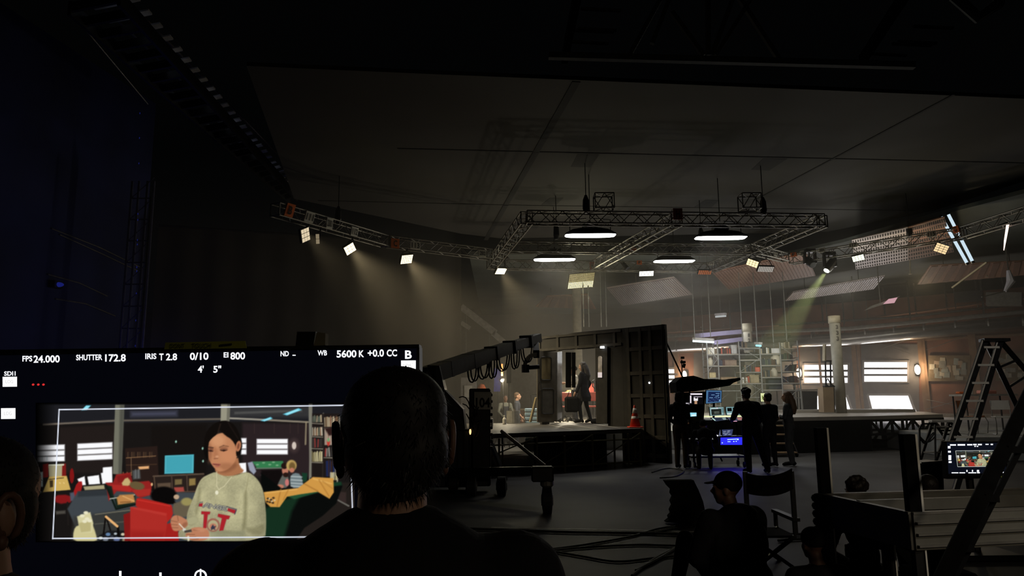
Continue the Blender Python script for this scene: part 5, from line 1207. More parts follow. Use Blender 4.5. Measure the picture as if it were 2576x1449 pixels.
def wheel(c, r, w, nm='wheel'):
    o = MB().lathe(c, [(r * .5, -w * .5), (r, -w * .4), (r, w * .4), (r * .5, w * .5)], 20, R90 if nm == 'wheel' else Matrix.Rotation(math.pi / 2, 4, 'Y')).build('wheel', RUBBER, cr)
    MB().lathe(c, [(r * .42, -w * .56), (r * .42, w * .56)], 12, R90).build('hub', ALUD, o)
wheel(WP_ + V((0, 0, .18)), .18, .14); MB().lathe(WP_ + V((0, 0, .34)), [(.06, 0), (.09, .03), (.09, .1), (.05, .12)], 12).build('swivel', ALUD, cr)
for u, v in ((1186, 1248), (1262, 1247), (1140, 1240)): wheel(G(u, v) + V((0, 0, .15)), .15, .16)
MB().ell(at_y(1183, 1086, -.22), (.018, .018, .05)).build('status_light', emat('amber', (1, .6, .25), 1.6), cr)

# ---------------------------------------------------------------- computer cart with screens
DC = G(1800, 1180); dcy = DC.y + .25
ct = thing('computer_cart', 'black rolling computer cart loaded with glowing screens', 'equipment cart', G(1800, 1180))
def dP(u, v, dy=0.0): return P(u, v, dcy + dy)
for u in (1746, 1875):
    for dy in (.1, .6): MB().tube([V((dP(u, 1100).x, dcy + dy, .12)), V((dP(u, 1100).x, dcy + dy, 1.0))], .025, 6).build('post', BLACKM, ct)
for v, h in ((1060, .06), (1108, .04), (1150, .04)):
    a = dP(1810, v); MB().box(V((a.x, dcy + .36, a.z)), (1.22, .62, h)).build('shelf', BLACKM, ct)
for u in (1748, 1873):
    for dy in (.12, .58): MB().lathe(V((dP(u, 1100).x, dcy + dy, .06)), [(.03, -.025), (.06, -.02), (.06, .02), (.03, .025)], 12, R90).build('caster', RUBBER, ct)
BLU = emat('blue_led', (.03, .03, 1.0), 1.1); p = [dP(1813, 1119, -.02), dP(1867, 1119, -.02), dP(1867, 1100, -.02), dP(1813, 1101, -.02)]
MB().slab([dP(1808, 1122), dP(1872, 1122), dP(1872, 1097), dP(1808, 1097)], .4).build('rack_unit', BLACKM, ct)
MB().slab(p, .01).build('blue_display', BLU, ct)
b_ = MB(); b_.slab([dP(1830, 1106.5, -.035), dP(1858, 1105, -.035), dP(1858, 1103.6, -.035), dP(1830, 1105, -.035)], .01)
for u, v in ((1817, 1114), (1832, 1111), (1836, 1111), (1846, 1110.5), (1852, 1110), (1856, 1106), (1857, 1105)): b_.ell(dP(u, v, -.035), .012, nu=8, nv=6)
b_.build('cyan_leds', emat('cyan_led', (.35, .6, 1), 2.2), ct)
lamp('AREA', 'blue_rack_light', ct, dP(1840, 1112, -.08), 2.4, (.06, .04, 1), V((0, -.8, -.6)), shape='RECTANGLE', size=.4, size_y=.12)
lamp('AREA', 'blue_floor_light', ct, V((dP(1830, 1150).x, dcy - .02, .32)), .9, (.10, .06, 1), V((0, -.5, -.86)), shape='RECTANGLE', size=.8, size_y=.05)
def screen(name, lab, quad, base, marks, dy=0.0, st=1.0, thick=.035, parent=None, bez=1.5, group='screens on the computer cart', cat='monitor'):
    """lit screen standing on the cart; quad bl, br, tr, tl in photo pixels; marks: (x0, y0, x1, y1, colour) in 0..1"""
    q = [dP(u, v, dy) for u, v in quad]; c = (q[0] + q[1]) / 2; t = thing(name, lab, cat, c, group)
    L = lambda x, y, o=0.0: q[0].lerp(q[1], x).lerp(q[3].lerp(q[2], x), y) + V((0, -o, 0))
    e = bez / 40
    MB().slab([L(-e, -e), L(1 + e, -e), L(1 + e, 1 + e), L(-e, 1 + e)], thick).build('casing', BLACKM, t)
    s = MB().slab([L(0, 0, .004), L(1, 0, .004), L(1, 1, .004), L(0, 1, .004)], .003); s.build('screen', emat('scr_%d_%d_%d' % tuple(int(255 * k) for k in base), base, st), t)
    by = {}
    for k, (x0, y0, x1, y1, col) in enumerate(marks): by.setdefault(col, MB()).slab([L(x0, y0, .006 + k * .0004), L(x1, y0, .006 + k * .0004), L(x1, y1, .006 + k * .0004), L(x0, y1, .006 + k * .0004)], .001)
    for col, m in by.items(): m.build('screen_marks', emat('mk_%d_%d_%d' % tuple(int(255 * k) for k in col), col, 1.0), t)
    return t
rm_ = random.Random(9)
LB, WB, DB, GN = lin(110, 150, 190), lin(200, 215, 235), lin(22, 36, 74), lin(135, 165, 165)
mk = [(.12, .08, .93, .9, DB)] + [(x, y, x + w, y + .05, LB) for x, y, w in ((.33, .62, .22), (.62, .74, .25), (.75, .6, .1), (.6, .52, .22), (.2, .4, .24), (.55, .4, .06), (.65, .4, .06), (.77, .4, .1))] + [(.14 + .1 * i, .12 + .09 * j, .2 + .1 * i, .15 + .09 * j, lin(80, 100, 150)) for i in range(7) for j in range(3) if (i + j) % 3] + [(.84, .1, .93, .25, LB)]
t_ = screen('monitor', 'blue data screen standing highest on the computer cart', [(1776, 1015), (1814, 1012), (1815, 983), (1777, 982)], lin(70, 110, 150), mk)
mk = [(.1, .06, .82, .78, lin(10, 14, 14)), (.15, .1, .78, .7, lin(34, 38, 34)), (.3, .2, .66, .5, lin(80, 88, 80)), (.4, .3, .7, .36, lin(52, 56, 50)), (.08, .8, .6, .86, lin(220, 235, 235)), (.5, .88, .56, .97, lin(240, 180, 220)), (.85, .3, .97, .9, lin(95, 130, 135))]
screen('monitor', 'left one of the pair of green-grey screens at the desk of the cart', [(1787, 1046), (1821, 1044), (1820, 1024), (1785, 1025)], GN, mk)
mk = [(.08, .45, .4, .88, lin(8, 12, 14)), (.48, .42, .86, .9, lin(8, 12, 14)), (.04, .08, .5, .2, lin(225, 240, 240)), (.68, .1, .95, .26, lin(205, 225, 225)), (.1, .02, .3, .06, lin(230, 235, 235)), (.9, .3, .97, .95, lin(60, 84, 90))]
screen('monitor', 'right one of the pair of green-grey screens at the desk of the cart', [(1828, 1044), (1863, 1043), (1861, 1023), (1826, 1024)], lin(120, 158, 162), mk)
screen('monitor', 'sliver of a third screen beside the curly haired crew member', [(1868, 1043), (1878, 1043), (1878, 1023), (1867, 1023)], GN, [(.1, .3, .5, .8, lin(20, 24, 24))])
mk = [(.05, .1, .6, .8, lin(40, 48, 66)), (.72, .1, .95, .9, lin(135, 155, 155)), (.02, .2, .12, .9, lin(190, 230, 215))]
screen('control_panel', 'left glowing control surface lying below the pair of screens', [(1799, 1060), (1829, 1056), (1826, 1050), (1788, 1051)], lin(58, 66, 82), mk, dy=-.04, cat='control panel')
mk = [(.62, .1, .98, .9, lin(160, 110, 105)), (.1, .2, .55, .8, lin(52, 54, 78)), (.2, -.3, .5, -.1, lin(230, 170, 200))]
screen('control_panel', 'right control surface with a pinkish end, below the pair of screens', [(1836, 1058), (1870, 1058), (1868, 1049), (1829, 1050)], lin(72, 76, 96), mk, dy=-.04, cat='control panel')
mk = [(x, y, x + .25, y + .07, lin(170, 180, 205)) for x, y in ((.1, .65), (.5, .75), (.45, .55), (.05, .4), (.3, .3), (.6, .2), (.15, .15))]
t = screen('laptop', 'laptop with a dim blue screen on the lower shelf of the computer cart', [(1818, 1097), (1841, 1096), (1844, 1080), (1816, 1081)], lin(56, 64, 100), mk, cat='laptop')
tag(MB().slab([dP(1808, 1097, -.02), dP(1813, 1096, -.02), dP(1812, 1081, -.02)], .02).build('side_screen', emat('side_scr', lin(90, 96, 120), 1)), 'thin slanting lit edge left of the laptop', 'monitor')
tag(MB().ell(dP(1802, 1096, -.02), (.035, .02, .02)).build('small_light', emat('spark', (.9, .95, 1), 5)), 'small white light left of the laptop on the cart', 'light')
mk = [(.05, .82, .95, .95, lin(235, 225, 235)), (.02, .1, .12, .75, lin(235, 225, 235)), (.3, .62, .95, .68, lin(170, 160, 175)), (.3, .3, .62, .58, lin(240, 235, 240)), (.36, .02, .56, .3, lin(180, 140, 110)), (.4, .5, .58, .6, lin(30, 26, 26))]
screen('monitor', 'camera monitor with bright menu marks at the left of the computer cart', [(1735, 1017), (1768, 1017), (1768, 988), (1735, 988)], lin(10, 9, 12), mk)
screen('phone', 'cyan glowing phone screen held at the left of the cart', [(1737, 1048), (1752, 1047), (1752, 1038), (1736, 1038)], lin(150, 220, 240), [(.2, .1, .9, .5, lin(225, 245, 250))], dy=-.3, cat='phone')
screen('tablet', 'small bright tablet at the left edge of the cart, beside the hooded crew member', [(1725, 1021), (1734, 1021), (1734, 1013), (1725, 1013)], lin(130, 125, 135), [(.1, .4, .5, .9, lin(210, 205, 215))], cat='tablet')
mk = [(.15, .3, .85, .7, lin(110, 125, 60)), (.3, .55, .75, .85, lin(225, 230, 160)), (.1, .1, .4, .3, lin(190, 195, 140)), (.4, .4, .75, .5, lin(60, 70, 40))]
screen('monitor', 'small yellowish screen glowing beside the half hidden crew member', [(1914, 1010), (1934, 1010), (1933, 989), (1913, 989)], lin(220, 225, 170), mk, dy=.5)
t = thing('arm_pole', 'slim post that carries the highest screen of the cart', 'post', dP(1795, 1060, .2)); MB().tube([dP(1795, 1060, .2), dP(1796, 1000, .2)], .025, 6).build('pole', BLACKM, t); MB().bar(dP(1796, 1000, .2), dP(1796, 1000, .02), .05, .05).build('bracket', BLACKM, t)
# shading cloth on the cart
cl = MB()
prof = [(1700, 962), (1716, 948), (1745, 945), (1770, 953), (1820, 955), (1845, 953), (1862, 950), (1863, 956), (1845, 963), (1836, 970), (1800, 976), (1778, 980), (1745, 985), (1703, 988)]
cl.slab([dP(u, v, .1) for u, v in prof][::-1], .7)
t = thing('shade_cloth', 'black cloth hood draped over the computer cart, one end sticking out right', 'cloth', dP(1745, 985, .1)); cl.build('cloth', BLACK, t)
MB().tube([dP(1716, 960, .3), V((dP(1716, 960, .3).x, dcy + .3, 0))], .03, 6).build('frame_post', BLACKM, t)
MB().slab([dP(1700, 988, .5), dP(1775, 985, .5), dP(1770, 1060, .5), dP(1730, 1060, .5)][::-1], .05).build('side_drape', BLACK, t)
# small rig behind: microphone stand by the window
t = thing('boom_stand', 'thin black stand with a small camera between the set box and the wall lamp', 'stand', P(1715, 1040, 19)); s_ = P(1715, 1040, 19)
MB().tube([V((s_.x, 19, 0)), P(1715, 905, 19)], .015, 6).build('pole', BLACKM, t); MB().box(P(1717, 900, 19), (.08, .08, .06)).box(P(1718, 911, 19), (.12, .1, .06)).build('camera', BLACKM, t); MB().bar(P(1722, 915, 19), P(1719, 925, 19), .05, .07).build('grip', BLACKM, t)
tag(MB().slab([P(1692, 990, 19.5), P(1704, 985, 19.5), P(1702, 970, 19.5), P(1692, 978, 19.5)], .08).build('yellow_case', mat('yellow_plastic', (.6, .36, .05), .6)), 'yellow plastic thing at the foot of the dark set box corner', 'case')

# ---------------------------------------------------------------- ladders
def ladder(name, lab, tl, tr, bl, br, rl_, rr_, Y, n, m, mr, rail=.09, rdy=1.2):
    """A-frame ladder: top left/right, bottom left/right, rear bottom left/right in photo pixels"""
    t = thing(name, lab, 'ladder', G(*bl)); gY = G(*bl).y
    a0, b0 = G(*bl), G(*br)
    a1, b1 = P(tl[0], tl[1], Y), P(tr[0], tr[1], Y)
    for p, q in ((a0, a1), (b0, b1)):
        MB().bar(p, q, rail * .45, rail, up=(1, 0, 0)).build('rail', m, t)
        ed = MB(); ed.bar(p + V((-rail * .52, -.02, 0)), q + V((-rail * .52, -.02, 0)), .012, .02, up=(1, 0, 0)); ed.build('rail_edge', mr, t)  # pale strip paints in the lit edge of the rail
    for i in range(n):
        f = (i + .9) / (n + .3); MB().bar(a0.lerp(a1, f), b0.lerp(b1, f), .08, .035).build('step', mr, t)
    c0, c1 = P(rl_[0], rl_[1], 1), P(rr_[0], rr_[1], 1)
    ra, rb2 = a1 + V((.12, .15, -.02)), b1 + V((.12, .15, -.02))
    for p, (u, v) in ((ra, rl_), (rb2, rr_)):
        q = P(u, v, Y + rdy); MB().bar(p, p + (q - p) * 1.0, rail * .4, rail * .8, up=(1, 0, 0)).build('rear_rail', m, t)
    k0 = P(rl_[0], rl_[1], Y + rdy); k1 = P(rr_[0], rr_[1], Y + rdy)
    for f in (.3, .55, .8): MB().bar(ra.lerp(k0, f), rb2.lerp(k1, f), .03, .04).build('rear_brace', m, t)
    MB().slab([a1 + V((-.06, -.08, .03)), b1 + V((.12, -.08, .03)), b1 + V((.2, .2, .03)), a1 + V((.02, .2, .03))], .05).build('top_cap', mr if name == 'step_ladder' else m, t)
    return t
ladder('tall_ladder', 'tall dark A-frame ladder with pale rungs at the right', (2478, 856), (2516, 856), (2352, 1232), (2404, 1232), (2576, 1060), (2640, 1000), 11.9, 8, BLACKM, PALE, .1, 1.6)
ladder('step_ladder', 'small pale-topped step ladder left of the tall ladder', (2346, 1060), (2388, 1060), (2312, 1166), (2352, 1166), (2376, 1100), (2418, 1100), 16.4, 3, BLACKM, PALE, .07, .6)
t = thing('leaning_ladder', 'big dark ladder leaning across the right foreground', 'ladder', P(2385, 1440, 2.9))
q0, q1 = P(2374, 1449, 2.9), P(2606, 960, 3.5); q2, q3 = P(2402, 1449, 3.05), P(2652, 960, 3.6)
lo_ = lambda a, b: a + (a - b) * (a.z / (b.z - a.z))
for a, b, w in ((q0, q1, .06), (q2, q3, .022)): MB().bar(lo_(a, b), b + (b - a) * .1, .03, w, up=(1, 0, 0)).build('rail', MATTE, t)
for f in (.12, .35, .6, .85): MB().bar(q0.lerp(q1, f), q2.lerp(q3, f), .04, .03).build('step', MATTE, t)
# cable coil frame by the step ladder
t = thing('cable_stand', 'dark tube stand with looped cables beside the step ladder', 'stand', G(2318, 1158)); Yc = 15.6
for u in (2313, 2352): MB().tube([V((P(u, 1162, Yc).x, Yc, 0)), P(u, 1078, Yc)], .02, 6).build('pole', BLACKM, t)
MB().tube([P(2313, 1078, Yc), P(2320, 1066, Yc), P(2352, 1066, Yc), P(2352, 1078, Yc)], .02, 6).build('hoop', BLACKM, t)
for k in range(3): MB().tube([P(2314 + 38 * i / 9, 1098 + 14 * math.sin(math.pi * i / 9 * (1 + k * .3)) + k * 2, Yc) for i in range(10)], .014, 5).build('cable', RUBBER, t)
tag(MB().ell(G(2195, 1125) + V((0, 0, .1)), (.65, .4, .16)).ell(G(2235, 1122) + V((0, .1, .28)), (.36, .25, .13)).ell(G(2170, 1118) + V((0, .2, .3)), (.2, .2, .3)).build('equipment_heap', BLACK, smooth=True), 'dark covered heap of gear on the floor below the lattice deck', 'heap')

# ---------------------------------------------------------------- foreground right: equipment cart
ec = thing('equipment_cart', 'dark metal equipment cart with two upright posts, bottom right', 'equipment cart', G(2240, 1620))
z0 = .93
L0, L1 = G(2068, 1244, z0), G(2292, 1291, z0)
Rb, Rf = L0 + V((1.9, .25, 0)), L1 + V((1.25, .22, 0))
GUN = mat('gun_metal', (.16, .155, .135), .5, .3, var=.3, scale=3)
def tz(p, z): return V((p.x, p.y, z))
for a, b in ((L0, L1), (L0, Rb), (L1, Rf)):
    MB().bar(tz(a, z0 - .09), tz(b, z0 - .09), .03, .17).build('rail', GUN, ec)
    MB().bar(tz(a, z0 + .0), tz(b, z0 + .0), .035, .012).build('rail_edge', ALUD, ec)
for i, dz in enumerate((-.045, -.10, -.155)): MB().bar(tz(L1, z0 + dz) + V((.01, -.022, 0)), tz(Rf, z0 + dz) + V((0, -.022, 0)), .018, .01).build('rail_groove', ALUD, ec)
MB().slab([tz(L0, z0 - .12), tz(L1, z0 - .12), tz(Rf, z0 - .12), tz(Rb, z0 - .12)], .03).build('tray', BLACKM, ec)
m1, m2 = L0.lerp(L1, .45), L0.lerp(L1, .45) + V((1.5, .22, 0)); MB().bar(tz(m1, z0 - .02), tz(m2, z0 - .02), .03, .06).build('cross_bar', GUN, ec)
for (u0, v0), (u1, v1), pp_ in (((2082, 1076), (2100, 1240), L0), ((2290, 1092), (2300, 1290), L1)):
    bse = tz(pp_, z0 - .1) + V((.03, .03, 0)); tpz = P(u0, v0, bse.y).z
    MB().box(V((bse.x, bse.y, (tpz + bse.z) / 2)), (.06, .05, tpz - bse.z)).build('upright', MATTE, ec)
    MB().box(V((bse.x + .034, bse.y - .012, (tpz + bse.z) / 2)), (.011, .03, tpz - bse.z)).build('upright_edge', WHITE, ec)  # white strip stands in for light caught along the post
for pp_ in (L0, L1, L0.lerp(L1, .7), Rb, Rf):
    MB().box(V((pp_.x + .03, pp_.y + .03, (z0 - .15) / 2)), (.045, .045, z0 - .15)).build('leg', BLACKM, ec); MB().box(V((pp_.x + .056, pp_.y + .008, (z0 - .15) / 2)), (.008, .014, z0 - .2)).build('leg_edge', WHITE, ec)  # white strip on each leg is a painted lit edge
rf_ = MB(); c = tz(L0, z0 - .08) + V((-.02, -.01, 0))
for i in range(5): rf_.ell(c + V((0, 0, .06 - i * .045)), (.05, .05, .03), nu=10, nv=6)
rf_.build('ruffled_cover', BLACK, ec)

# small production monitor, right
sm_t = None
# ---------------------------------------------------------------- director chair, black case, cables
def director_chair(lab, bl, br, Y):
    a, b = P(*bl, Y), P(*br, Y); c = (a + b) / 2; x = (b - a); w = x.length; x.normalize(); y = V((0, 0, 1)).cross(x)
    t = thing('director_chair', lab, 'chair', V((c.x, c.y, 0)))
    zs = .3; top = a.z
    for p in (a, b):
        MB().bar(V((p.x, p.y, zs)), V((p.x, p.y, top)), .035, .035).build('back_post', BLACKM, t)
        MB().bar(V((p.x, p.y, zs + .14)) - y * .05, V((p.x, p.y, zs + .14)) + y * .5, .06, .03).build('armrest', BLACKM, t)
        MB().bar(V((p.x, p.y, zs)) + y * .48, V((p.x, p.y, zs + .14)) + y * .48, .03, .03).build('arm_post', BLACKM, t)
    n = 10; g = MB()
    for i in range(n):
        f0_, f1_ = i / n, (i + 1) / n; s0, s1 = 4 * f0_ * (1 - f0_) * .055, 4 * f1_ * (1 - f1_) * .055
        q = lambda f, s, z: a.lerp(b, f) + y * (-.02 - s) + V((0, 0, z - s * .6))
        g.slab([q(f0_, s0, -.19), q(f1_, s1, -.19), q(f1_, s1, -.015), q(f0_, s0, -.015)], .008)
    g.build('back_canvas', BLACK, t)
    MB().slab([V((a.x, a.y, zs)), V((b.x, b.y, zs)), V((b.x, b.y, zs)) + y * .42, V((a.x, a.y, zs)) + y * .42], .02).build('seat', BLACK, t)
    for s in (0, .42):
        A_, B_ = V((a.x, a.y, 0)) + y * s, V((b.x, b.y, 0)) + y * s
        MB().bar(A_, B_ + V((0, 0, zs)), .03, .03).build('leg', BLACKM, t); MB().bar(B_, A_ + V((0, 0, zs)), .03, .03).build('leg', BLACKM, t)
    return t
director_chair('black director chair with sagging canvas back, beside the seated man in the cap', (1874, 1186), (1990, 1174), 6.6)
Yk = G(1720, 1318).y; w_ = MB()
pf = [(1675, 1314), (1771, 1320), (1776, 1296), (1769, 1262), (1757, 1232), (1745, 1208), (1672, 1209), (1680, 1222), (1690, 1232), (1689, 1242), (1694, 1250), (1689, 1262), (1693, 1272), (1687, 1284), (1690, 1292), (1683, 1300), (1685, 1306)]
tag(w_.slab([P(u, v, Yk) for u, v in pf], .12).build('cloth_case', BLACK), 'black cloth cover with a ragged edge standing on the floor left of the seated man', 'cloth')
def cable(lab, pts, r=.012, grp='cables on the stage floor'):
    q = [G(u, v) + V((0, 0, r + .002)) for u, v in pts]; o = []
    for i in range(len(q) - 1):
        for k in range(6):
            s = k / 6; a = q[max(i - 1, 0)]; b, c = q[i], q[i + 1]; d2 = q[min(i + 2, len(q) - 1)]
            o.append(.5 * ((2 * b) + (c - a) * s + (2 * a - 5 * b + 4 * c - d2) * s * s + (3 * b - a - 3 * c + d2) * s ** 3))
    o.append(q[-1])
    tag(MB().tube(o, r, 6).build('cable', RUBBER), lab, 'cable', grp)
cable('thick black cable lying along the pale floor line to the seated man', [(1165, 1333), (1300, 1338), (1450, 1343), (1600, 1345), (1770, 1349)], .016)
cable('thin cable curling out from under the ragged black cover', [(1600, 1347), (1650, 1340), (1700, 1328), (1745, 1320), (1756, 1325), (1700, 1332), (1640, 1345)], .011)
cable('long cable rising from the bottom edge toward the seated man', [(1600, 1440), (1660, 1408), (1710, 1378), (1770, 1346)], .014)
cable('second long cable beside the one rising from the bottom edge', [(1590, 1452), (1640, 1414), (1700, 1380), (1765, 1345)], .012)
cable('cable running level below the pale floor line', [(1390, 1388), (1480, 1380), (1600, 1374), (1700, 1376), (1790, 1374)], .012)
cable('cable sweeping from the black mat to the foot of the seated man', [(1390, 1390), (1460, 1402), (1550, 1416), (1640, 1408), (1760, 1396)], .011)
cable('cable looping from the black mat up to the ragged cover', [(1392, 1384), (1480, 1372), (1590, 1352), (1660, 1332), (1740, 1322)], .011)
cable('thin cable ring near the set box corner behind the hooded crew member', [(1640, 1190), (1665, 1182), (1690, 1180), (1720, 1186), (1700, 1200), (1660, 1204)], .012)
cable('straight cable on the floor right of the director chair', [(1958, 1349), (2020, 1348), (2100, 1350)], .016)
cable('curved cable on the floor right of the director chair', [(1958, 1364), (2000, 1360), (2050, 1360), (2110, 1366)], .014)
tag(MB().slab([G(1205, 1386), G(1392, 1386), G(1388, 1398), G(1212, 1400)][::-1], .012).build('cable_mat', RUBBER), 'flat black cable mat on the floor beside the man at the monitor', 'mat')

# ---------------------------------------------------------------- left: catwalk, tower, wall pipes
PALEG = mat('catwalk_grey', (.5, .5, .52), .8, var=.2)
cw = thing('catwalk', 'dark catwalk with pale floor panels high along the left of the stage', 'catwalk', G(480, 240, 7.9))
cpx_ = [((250, -30), (440, -60)), ((735, 500), (752, 496))]
a0, a1, b0_, b1_ = G(175, 20, 7.9), G(300, -5, 7.9), G(728, 505, 7.9), G(748, 498, 7.9)
n = 26; j_ = MB()
for i in range(n):
    f = lambda t: (a0.lerp(b0_, t), a1.lerp(b1_, t))
    (p0, p1), (q0_, q1_) = f(i / n + .008), f((i + .55) / n)
    MB().slab([x + V((0, 0, .35)) for x in (p0, q0_, q1_, p1)], .03).build('lit_gap_panel', PALEG, cw); (p0, p1) = f(i / n)  # pale panel added above the joists to show as lit gaps
    j_.bar(p0, p1, .06, .16)
j_.build('joist', BLACKM, cw)
for f_ in (.08, .22, .36, .5, .64, .8): lamp('POINT', 'catwalk_glow', cw, (a0.lerp(b0_, f_) + a1.lerp(b1_, f_)) / 2 + V((0, 0, .16)), .22, (.75, .82, 1), shadow_soft_size=.3)  # unseen lights added so the gap panels look lit
for p, q in ((a0, b0_), (a1, b1_)): MB().bar(p, q, .06, .25).build('side_beam', BLACKM, cw)
for dz in (.55, 1.1): MB().tube([a0 + V((0, 0, dz)), b0_ + V((0, 0, dz))], .025, 6).build('handrail', ALUD, cw)
MB().tube([G(196, 52, 7.8), G(372, 262, 7.8)], .012, 6).build('pale_pipe', ALUD, cw)
tw = thing('scaffold_tower', 'dark scaffold tower by the blue-lit wall at the left', 'scaffold', V((P(330, 900, 21).x, 21, 0)))
for u in (300, 318, 340, 357):
    p = P(u, 890, 21); MB().tube([V((p.x, 21, 0)), V((p.x, 21, 8.2))], .035, 6).build('post', mat('tower_steel', (.10, .10, .14), .5, .3), tw)
k_ = MB(); x0_, x1_ = P(300, 890, 21).x, P(357, 890, 21).x
for i in range(12): k_.tube([V((x0_, 21, .4 + i * .66)), V((x1_, 21, .4 + i * .66))], .022, 5); k_.tube([V((x0_, 21, .4 + i * .66)), V((x1_, 21, 1.06 + i * .66))], .015, 5)
k_.build('cross_tubes', mat('tower_steel', (.1, .1, .14)), tw)
for i, (pts, lb) in enumerate((([(130, 575), (250, 622), (352, 672)], 'upper pale pipe on the blue-lit wall'), ([(150, 590), (260, 640), (352, 684)], 'lower pale pipe on the blue-lit wall'), ([(120, 690), (200, 712), (270, 745)], 'thin pipe on the blue-lit wall above the curved cable'), ([(140, 752), (215, 764), (290, 795)], 'curved cable on the blue-lit wall'))):
    tag(MB().tube([LW(u, v, .03) for u, v in pts], .02, 6).build('wall_pipe', ALUD), lb, 'pipe', 'pipes on the blue-lit wall')
t = thing('blue_lamp', 'small blue work light low on the blue-lit wall', 'lamp', LW(146, 716, .15)); p = LW(146, 716, .15)
MB().ell(p, (.16, .1, .07)).build('lens', emat('blue_dim', (.02, .03, .35), .35), t); MB().box(p + V((-.08, .0, 0)), (.2, .36, .2)).build('housing', BLACKM, t)
lamp('POINT', 'blue_wash_light', t, V((-9.7, 19.6, 2.4)), 11, (.08, .11, 1), shadow_soft_size=.3)  # blue wash added by the tower, well away from the lamp
tt_ = thing('blue_leds_pole', 'pole with small blue lights beside the scaffold tower', 'pole', V((P(352, 890, 20.6).x, 20.6, 0))); p = P(352, 890, 20.6)
MB().tube([V((p.x, 20.6, 0)), V((p.x, 20.6, 7.6))], .03, 6).build('pole', BLACKM, tt_); o = MB()
for v in (285, 347, 411, 538, 553, 604, 615, 672, 682, 738, 806, 870): MB().ell(P(352 - (v - 285) * .02, v, 20.55), (.012, .012, .03), nu=6, nv=4).build('led', emat('blue_dim', (.02, .03, .35)), tt_)

# tall dark curtain behind the lamps
CURT = mat('curtain_brown', (.04, .035, .029), .95, var=.15, scale=.6)
cu_ = thing('stage_curtain', 'tall dark stage curtain filling the wall left of the set box', 'curtain', (-6, 27, 0)); g = MB(); xs0, xs1 = V((-12.0, 23.7, 0)), V((P(1160, 800, 27.4).x, 27.4, 0)); N_ = 90; vs, fs = [], []
for i in range(N_ + 1):
    f = i / N_; q = xs0.lerp(xs1, f); o_ = .03 * math.sin(f * 60) + .02 * math.sin(f * 23)
    for z in (.02, 3.5, 7.5): vs.append(V((q.x, q.y + o_ * (.7 if z > 7 else 1), z)))
for i in range(N_):
    for k in (0, 1): a = i * 3 + k; fs.append((a, a + 3, a + 4, a + 1))
g.add(vs, fs); g.build('fabric', CURT, cu_, smooth=True); MB().tube([V((xs0.x, xs0.y, 7.5)), V((xs1.x, xs1.y, 7.5))], .04, 8).build('rail', BLACKM, cu_)
MB().tube([V((xs0.x, xs0.y, .03)), V((xs1.x, xs1.y, .03))], .04, 8).build('bottom_pipe', BLACKM, cu_)
# roof steel at the top
for lb, quad in (('pale slats of a dark gantry at the top, left of the roof braces', [(1440, 105), (1445, 76), (1462, 22), (1455, 72)]), ('pale slats of a dark gantry at the top right', [(2190, 135), (2245, 110), (2298, 66), (2260, 104)])):
    t = thing('gantry', lb, 'gantry', G(quad[0][0] + 50, 80, 9.2), 'gantries above the ceiling')
    for (u, v), w in zip(quad, (90, 98, 100, 96)):
        MB().bar(G(u, v, 9.2), G(u + w, v + 5, 9.2), .06, .05).build('slat', ALUD, t)
    MB().bar(G(quad[0][0] - 20, 150, 9.25), G(quad[2][0] - 4, -40, 9.25), .15, .2).build('side_beam', BLACKM, t)
t = thing('roof_truss', 'dark steel roof truss with crossed braces at the top', 'truss', G(1800, 140, 9.5)); o = MB(); Yr = 10.6
for a, b in (((1790, 140), (1850, -20)), ((1850, -20), (1960, 150)), ((1780, -20), (1782, 140)), ((1640, 110), (1690, -20)), ((1690, 30), (1770, 140)), ((1800, 140), (1900, -20)), ((1580, 145), (1660, 0))): o.bar(P(*a, Yr), P(*b, Yr), .07, .07)
o.bar(P(1380, 140, Yr), P(2300, 165, Yr), .1, .1); o.build('braces', mat('roof_steel', (.035, .04, .04), .8), t)
tag(MB().tube([P(2400, -10, 9.5), P(2460, 45, 9.5), P(2512, 10, 9.5), P(2516, -40, 9.5)], .08, 8).build('roof_duct', mat('roof_steel', (.12, .13, .13))), 'curved dark duct at the top right corner', 'duct')
# ---------------------------------------------------------------- big production monitor with its picture
YM = 1.75
mo = thing('production_monitor', 'big production monitor at the left showing a woman in a grey sweatshirt and camera settings', 'monitor', P(520, 1500, YM))
mp = lambda u, v, o=0.0: P(u, v, YM) + V((0, -o, 0))
MB().slab([mp(-40, 1530, -.006), mp(1060, 1530, -.006), mp(1054, 871, -.006), mp(-34, 890, -.006)], .06).build('casing', BLACKM, mo)
MB().slab([mp(-24, 1515, -.004), mp(1052, 1515, -.004), mp(1047, 876, -.004), mp(-20, 894, -.004)], .003).build('screen', emat('screen_black', (.0012, .0014, .003), 1.0), mo)

SS = 1.5; u0_, u1_, v0_, v1_ = 90.0, 892.0, 1013.0, 1364.0
NU, NV = int((u1_ - u0_) / SS) + 1, int((v1_ - v0_) / SS) + 1
UU, VV = np.meshgrid(np.linspace(u0_, u1_, NU), np.linspace(v0_, v1_, NV))
IMG = np.zeros((NV, NU, 3)); IMG[:] = (24, 21, 20)
def blend(a, col): IMG[:] = IMG * (1 - a[..., None]) + a[..., None] * np.array(col, float)
def smooth_noise(s, seed):
    r = np.random.default_rng(seed); h, w = int((v1_ - v0_) / s) + 3, int((u1_ - u0_) / s) + 3; g = r.random((h, w))
    x = (UU - u0_) / s; y = (VV - v0_) / s; i, j = x.astype(int), y.astype(int); fx, fy = x - i, y - j; fx = fx * fx * (3 - 2 * fx); fy = fy * fy * (3 - 2 * fy)
    return (g[j, i] * (1 - fx) + g[j, i + 1] * fx) * (1 - fy) + (g[j + 1, i] * (1 - fx) + g[j + 1, i + 1] * fx) * fy
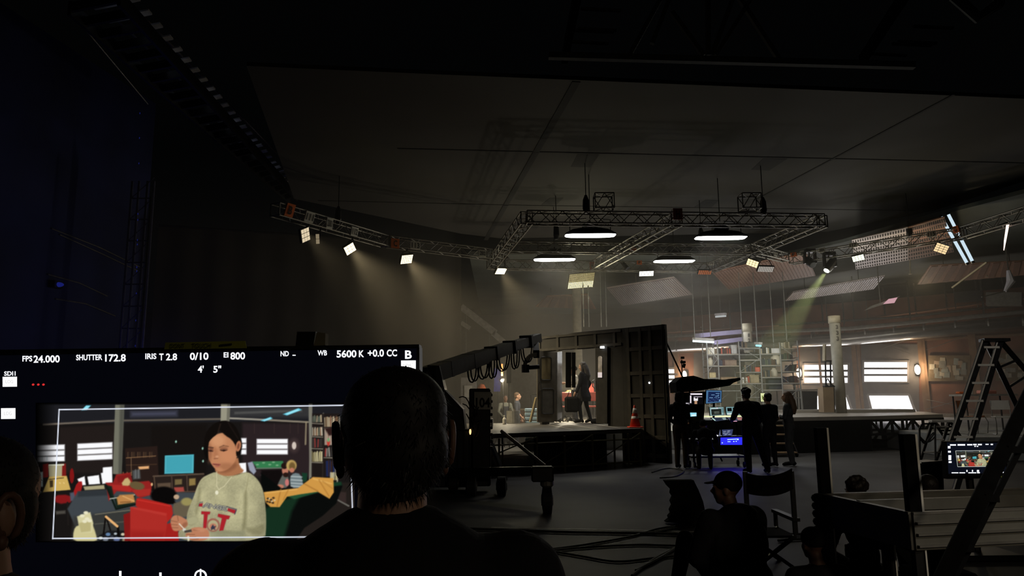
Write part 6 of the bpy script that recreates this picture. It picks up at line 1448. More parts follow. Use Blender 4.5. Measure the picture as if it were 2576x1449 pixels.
def cover(pts, soft=1.5):
    p = np.array(pts, float); ins = np.zeros(UU.shape, bool); dm = np.full(UU.shape, 1e9)
    for k in range(len(p)):
        (ax, ay), (bx_, by_) = p[k], p[(k + 1) % len(p)]
        if ay != by_:
            c = ((ay > VV) != (by_ > VV)) & (UU < (bx_ - ax) * (VV - ay) / (by_ - ay) + ax); ins ^= c
        dx, dy = bx_ - ax, by_ - ay; tt = np.clip(((UU - ax) * dx + (VV - ay) * dy) / max(dx * dx + dy * dy, 1e-9), 0, 1)
        dm = np.minimum(dm, np.hypot(UU - ax - tt * dx, VV - ay - tt * dy))
    return np.clip(.5 + np.where(ins, dm, -dm) / soft, 0, 1)
def rnd(pts, k=2):
    for _ in range(k):
        q = []
        for i in range(len(pts)):
            a, b = pts[i], pts[(i + 1) % len(pts)]; q += [(a[0] * .75 + b[0] * .25, a[1] * .75 + b[1] * .25), (a[0] * .25 + b[0] * .75, a[1] * .25 + b[1] * .75)]
        pts = q
    return pts
def poly(pts, col, soft=1.8, a=1.0, r=0): blend(cover(rnd(pts, r) if r else pts, soft) * a, col)
def oval(cx, cy_, rx, ry, col, soft=.15, a=1.0, rot=0.0):
    c, s = math.cos(rot), math.sin(rot); x = (UU - cx) * c + (VV - cy_) * s; y = -(UU - cx) * s + (VV - cy_) * c
    d = np.hypot(x / rx, y / ry); blend(np.clip((1 - d) / soft + .5, 0, 1) * a, col)
def line(a, b, w, col, al=1.0, soft=1.2):
    dx, dy = b[0] - a[0], b[1] - a[1]; tt = np.clip(((UU - a[0]) * dx + (VV - a[1]) * dy) / (dx * dx + dy * dy), 0, 1)
    d = np.hypot(UU - a[0] - tt * dx, VV - a[1] - tt * dy); blend(np.clip(.5 + (w / 2 - d) / soft, 0, 1) * al, col)
Z = lambda pts: [(400 + x / 3.228, 1000 + y / 3.228) for x, y in pts]      # from the two enlarged looks at the photo
Y3 = lambda pts: [(80 + x / 3.226, 1000 + y / 3.226) for x, y in pts]
# room
poly([(90, 1013), (892, 1013), (892, 1058), (90, 1066)], (30, 30, 34), 4)
poly([(330, 1036), (445, 1034), (445, 1046), (330, 1048)], (78, 80, 100), 12, .8); poly([(560, 1024), (780, 1022), (780, 1050), (560, 1050)], (58, 58, 58), 10, .7)
poly([(590, 1036), (760, 1030), (760, 1036), (590, 1042)], (95, 95, 92), 4, .6)
for a, b, c in (((110, 1068), (290, 1058), (118, 108, 96)), ((305, 1058), (560, 1054), (108, 98, 86)), ((575, 1052), (665, 1056), (170, 165, 150)), ((665, 1056), (775, 1062), (150, 140, 122))): line(a, b, 4.5, c, .9, 2.5)
poly([(380, 1070), (520, 1068), (520, 1250), (380, 1250)], (21, 17, 15), 8, .8); poly([(610, 1064), (790, 1066), (790, 1200), (610, 1200)], (44, 34, 36), 8, .9); poly([(150, 1075), (290, 1068), (290, 1190), (150, 1190)], (36, 29, 27), 8, .8)
for u in (640, 690, 730, 750): line((u, 1066), (u, 1090), 2, (60, 46, 44), .6)
poly([(290, 1018), (313, 1018), (306, 1194), (284, 1192)], (112, 112, 98), 2); poly([(302, 1018), (313, 1018), (306, 1194), (298, 1192)], (74, 74, 66), 5, .8)
poly([(556, 1015), (579, 1015), (577, 1062), (555, 1062)], (150, 147, 128), 2); poly([(572, 1015), (579, 1015), (577, 1062), (570, 1062)], (110, 108, 95), 3)
for q in ([(712, 1042), (751, 1027), (759, 1031), (722, 1045)], [(656, 1058), (681, 1049), (686, 1053), (665, 1060)], [(205, 1032), (217, 1020), (229, 1020), (219, 1031)]): poly(q, (95, 205, 232), 2.5); poly([(x * .8 + q[0][0] * .1 + q[2][0] * .1, y * .8 + q[0][1] * .1 + q[2][1] * .1) for x, y in q], (150, 228, 245), 2)
def bars(u0, u1, v0, v1, sl, n=3):
    h = (v1 - v0) / n
    for i in range(n): poly([(u0, v0 + i * h + 1.2 + sl), (u1, v0 + i * h + 1.2), (u1, v0 + (i + 1) * h - 1), (u0, v0 + (i + 1) * h - 1 + sl)], (252, 252, 255), 3.5)
bars(91, 163, 1117, 1161, 2); bars(195, 283, 1111, 1156, 4); bars(607, 620, 1101, 1144, 0); bars(646, 724, 1103, 1144, 0)
for u in (106, 118): line((u, 1146), (u + 1, 1158), 1.5, (120, 150, 150), .5)
for q in ([(195, 1205), (213, 1198), (216, 1220), (203, 1221)], [(220, 1199), (249, 1195), (252, 1217), (224, 1219)], [(254, 1190), (259, 1189), (259, 1176), (282, 1174), (283, 1214), (258, 1217)], [(545, 1178), (563, 1168), (619, 1164), (620, 1190), (560, 1192)]): poly(q, (250, 250, 252), 2.2)
poly([(210, 1224), (262, 1220), (264, 1230), (214, 1233)], (205, 195, 150), 3, .8)
oval(740, 1121, 5.5, 9.5, (255, 246, 232), .3); oval(740, 1121, 12, 16, (120, 96, 90), .9, .35)
# left desk and chairs
poly([(108, 1168), (122, 1166), (122, 1200), (108, 1202)], (112, 24, 22), 2); poly([(152, 1167), (166, 1166), (167, 1198), (155, 1199)], (120, 26, 24), 2)
poly([(122, 1172), (157, 1170), (156, 1199), (124, 1200)], (168, 160, 126), 2); line((124, 1170), (160, 1169), 4, (205, 205, 180))
poly([(108, 1238), (178, 1232), (168, 1197), (124, 1199)], (206, 172, 92), 2); poly([(125, 1209), (134, 1208), (134, 1225), (126, 1226)], (70, 55, 34), 2); line((124, 1206), (160, 1202), 2.5, (96, 78, 44)); 
for x in (150, 160): line((x, 1214), (x + 2, 1216), 2, (235, 205, 140))
poly([(97, 1188), (108, 1187), (108, 1224), (97, 1226)], (205, 225, 220), 3); oval(101, 1238, 3, 3, (190, 190, 170), .5)
oval(181, 1197, 5.5, 19, (128, 22, 22)); poly([(183, 1243), (195, 1211), (210, 1211), (201, 1249), (190, 1256)], (158, 28, 28), 2, r=1)
poly([(135, 1246), (175, 1244), (190, 1262), (142, 1269)], (130, 24, 26), 4, r=1); poly([(176, 1240), (186, 1238), (192, 1262), (178, 1260)], (78, 84, 98), 4); line((180, 1262), (198, 1282), 3, (20, 20, 20)); line((170, 1264), (172, 1320), 4, (30, 26, 24))
poly([(140, 1286), (165, 1284), (165, 1292), (142, 1294)], (96, 92, 84), 4, .7)
# shelves behind the chair
poly([(315, 1128), (396, 1122), (400, 1215), (318, 1215)], (40, 28, 24), 3)
for k in range(14): line((322 + k * 5, 1138), (322 + k * 5, 1150), 3, [(70, 54, 40), (40, 30, 26), (88, 66, 48)][k % 3], .8)
line((318, 1152), (392, 1147), 2, (128, 96, 66)); line((318, 1170), (394, 1168), 2, (70, 50, 36)); poly([(348, 1174), (375, 1172), (375, 1179), (350, 1181)], (226, 170, 116), 3); poly([(333, 1184), (352, 1180), (354, 1204), (335, 1206)], (76, 78, 78), 4); line((330, 1152), (331, 1190), 1.5, (140, 110, 80), .8)
for x in (341, 349): line((x, 1182), (x, 1202), 3, (112, 114, 114), .7)
for x in (310, 320, 330): line((x, 1188), (x + 1, 1196), 2, (186, 130, 90), .7)
# television and stand
poly([(413, 1145), (489, 1142), (489, 1191), (413, 1194)], (14, 26, 28), 3); poly([(415, 1146), (488, 1143), (487, 1190), (414, 1192)], (84, 178, 192), 1.6); poly([(418, 1149), (484, 1146), (483, 1187), (418, 1189)], (66, 162, 178), 3)
poly([(386, 1198), (515, 1192), (515, 1245), (390, 1248)], (40, 31, 27), 2); line((386, 1198), (512, 1192), 4, (86, 70, 58)); line((388, 1198), (392, 1247), 3, (84, 66, 52)); line((432, 1197), (434, 1236), 3, (76, 60, 50)); line((470, 1194), (472, 1236), 3, (76, 60, 50)); line((390, 1238), (510, 1236), 3, (82, 62, 50))
for q, c in (([(396, 1216), (430, 1214), (430, 1230), (398, 1232)], (96, 78, 62)), ([(440, 1206), (458, 1205), (458, 1218), (440, 1220)], (120, 104, 66)), ([(438, 1226), (462, 1225), (464, 1236), (440, 1238)], (176, 74, 66)), ([(476, 1204), (492, 1203), (492, 1220), (476, 1222)], (150, 126, 72))): poly(q, c, 3, .9)
for u, v in ((443, 1111), (510, 1128), (511, 1160)): oval(u, v, 2.2, 3.2, (150, 200, 180), .6)
# floor
poly([(196, 1236), (300, 1230), (430, 1238), (560, 1240), (520, 1361), (205, 1361), (170, 1280)], (62, 68, 73), 4); poly([(186, 1300), (330, 1280), (330, 1361), (180, 1361)], (52, 52, 48), 10, .8); line((240, 1294), (330, 1283), 3, (112, 108, 92), .8); line((240, 1318), (320, 1312), 3, (95, 94, 84), .6)
poly([(196, 1236), (270, 1232), (275, 1246), (196, 1250)], (40, 44, 48), 5, .7)
# far red armchair, cushions, glass table
poly(Y3([(600, 690), (660, 690), (685, 625), (800, 608), (818, 690), (950, 676), (975, 700), (968, 790), (880, 815), (830, 770), (690, 760), (625, 840)]), (146, 34, 32), 3); poly(Y3([(630, 705), (780, 715), (815, 745), (800, 765), (650, 745)]), (170, 42, 38), 3); poly(Y3([(810, 750), (965, 740), (965, 790), (860, 805)]), (166, 44, 38), 3); poly(Y3([(690, 640), (800, 620), (815, 680), (700, 690)]), (120, 26, 26), 4, .7)
poly(Y3([(718, 712), (770, 640), (805, 680), (800, 718)]), (196, 172, 116), 3, r=1); oval(80 + 855 / 3.226, 1000 + 715 / 3.226, 19, 10, (100, 84, 54), .25, 1, .2); oval(80 + 975 / 3.226, 1000 + 705 / 3.226, 2.5, 4, (225, 180, 130), .5)
poly(Y3([(600, 710), (650, 720), (690, 905), (845, 860), (840, 790), (700, 800), (640, 830)]), (20, 34, 26), 4); line(Y3([(605, 712)])[0], Y3([(685, 905)])[0], 5, (16, 26, 20)); line(Y3([(635, 822)])[0], Y3([(835, 790)])[0], 3, (186, 190, 176), .8); line(Y3([(690, 905)])[0], Y3([(840, 868)])[0], 4, (18, 24, 20))
poly(Y3([(690, 815), (715, 790), (825, 785), (840, 850), (700, 870)]), (188, 132, 74), 4); line(Y3([(740, 800)])[0], Y3([(830, 840)])[0], 3, (226, 176, 110), .7); line(Y3([(720, 850)])[0], Y3([(800, 846)])[0], 3, (120, 80, 44), .7)
# tissue box, bag, clutter
poly(Y3([(335, 1175), (340, 1075), (370, 1035), (490, 1020), (520, 1100), (535, 1175)]), (206, 198, 146), 3, r=1); poly(Y3([(368, 965), (475, 930), (500, 1020), (490, 1095), (395, 1100)]), (214, 208, 162), 3); poly(Y3([(380, 1020), (480, 990), (480, 1085), (400, 1095)]), (182, 172, 118), 4, .8)
for x, y in ((440, 935), (410, 960), (450, 985), (430, 1005), (470, 1000)): oval(80 + x / 3.226, 1000 + y / 3.226, 6, 4, (232, 228, 196), .6)
poly(Y3([(545, 1120), (620, 1080), (760, 1080), (880, 1105), (885, 1165), (550, 1165)]), (26, 26, 28), 4)
line(Y3([(600, 965)])[0], Y3([(583, 1110)])[0], 4, (16, 13, 12)); line(Y3([(608, 980)])[0], Y3([(640, 1080)])[0], 4, (20, 16, 14)); line(Y3([(700, 1050)])[0], Y3([(705, 1130)])[0], 6, (14, 11, 10)); line(Y3([(603, 967)])[0], Y3([(695, 1045)])[0], 6, (232, 178, 116))
for x, y, r, c in ((620, 1110, 6, (96, 128, 166)), (600, 1150, 7, (120, 128, 140)), (680, 1105, 4, (180, 190, 196)), (740, 1110, 5, (206, 198, 170)), (690, 1150, 8, (96, 110, 150)), (560, 1140, 5, (206, 216, 200)), (760, 1155, 8, (150, 136, 110)), (650, 1130, 5, (50, 54, 66)), (800, 1130, 7, (20, 20, 20))): oval(80 + x / 3.226, 1000 + y / 3.226, r, r * .7, c, .5)
line(Y3([(760, 1090)])[0], Y3([(870, 1110)])[0], 3, (14, 14, 14)); line(Y3([(870, 1105)])[0], Y3([(885, 1160)])[0], 3, (14, 14, 14))
# near red armchair, seated figure behind it
oval(412, 1246, 33, 22, (10, 8, 8), .2); poly([(392, 1252), (432, 1250), (445, 1268), (390, 1268)], (10, 8, 8), 3)
poly(Z([(110, 860), (160, 850), (220, 820), (280, 830), (300, 900), (240, 970), (120, 970)]), (98, 88, 70), 4, r=1); oval(444, 1250, 7, 6, (190, 160, 130), .4); oval(470, 1262, 14, 10, (150, 140, 86), .4)
poly(Y3([(845, 820), (880, 812), (1125, 868), (1140, 880), (1148, 965), (1080, 1030), (845, 900)]), (172, 36, 31), 2.5, r=1); line(Y3([(860, 830)])[0], Y3([(1120, 880)])[0], 3, (205, 52, 44), .7)
poly(Y3([(745, 950), (800, 930), (810, 1165), (755, 1165)]), (128, 24, 23), 2.5); poly(Y3([(1070, 1035), (1180, 1000), (1195, 1165), (1070, 1165)]), (160, 33, 30), 2.5)
poly(Y3([(800, 890), (830, 888), (1095, 940), (1102, 1000), (1078, 1165), (800, 1165)]), (172, 44, 38), 2); poly(Y3([(800, 890), (830, 888), (1095, 940), (1090, 960), (830, 905)]), (190, 58, 50), 4, .7); poly(Y3([(800, 1080), (1080, 1090), (1078, 1165), (800, 1165)]), (150, 30, 27), 14, .7)
# back right: pool table, two people, shelf of books, sofa with blankets
poly(Z([(720, 530), (760, 520), (790, 600), (770, 625), (735, 590)]), (150, 155, 172), 3); poly(Z([(758, 520), (1005, 515), (1030, 575), (800, 580)]), (52, 122, 76), 2.5)
for x, y in ((800, 545), (850, 530), (900, 545), (930, 525), (960, 550)): oval(400 + x / 3.228, 1000 + y / 3.228, 4, 2, (110, 160, 120), .6)
line(Z([(790, 575)])[0], Z([(1030, 572)])[0], 3, (96, 110, 96)); line(Z([(830, 630)])[0], Z([(960, 626)])[0], 3, (100, 90, 84), .8); poly(Z([(830, 590), (1000, 585), (1000, 740), (830, 750)]), (16, 12, 12), 5)
poly(Z([(985, 660), (1010, 620), (1050, 630), (1060, 730), (950, 740)]), (96, 98, 92), 3, r=1); oval(400 + 1025 / 3.228, 1000 + 590 / 3.228, 8, 12, (186, 120, 98), .3); oval(400 + 1018 / 3.228, 1000 + 555 / 3.228, 8, 8, (34, 20, 18), .3); oval(400 + 1030 / 3.228, 1000 + 628 / 3.228, 7, 6, (40, 24, 20), .4); oval(400 + 1040 / 3.228, 1000 + 690 / 3.228, 5, 9, (196, 116, 112), .4)
poly(Z([(1060, 650), (1095, 610), (1150, 620), (1172, 700), (1165, 735), (1070, 735)]), (112, 126, 130), 3, r=1)
for y in (640, 668, 695, 718): line(Z([(1075, y)])[0], Z([(1165, y + 6)])[0], 3, (186, 196, 196), .75, 2)
oval(400 + 1076 / 3.228, 1000 + 552 / 3.228, 13, 14, (186, 156, 92), .25); oval(400 + 1082 / 3.228, 1000 + 560 / 3.228, 8, 11, (112, 88, 48), .5); oval(400 + 1080 / 3.228, 1000 + 590 / 3.228, 6, 6, (190, 120, 96), .5); oval(400 + 985 / 3.228, 1000 + 722 / 3.228, 9, 5, (190, 120, 96), .5); poly(Z([(1160, 610), (1205, 615), (1200, 680), (1170, 690)]), (22, 58, 40), 3)
poly(Z([(1215, 48), (1246, 48), (1240, 650), (1222, 650)]), (122, 120, 108), 2); line(Z([(1195, 200)])[0], Z([(1190, 380)])[0], 4, (150, 138, 110), .8); line(Z([(1335, 130)])[0], Z([(1330, 650)])[0], 3.5, (128, 124, 110)); line(Z([(1465, 160)])[0], Z([(1448, 690)])[0], 3.5, (148, 142, 124)); line(Z([(1228, 430)])[0], Z([(1222, 690)])[0], 3, (120, 116, 104))
poly(Z([(1244, 130), (1462, 130), (1450, 660), (1240, 650)]), (30, 24, 22), 3, .9)
br_ = random.Random(11)
for (xa, xb, ya, yb, pal) in ((1246, 1328, 140, 200, 0), (1344, 1458, 150, 238, 0), (1246, 1328, 240, 310, 0), (1346, 1456, 255, 385, 1), (1246, 1328, 330, 405, 2), (1346, 1452, 400, 480, 2), (1242, 1326, 432, 520, 3), (1346, 1450, 505, 640, 4), (1390, 1448, 600, 670, 3)):
    x = xa
    while x < xb - 4:
        w = br_.uniform(7, 15); c = br_.choice([[(190, 172, 140), (120, 96, 70), (170, 120, 90), (210, 200, 176), (96, 104, 90)], [(150, 60, 50), (200, 180, 160), (70, 40, 36), (190, 150, 130)], [(60, 54, 50), (150, 60, 56), (44, 44, 44), (160, 160, 150)], [(200, 190, 140), (216, 206, 160), (140, 130, 90)], [(30, 44, 96), (120, 120, 116), (60, 40, 40), (30, 26, 26)]][pal])
        d = br_.uniform(0, 14); s = br_.uniform(-4, 4); poly(Z([(x + s, ya + d), (x + w - 2 + s, ya + d), (x + w - 2, yb), (x, yb)]), c, 2, .92); x += w
for (xa, xb, y) in ((1244, 1330, 210), (1344, 1460, 250), (1244, 1330, 318), (1240, 1330, 414), (1340, 1454, 488), (1240, 1328, 526)): line(Z([(xa, y)])[0], Z([(xb, y + 4)])[0], 2.5, (140, 134, 118), .8)
poly(Z([(1345, 250), (1455, 240), (1430, 300), (1380, 310)]), (44, 26, 24), 4); oval(400 + 1376 / 3.228, 1000 + 365 / 3.228, 4, 9, (190, 60, 50), .5); oval(400 + 1376 / 3.228, 1000 + 345 / 3.228, 3, 5, (110, 160, 110), .5)
poly(Z([(1240, 690), (1600, 690), (1600, 1165), (1000, 1165)]), (34, 29, 26), 5); line(Z([(1450, 830)])[0], Z([(1540, 880)])[0], 4, (120, 118, 110), .8); line(Z([(1370, 1025)])[0], Z([(1550, 1000)])[0], 3, (112, 108, 98), .8); poly(Z([(1420, 760), (1520, 770), (1520, 860), (1440, 820)]), (60, 46, 44), 4, .7)
poly(Z([(830, 610), (1000, 740), (1290, 740), (1480, 690), (1490, 720), (1440, 860), (1330, 960), (1180, 1060), (1110, 1165), (830, 1165)]), (9, 11, 10), 3)
poly(Z([(860, 900), (1010, 830), (1150, 790), (1080, 920), (1010, 1165), (850, 1165)]), (20, 46, 30), 10); poly(Z([(1040, 800), (1250, 735), (1295, 770), (1100, 826)]), (34, 78, 50), 4); poly(Z([(1390, 690), (1480, 684), (1486, 712), (1410, 722)]), (22, 56, 36), 4)
poly(Z([(850, 768), (1130, 735), (1250, 645), (1416, 655), (1420, 770), (1385, 822), (1290, 765), (1150, 785), (1040, 805), (980, 890), (905, 888), (866, 850)]), (206, 150, 70), 2.5)
for a, b, c in (((1180, 700), (1290, 760), (160, 108, 46)), ((1255, 660), (1400, 700), (232, 184, 104)), ((1300, 670), (1380, 800), (170, 116, 50)), ((990, 745), (960, 880), (166, 112, 48)), ((870, 775), (1120, 745), (230, 180, 100)), ((1330, 680), (1410, 740), (176, 124, 56)), ((1050, 750), (1010, 830), (176, 122, 54))): line(Z([a])[0], Z([b])[0], 3, c, .75, 3)
for x, y in ((885, 820), (910, 830), (930, 815), (900, 850), (925, 855), (880, 845)): oval(400 + x / 3.228, 1000 + y / 3.228, 3.4, 2.6, (70, 52, 34), .6)
for x, y in ((897, 822), (918, 842), (940, 835)): oval(400 + x / 3.228, 1000 + y / 3.228, 2.2, 1.8, (206, 190, 160), .6)
# the woman: sweatshirt
SHIRT = [(470, 598), (400, 625), (345, 655), (310, 720), (285, 800), (250, 880), (228, 940), (225, 1000), (150, 1090), (170, 1170), (862, 1170), (872, 1040), (868, 900), (850, 760), (815, 680), (760, 625), (715, 602), (600, 640)]
cs = cover(rnd(Z(SHIRT), 2), 2)
nz = smooth_noise(1.7, 1) * .28 + smooth_noise(4, 2) * .18 + smooth_noise(26, 3) * .45
sh = np.array((182, 177, 138.0)) * (.82 + .32 * nz[..., None])
side = np.clip((UU - 625) / 60, 0, 1) * .22 + np.clip((500 - UU) / 45, 0, 1) * .14 + np.clip((VV - 1300) / 90, 0, 1) * .10
IMG[:] = IMG * (1 - cs[..., None]) + cs[..., None] * sh * (1 - side[..., None])
def shade(pts, k, soft=8, r=2):
    a = (cover(rnd(Z(pts), r), soft) * cs * k)[..., None]; IMG[:] = IMG * (1 - a) + a * np.array((96, 92, 62))
shade([(690, 760), (720, 760), (710, 1060), (670, 1090), (690, 950)], .5); shade([(320, 720), (345, 740), (320, 940), (290, 960)], .4); shade([(690, 1050), (780, 1060), (860, 1010), (850, 1120), (740, 1110)], .35); shade([(235, 990), (300, 960), (320, 1000), (250, 1050)], .3); shade([(410, 1070), (700, 1090), (690, 1120), (420, 1100)], .3)
line(Z([(470, 602)])[0], Z([(560, 650)])[0], 2, (140, 134, 96), .8, 3); line(Z([(560, 650)])[0], Z([(715, 604)])[0], 2, (140, 134, 96), .7, 3); line(Z([(410, 640)])[0], Z([(330, 690)])[0], 1.6, (146, 140, 100), .5, 3)
line(Z([(730, 625)])[0], Z([(700, 800)])[0], 1.6, (140, 134, 96), .6, 3)
poly(Z([(410, 1078), (520, 1088), (700, 1080), (700, 1165), (420, 1165)]), (138, 138, 110), 8, .55)
# neck and face
poly(Z([(452, 590), (470, 560), (640, 470), (655, 560), (700, 600), (620, 632), (545, 640), (480, 622)]), (168, 112, 76), 3, r=1); poly(Z([(450, 585), (530, 600), (620, 520), (640, 560), (560, 610), (490, 610)]), (128, 80, 54), 8, .7, 1)
poly(Z([(488, 290), (420, 330), (390, 400), (395, 470), (420, 535), (460, 585), (490, 602), (540, 595), (600, 550), (640, 470), (655, 380), (600, 310), (540, 285)]), (190, 130, 92), 2.5, r=2)
oval(400 + 480 / 3.228, 1000 + 350 / 3.228, 17, 15, (214, 156, 114), .9, .7); oval(400 + 560 / 3.228, 1000 + 470 / 3.228, 19, 17, (204, 138, 98), .9, .6); oval(400 + 545 / 3.228, 1000 + 560 / 3.228, 20, 9, (150, 96, 66), .9, .5); oval(400 + 408 / 3.228, 1000 + 450 / 3.228, 7, 22, (140, 88, 62), .9, .6)
poly(Z([(445, 400), (462, 400), (486, 478), (470, 496), (440, 490)]), (172, 112, 78), 6, .7, 1); oval(400 + 472 / 3.228, 1000 + 480 / 3.228, 4, 3, (214, 156, 118), .8, .8); line(Z([(448, 497)])[0], Z([(478, 494)])[0], 2, (120, 72, 52), .7, 2)
oval(400 + 422 / 3.228, 1000 + 425 / 3.228, 6.5, 5, (116, 72, 54), .6, .8); oval(400 + 420 / 3.228, 1000 + 432 / 3.228, 3.4, 2, (44, 26, 22), .6, .8); line(Z([(402, 432)])[0], Z([(438, 437)])[0], 2.0, (48, 28, 24), .9, 2); line(Z([(398, 402)])[0], Z([(440, 408)])[0], 3, (74, 46, 36), .9, 2)
oval(400 + 526 / 3.228, 1000 + 418 / 3.228, 10, 5.5, (136, 86, 62), .6, .7); line(Z([(502, 428)])[0], Z([(526, 434)])[0], 2.6, (52, 30, 25), .9, 2); line(Z([(526, 434)])[0], Z([(552, 426)])[0], 2.2, (58, 34, 28), .85, 2); oval(400 + 528 / 3.228, 1000 + 428 / 3.228, 4.5, 2.2, (44, 26, 22), .6, .8); line(Z([(500, 418)])[0], Z([(554, 412)])[0], 1.2, (120, 76, 54), .6, 2); line(Z([(492, 404)])[0], Z([(524, 390)])[0], 2.4, (92, 58, 42), .7, 2.5); line(Z([(524, 390)])[0], Z([(564, 398)])[0], 2.2, (92, 58, 42), .7, 2.5)
line(Z([(440, 540)])[0], Z([(495, 545)])[0], 3.4, (142, 70, 62), .9, 2.5); line(Z([(446, 545)])[0], Z([(488, 549)])[0], 1.4, (84, 40, 38), .8, 1.5); oval(400 + 472 / 3.228, 1000 + 558 / 3.228, 6, 2.4, (168, 92, 78), .7, .7); oval(400 + 490 / 3.228, 1000 + 585 / 3.228, 8, 5, (196, 136, 98), .9, .6)
poly(Z([(385, 400), (372, 470), (365, 420), (372, 300), (420, 230), (490, 190), (560, 186), (620, 225), (655, 300), (680, 380), (668, 440), (640, 480), (625, 470), (628, 400), (590, 340), (540, 310), (500, 270), (488, 262), (470, 300), (430, 330), (400, 370), (400, 520), (375, 480)]), (17, 13, 11), 2.2, r=1)
poly(Z([(360, 400), (395, 390), (402, 530), (375, 490)]), (14, 11, 10), 4, r=1); line(Z([(500, 215)])[0], Z([(480, 280)])[0], 2.5, (52, 38, 32), .7, 3); line(Z([(560, 200)])[0], Z([(640, 330)])[0], 2, (40, 30, 26), .6, 3)
oval(400 + 645 / 3.228, 1000 + 395 / 3.228, 6.5, 13.5, (188, 122, 86), .3, 1, .18); oval(400 + 645 / 3.228, 1000 + 395 / 3.228, 3, 8, (112, 64, 46), .6, .8, .18)
# necklace, print
for a, b in (((470, 600), (470, 720)), ((470, 720), (487, 748)), ((590, 645), (530, 720)), ((530, 720), (487, 748))): line(Z([a])[0], Z([b])[0], 1.5, (222, 214, 176), .8, 1.5)
oval(400 + 470 / 3.228, 1000 + 772 / 3.228, 4.2, 5.2, (236, 232, 206), .4, .9)
NAVYI, REDI = (58, 60, 78), (168, 34, 42)
for q in ([(328, 862), (356, 858), (352, 886), (324, 882)], [(562, 898), (626, 916), (616, 944), (556, 920)]): poly(Z([(x + (x - 470) * .02, y) for x, y in q]), NAVYI, 3); poly(Z(q), REDI, 2)
poly(Z([(548, 880), (634, 906), (618, 952), (610, 950), (624, 912), (548, 888)]), NAVYI, 1.6, .8); line(Z([(330, 852)])[0], Z([(356, 848)])[0], 1.5, NAVYI, .8)
for pts in ([[(360, 890), (388, 862), (404, 864), (402, 893)], [(370, 880), (402, 882)]], [[(412, 896), (420, 868), (452, 898), (462, 872)]], [[(512, 884), (486, 878), (468, 894), (480, 906), (502, 908), (506, 896), (492, 894)]], [[(545, 890), (522, 886), (514, 908), (548, 918)], [(518, 898), (540, 904)]]):
    for s in pts:
        for a, b in zip(s[:-1], s[1:]): line(Z([a])[0], Z([b])[0], 4.2, NAVYI, .85, 1.4)
        for a, b in zip(s[:-1], s[1:]): line(Z([a])[0], Z([b])[0], 1.8, (196, 192, 160), .9, 1.2)
U1 = [(346, 924), (416, 928), (412, 948), (396, 948), (384, 1060), (360, 1062), (366, 948), (344, 946)]; U2 = [(482, 944), (578, 962), (566, 988), (548, 986), (522, 1078), (490, 1082), (512, 980), (478, 966)]
for q in (U1, U2):
    for dx, dy in ((-4, 0), (4, 0), (0, -4), (0, 4)): poly(Z([(x + dx, y + dy) for x, y in q]), (120, 96, 84), 1.6, .5)
    poly(Z(q), REDI, 1.6)
oval(400 + 440 / 3.228, 1000 + 1035 / 3.228, 17, 17, (150, 84, 72), .12, .8); oval(400 + 440 / 3.228, 1000 + 1038 / 3.228, 12.5, 13, (176, 168, 130), .12); oval(400 + 440 / 3.228, 1000 + 1048 / 3.228, 9, 8, (190, 110, 88), .3, .8); poly(Z([(422, 1056), (438, 1030), (448, 1046), (466, 1044), (452, 1060), (460, 1076), (440, 1068), (424, 1078)]), (52, 54, 70), 2)
# hands
HS = (186, 124, 92)
poly(Z([(92, 990), (120, 955), (165, 958), (215, 985), (240, 1005), (232, 1045), (180, 1080), (120, 1088), (100, 1050)]), HS, 2.5, r=2)
for a, b in (((100, 1000), (150, 1010)), ((100, 1030), (150, 1035)), ((108, 1056), (155, 1058)), ((150, 960), (158, 1000))): line(Z([a])[0], Z([b])[0], 1.5, (126, 78, 56), .8, 2)
poly(Z([(190, 1020), (236, 1008), (228, 1045), (180, 1072)]), (140, 88, 62), 5, .7, 1); poly(Z([(225, 985), (300, 960), (320, 1010), (240, 1040)]), (168, 164, 128), 3, r=1)
poly(Z([(250, 1062), (330, 1048), (400, 1070), (412, 1110), (400, 1150), (330, 1168), (250, 1160), (212, 1120), (222, 1098), (270, 1096)]), HS, 2.5, r=2)
for a, b in (((222, 1112), (290, 1112)), ((230, 1136), (300, 1132)), ((262, 1158), (320, 1148)), ((280, 1076), (330, 1082))): line(Z([a])[0], Z([b])[0], 1.5, (126, 78, 56), .8, 2)
oval(400 + 340 / 3.228, 1000 + 1075 / 3.228, 12, 5, (206, 146, 112), .8, .5)
line(Z([(165, 1025)])[0], Z([(212, 1075)])[0], 2.6, (226, 216, 196)); oval(400 + 206 / 3.228, 1000 + 1074 / 3.228, 4, 4, (206, 206, 196), .5); poly(Z([(205, 1082), (262, 1070), (268, 1090), (210, 1098)]), (66, 60, 56), 2.5); line(Z([(238, 1130)])[0], Z([(240, 1165)])[0], 5, (214, 208, 180))
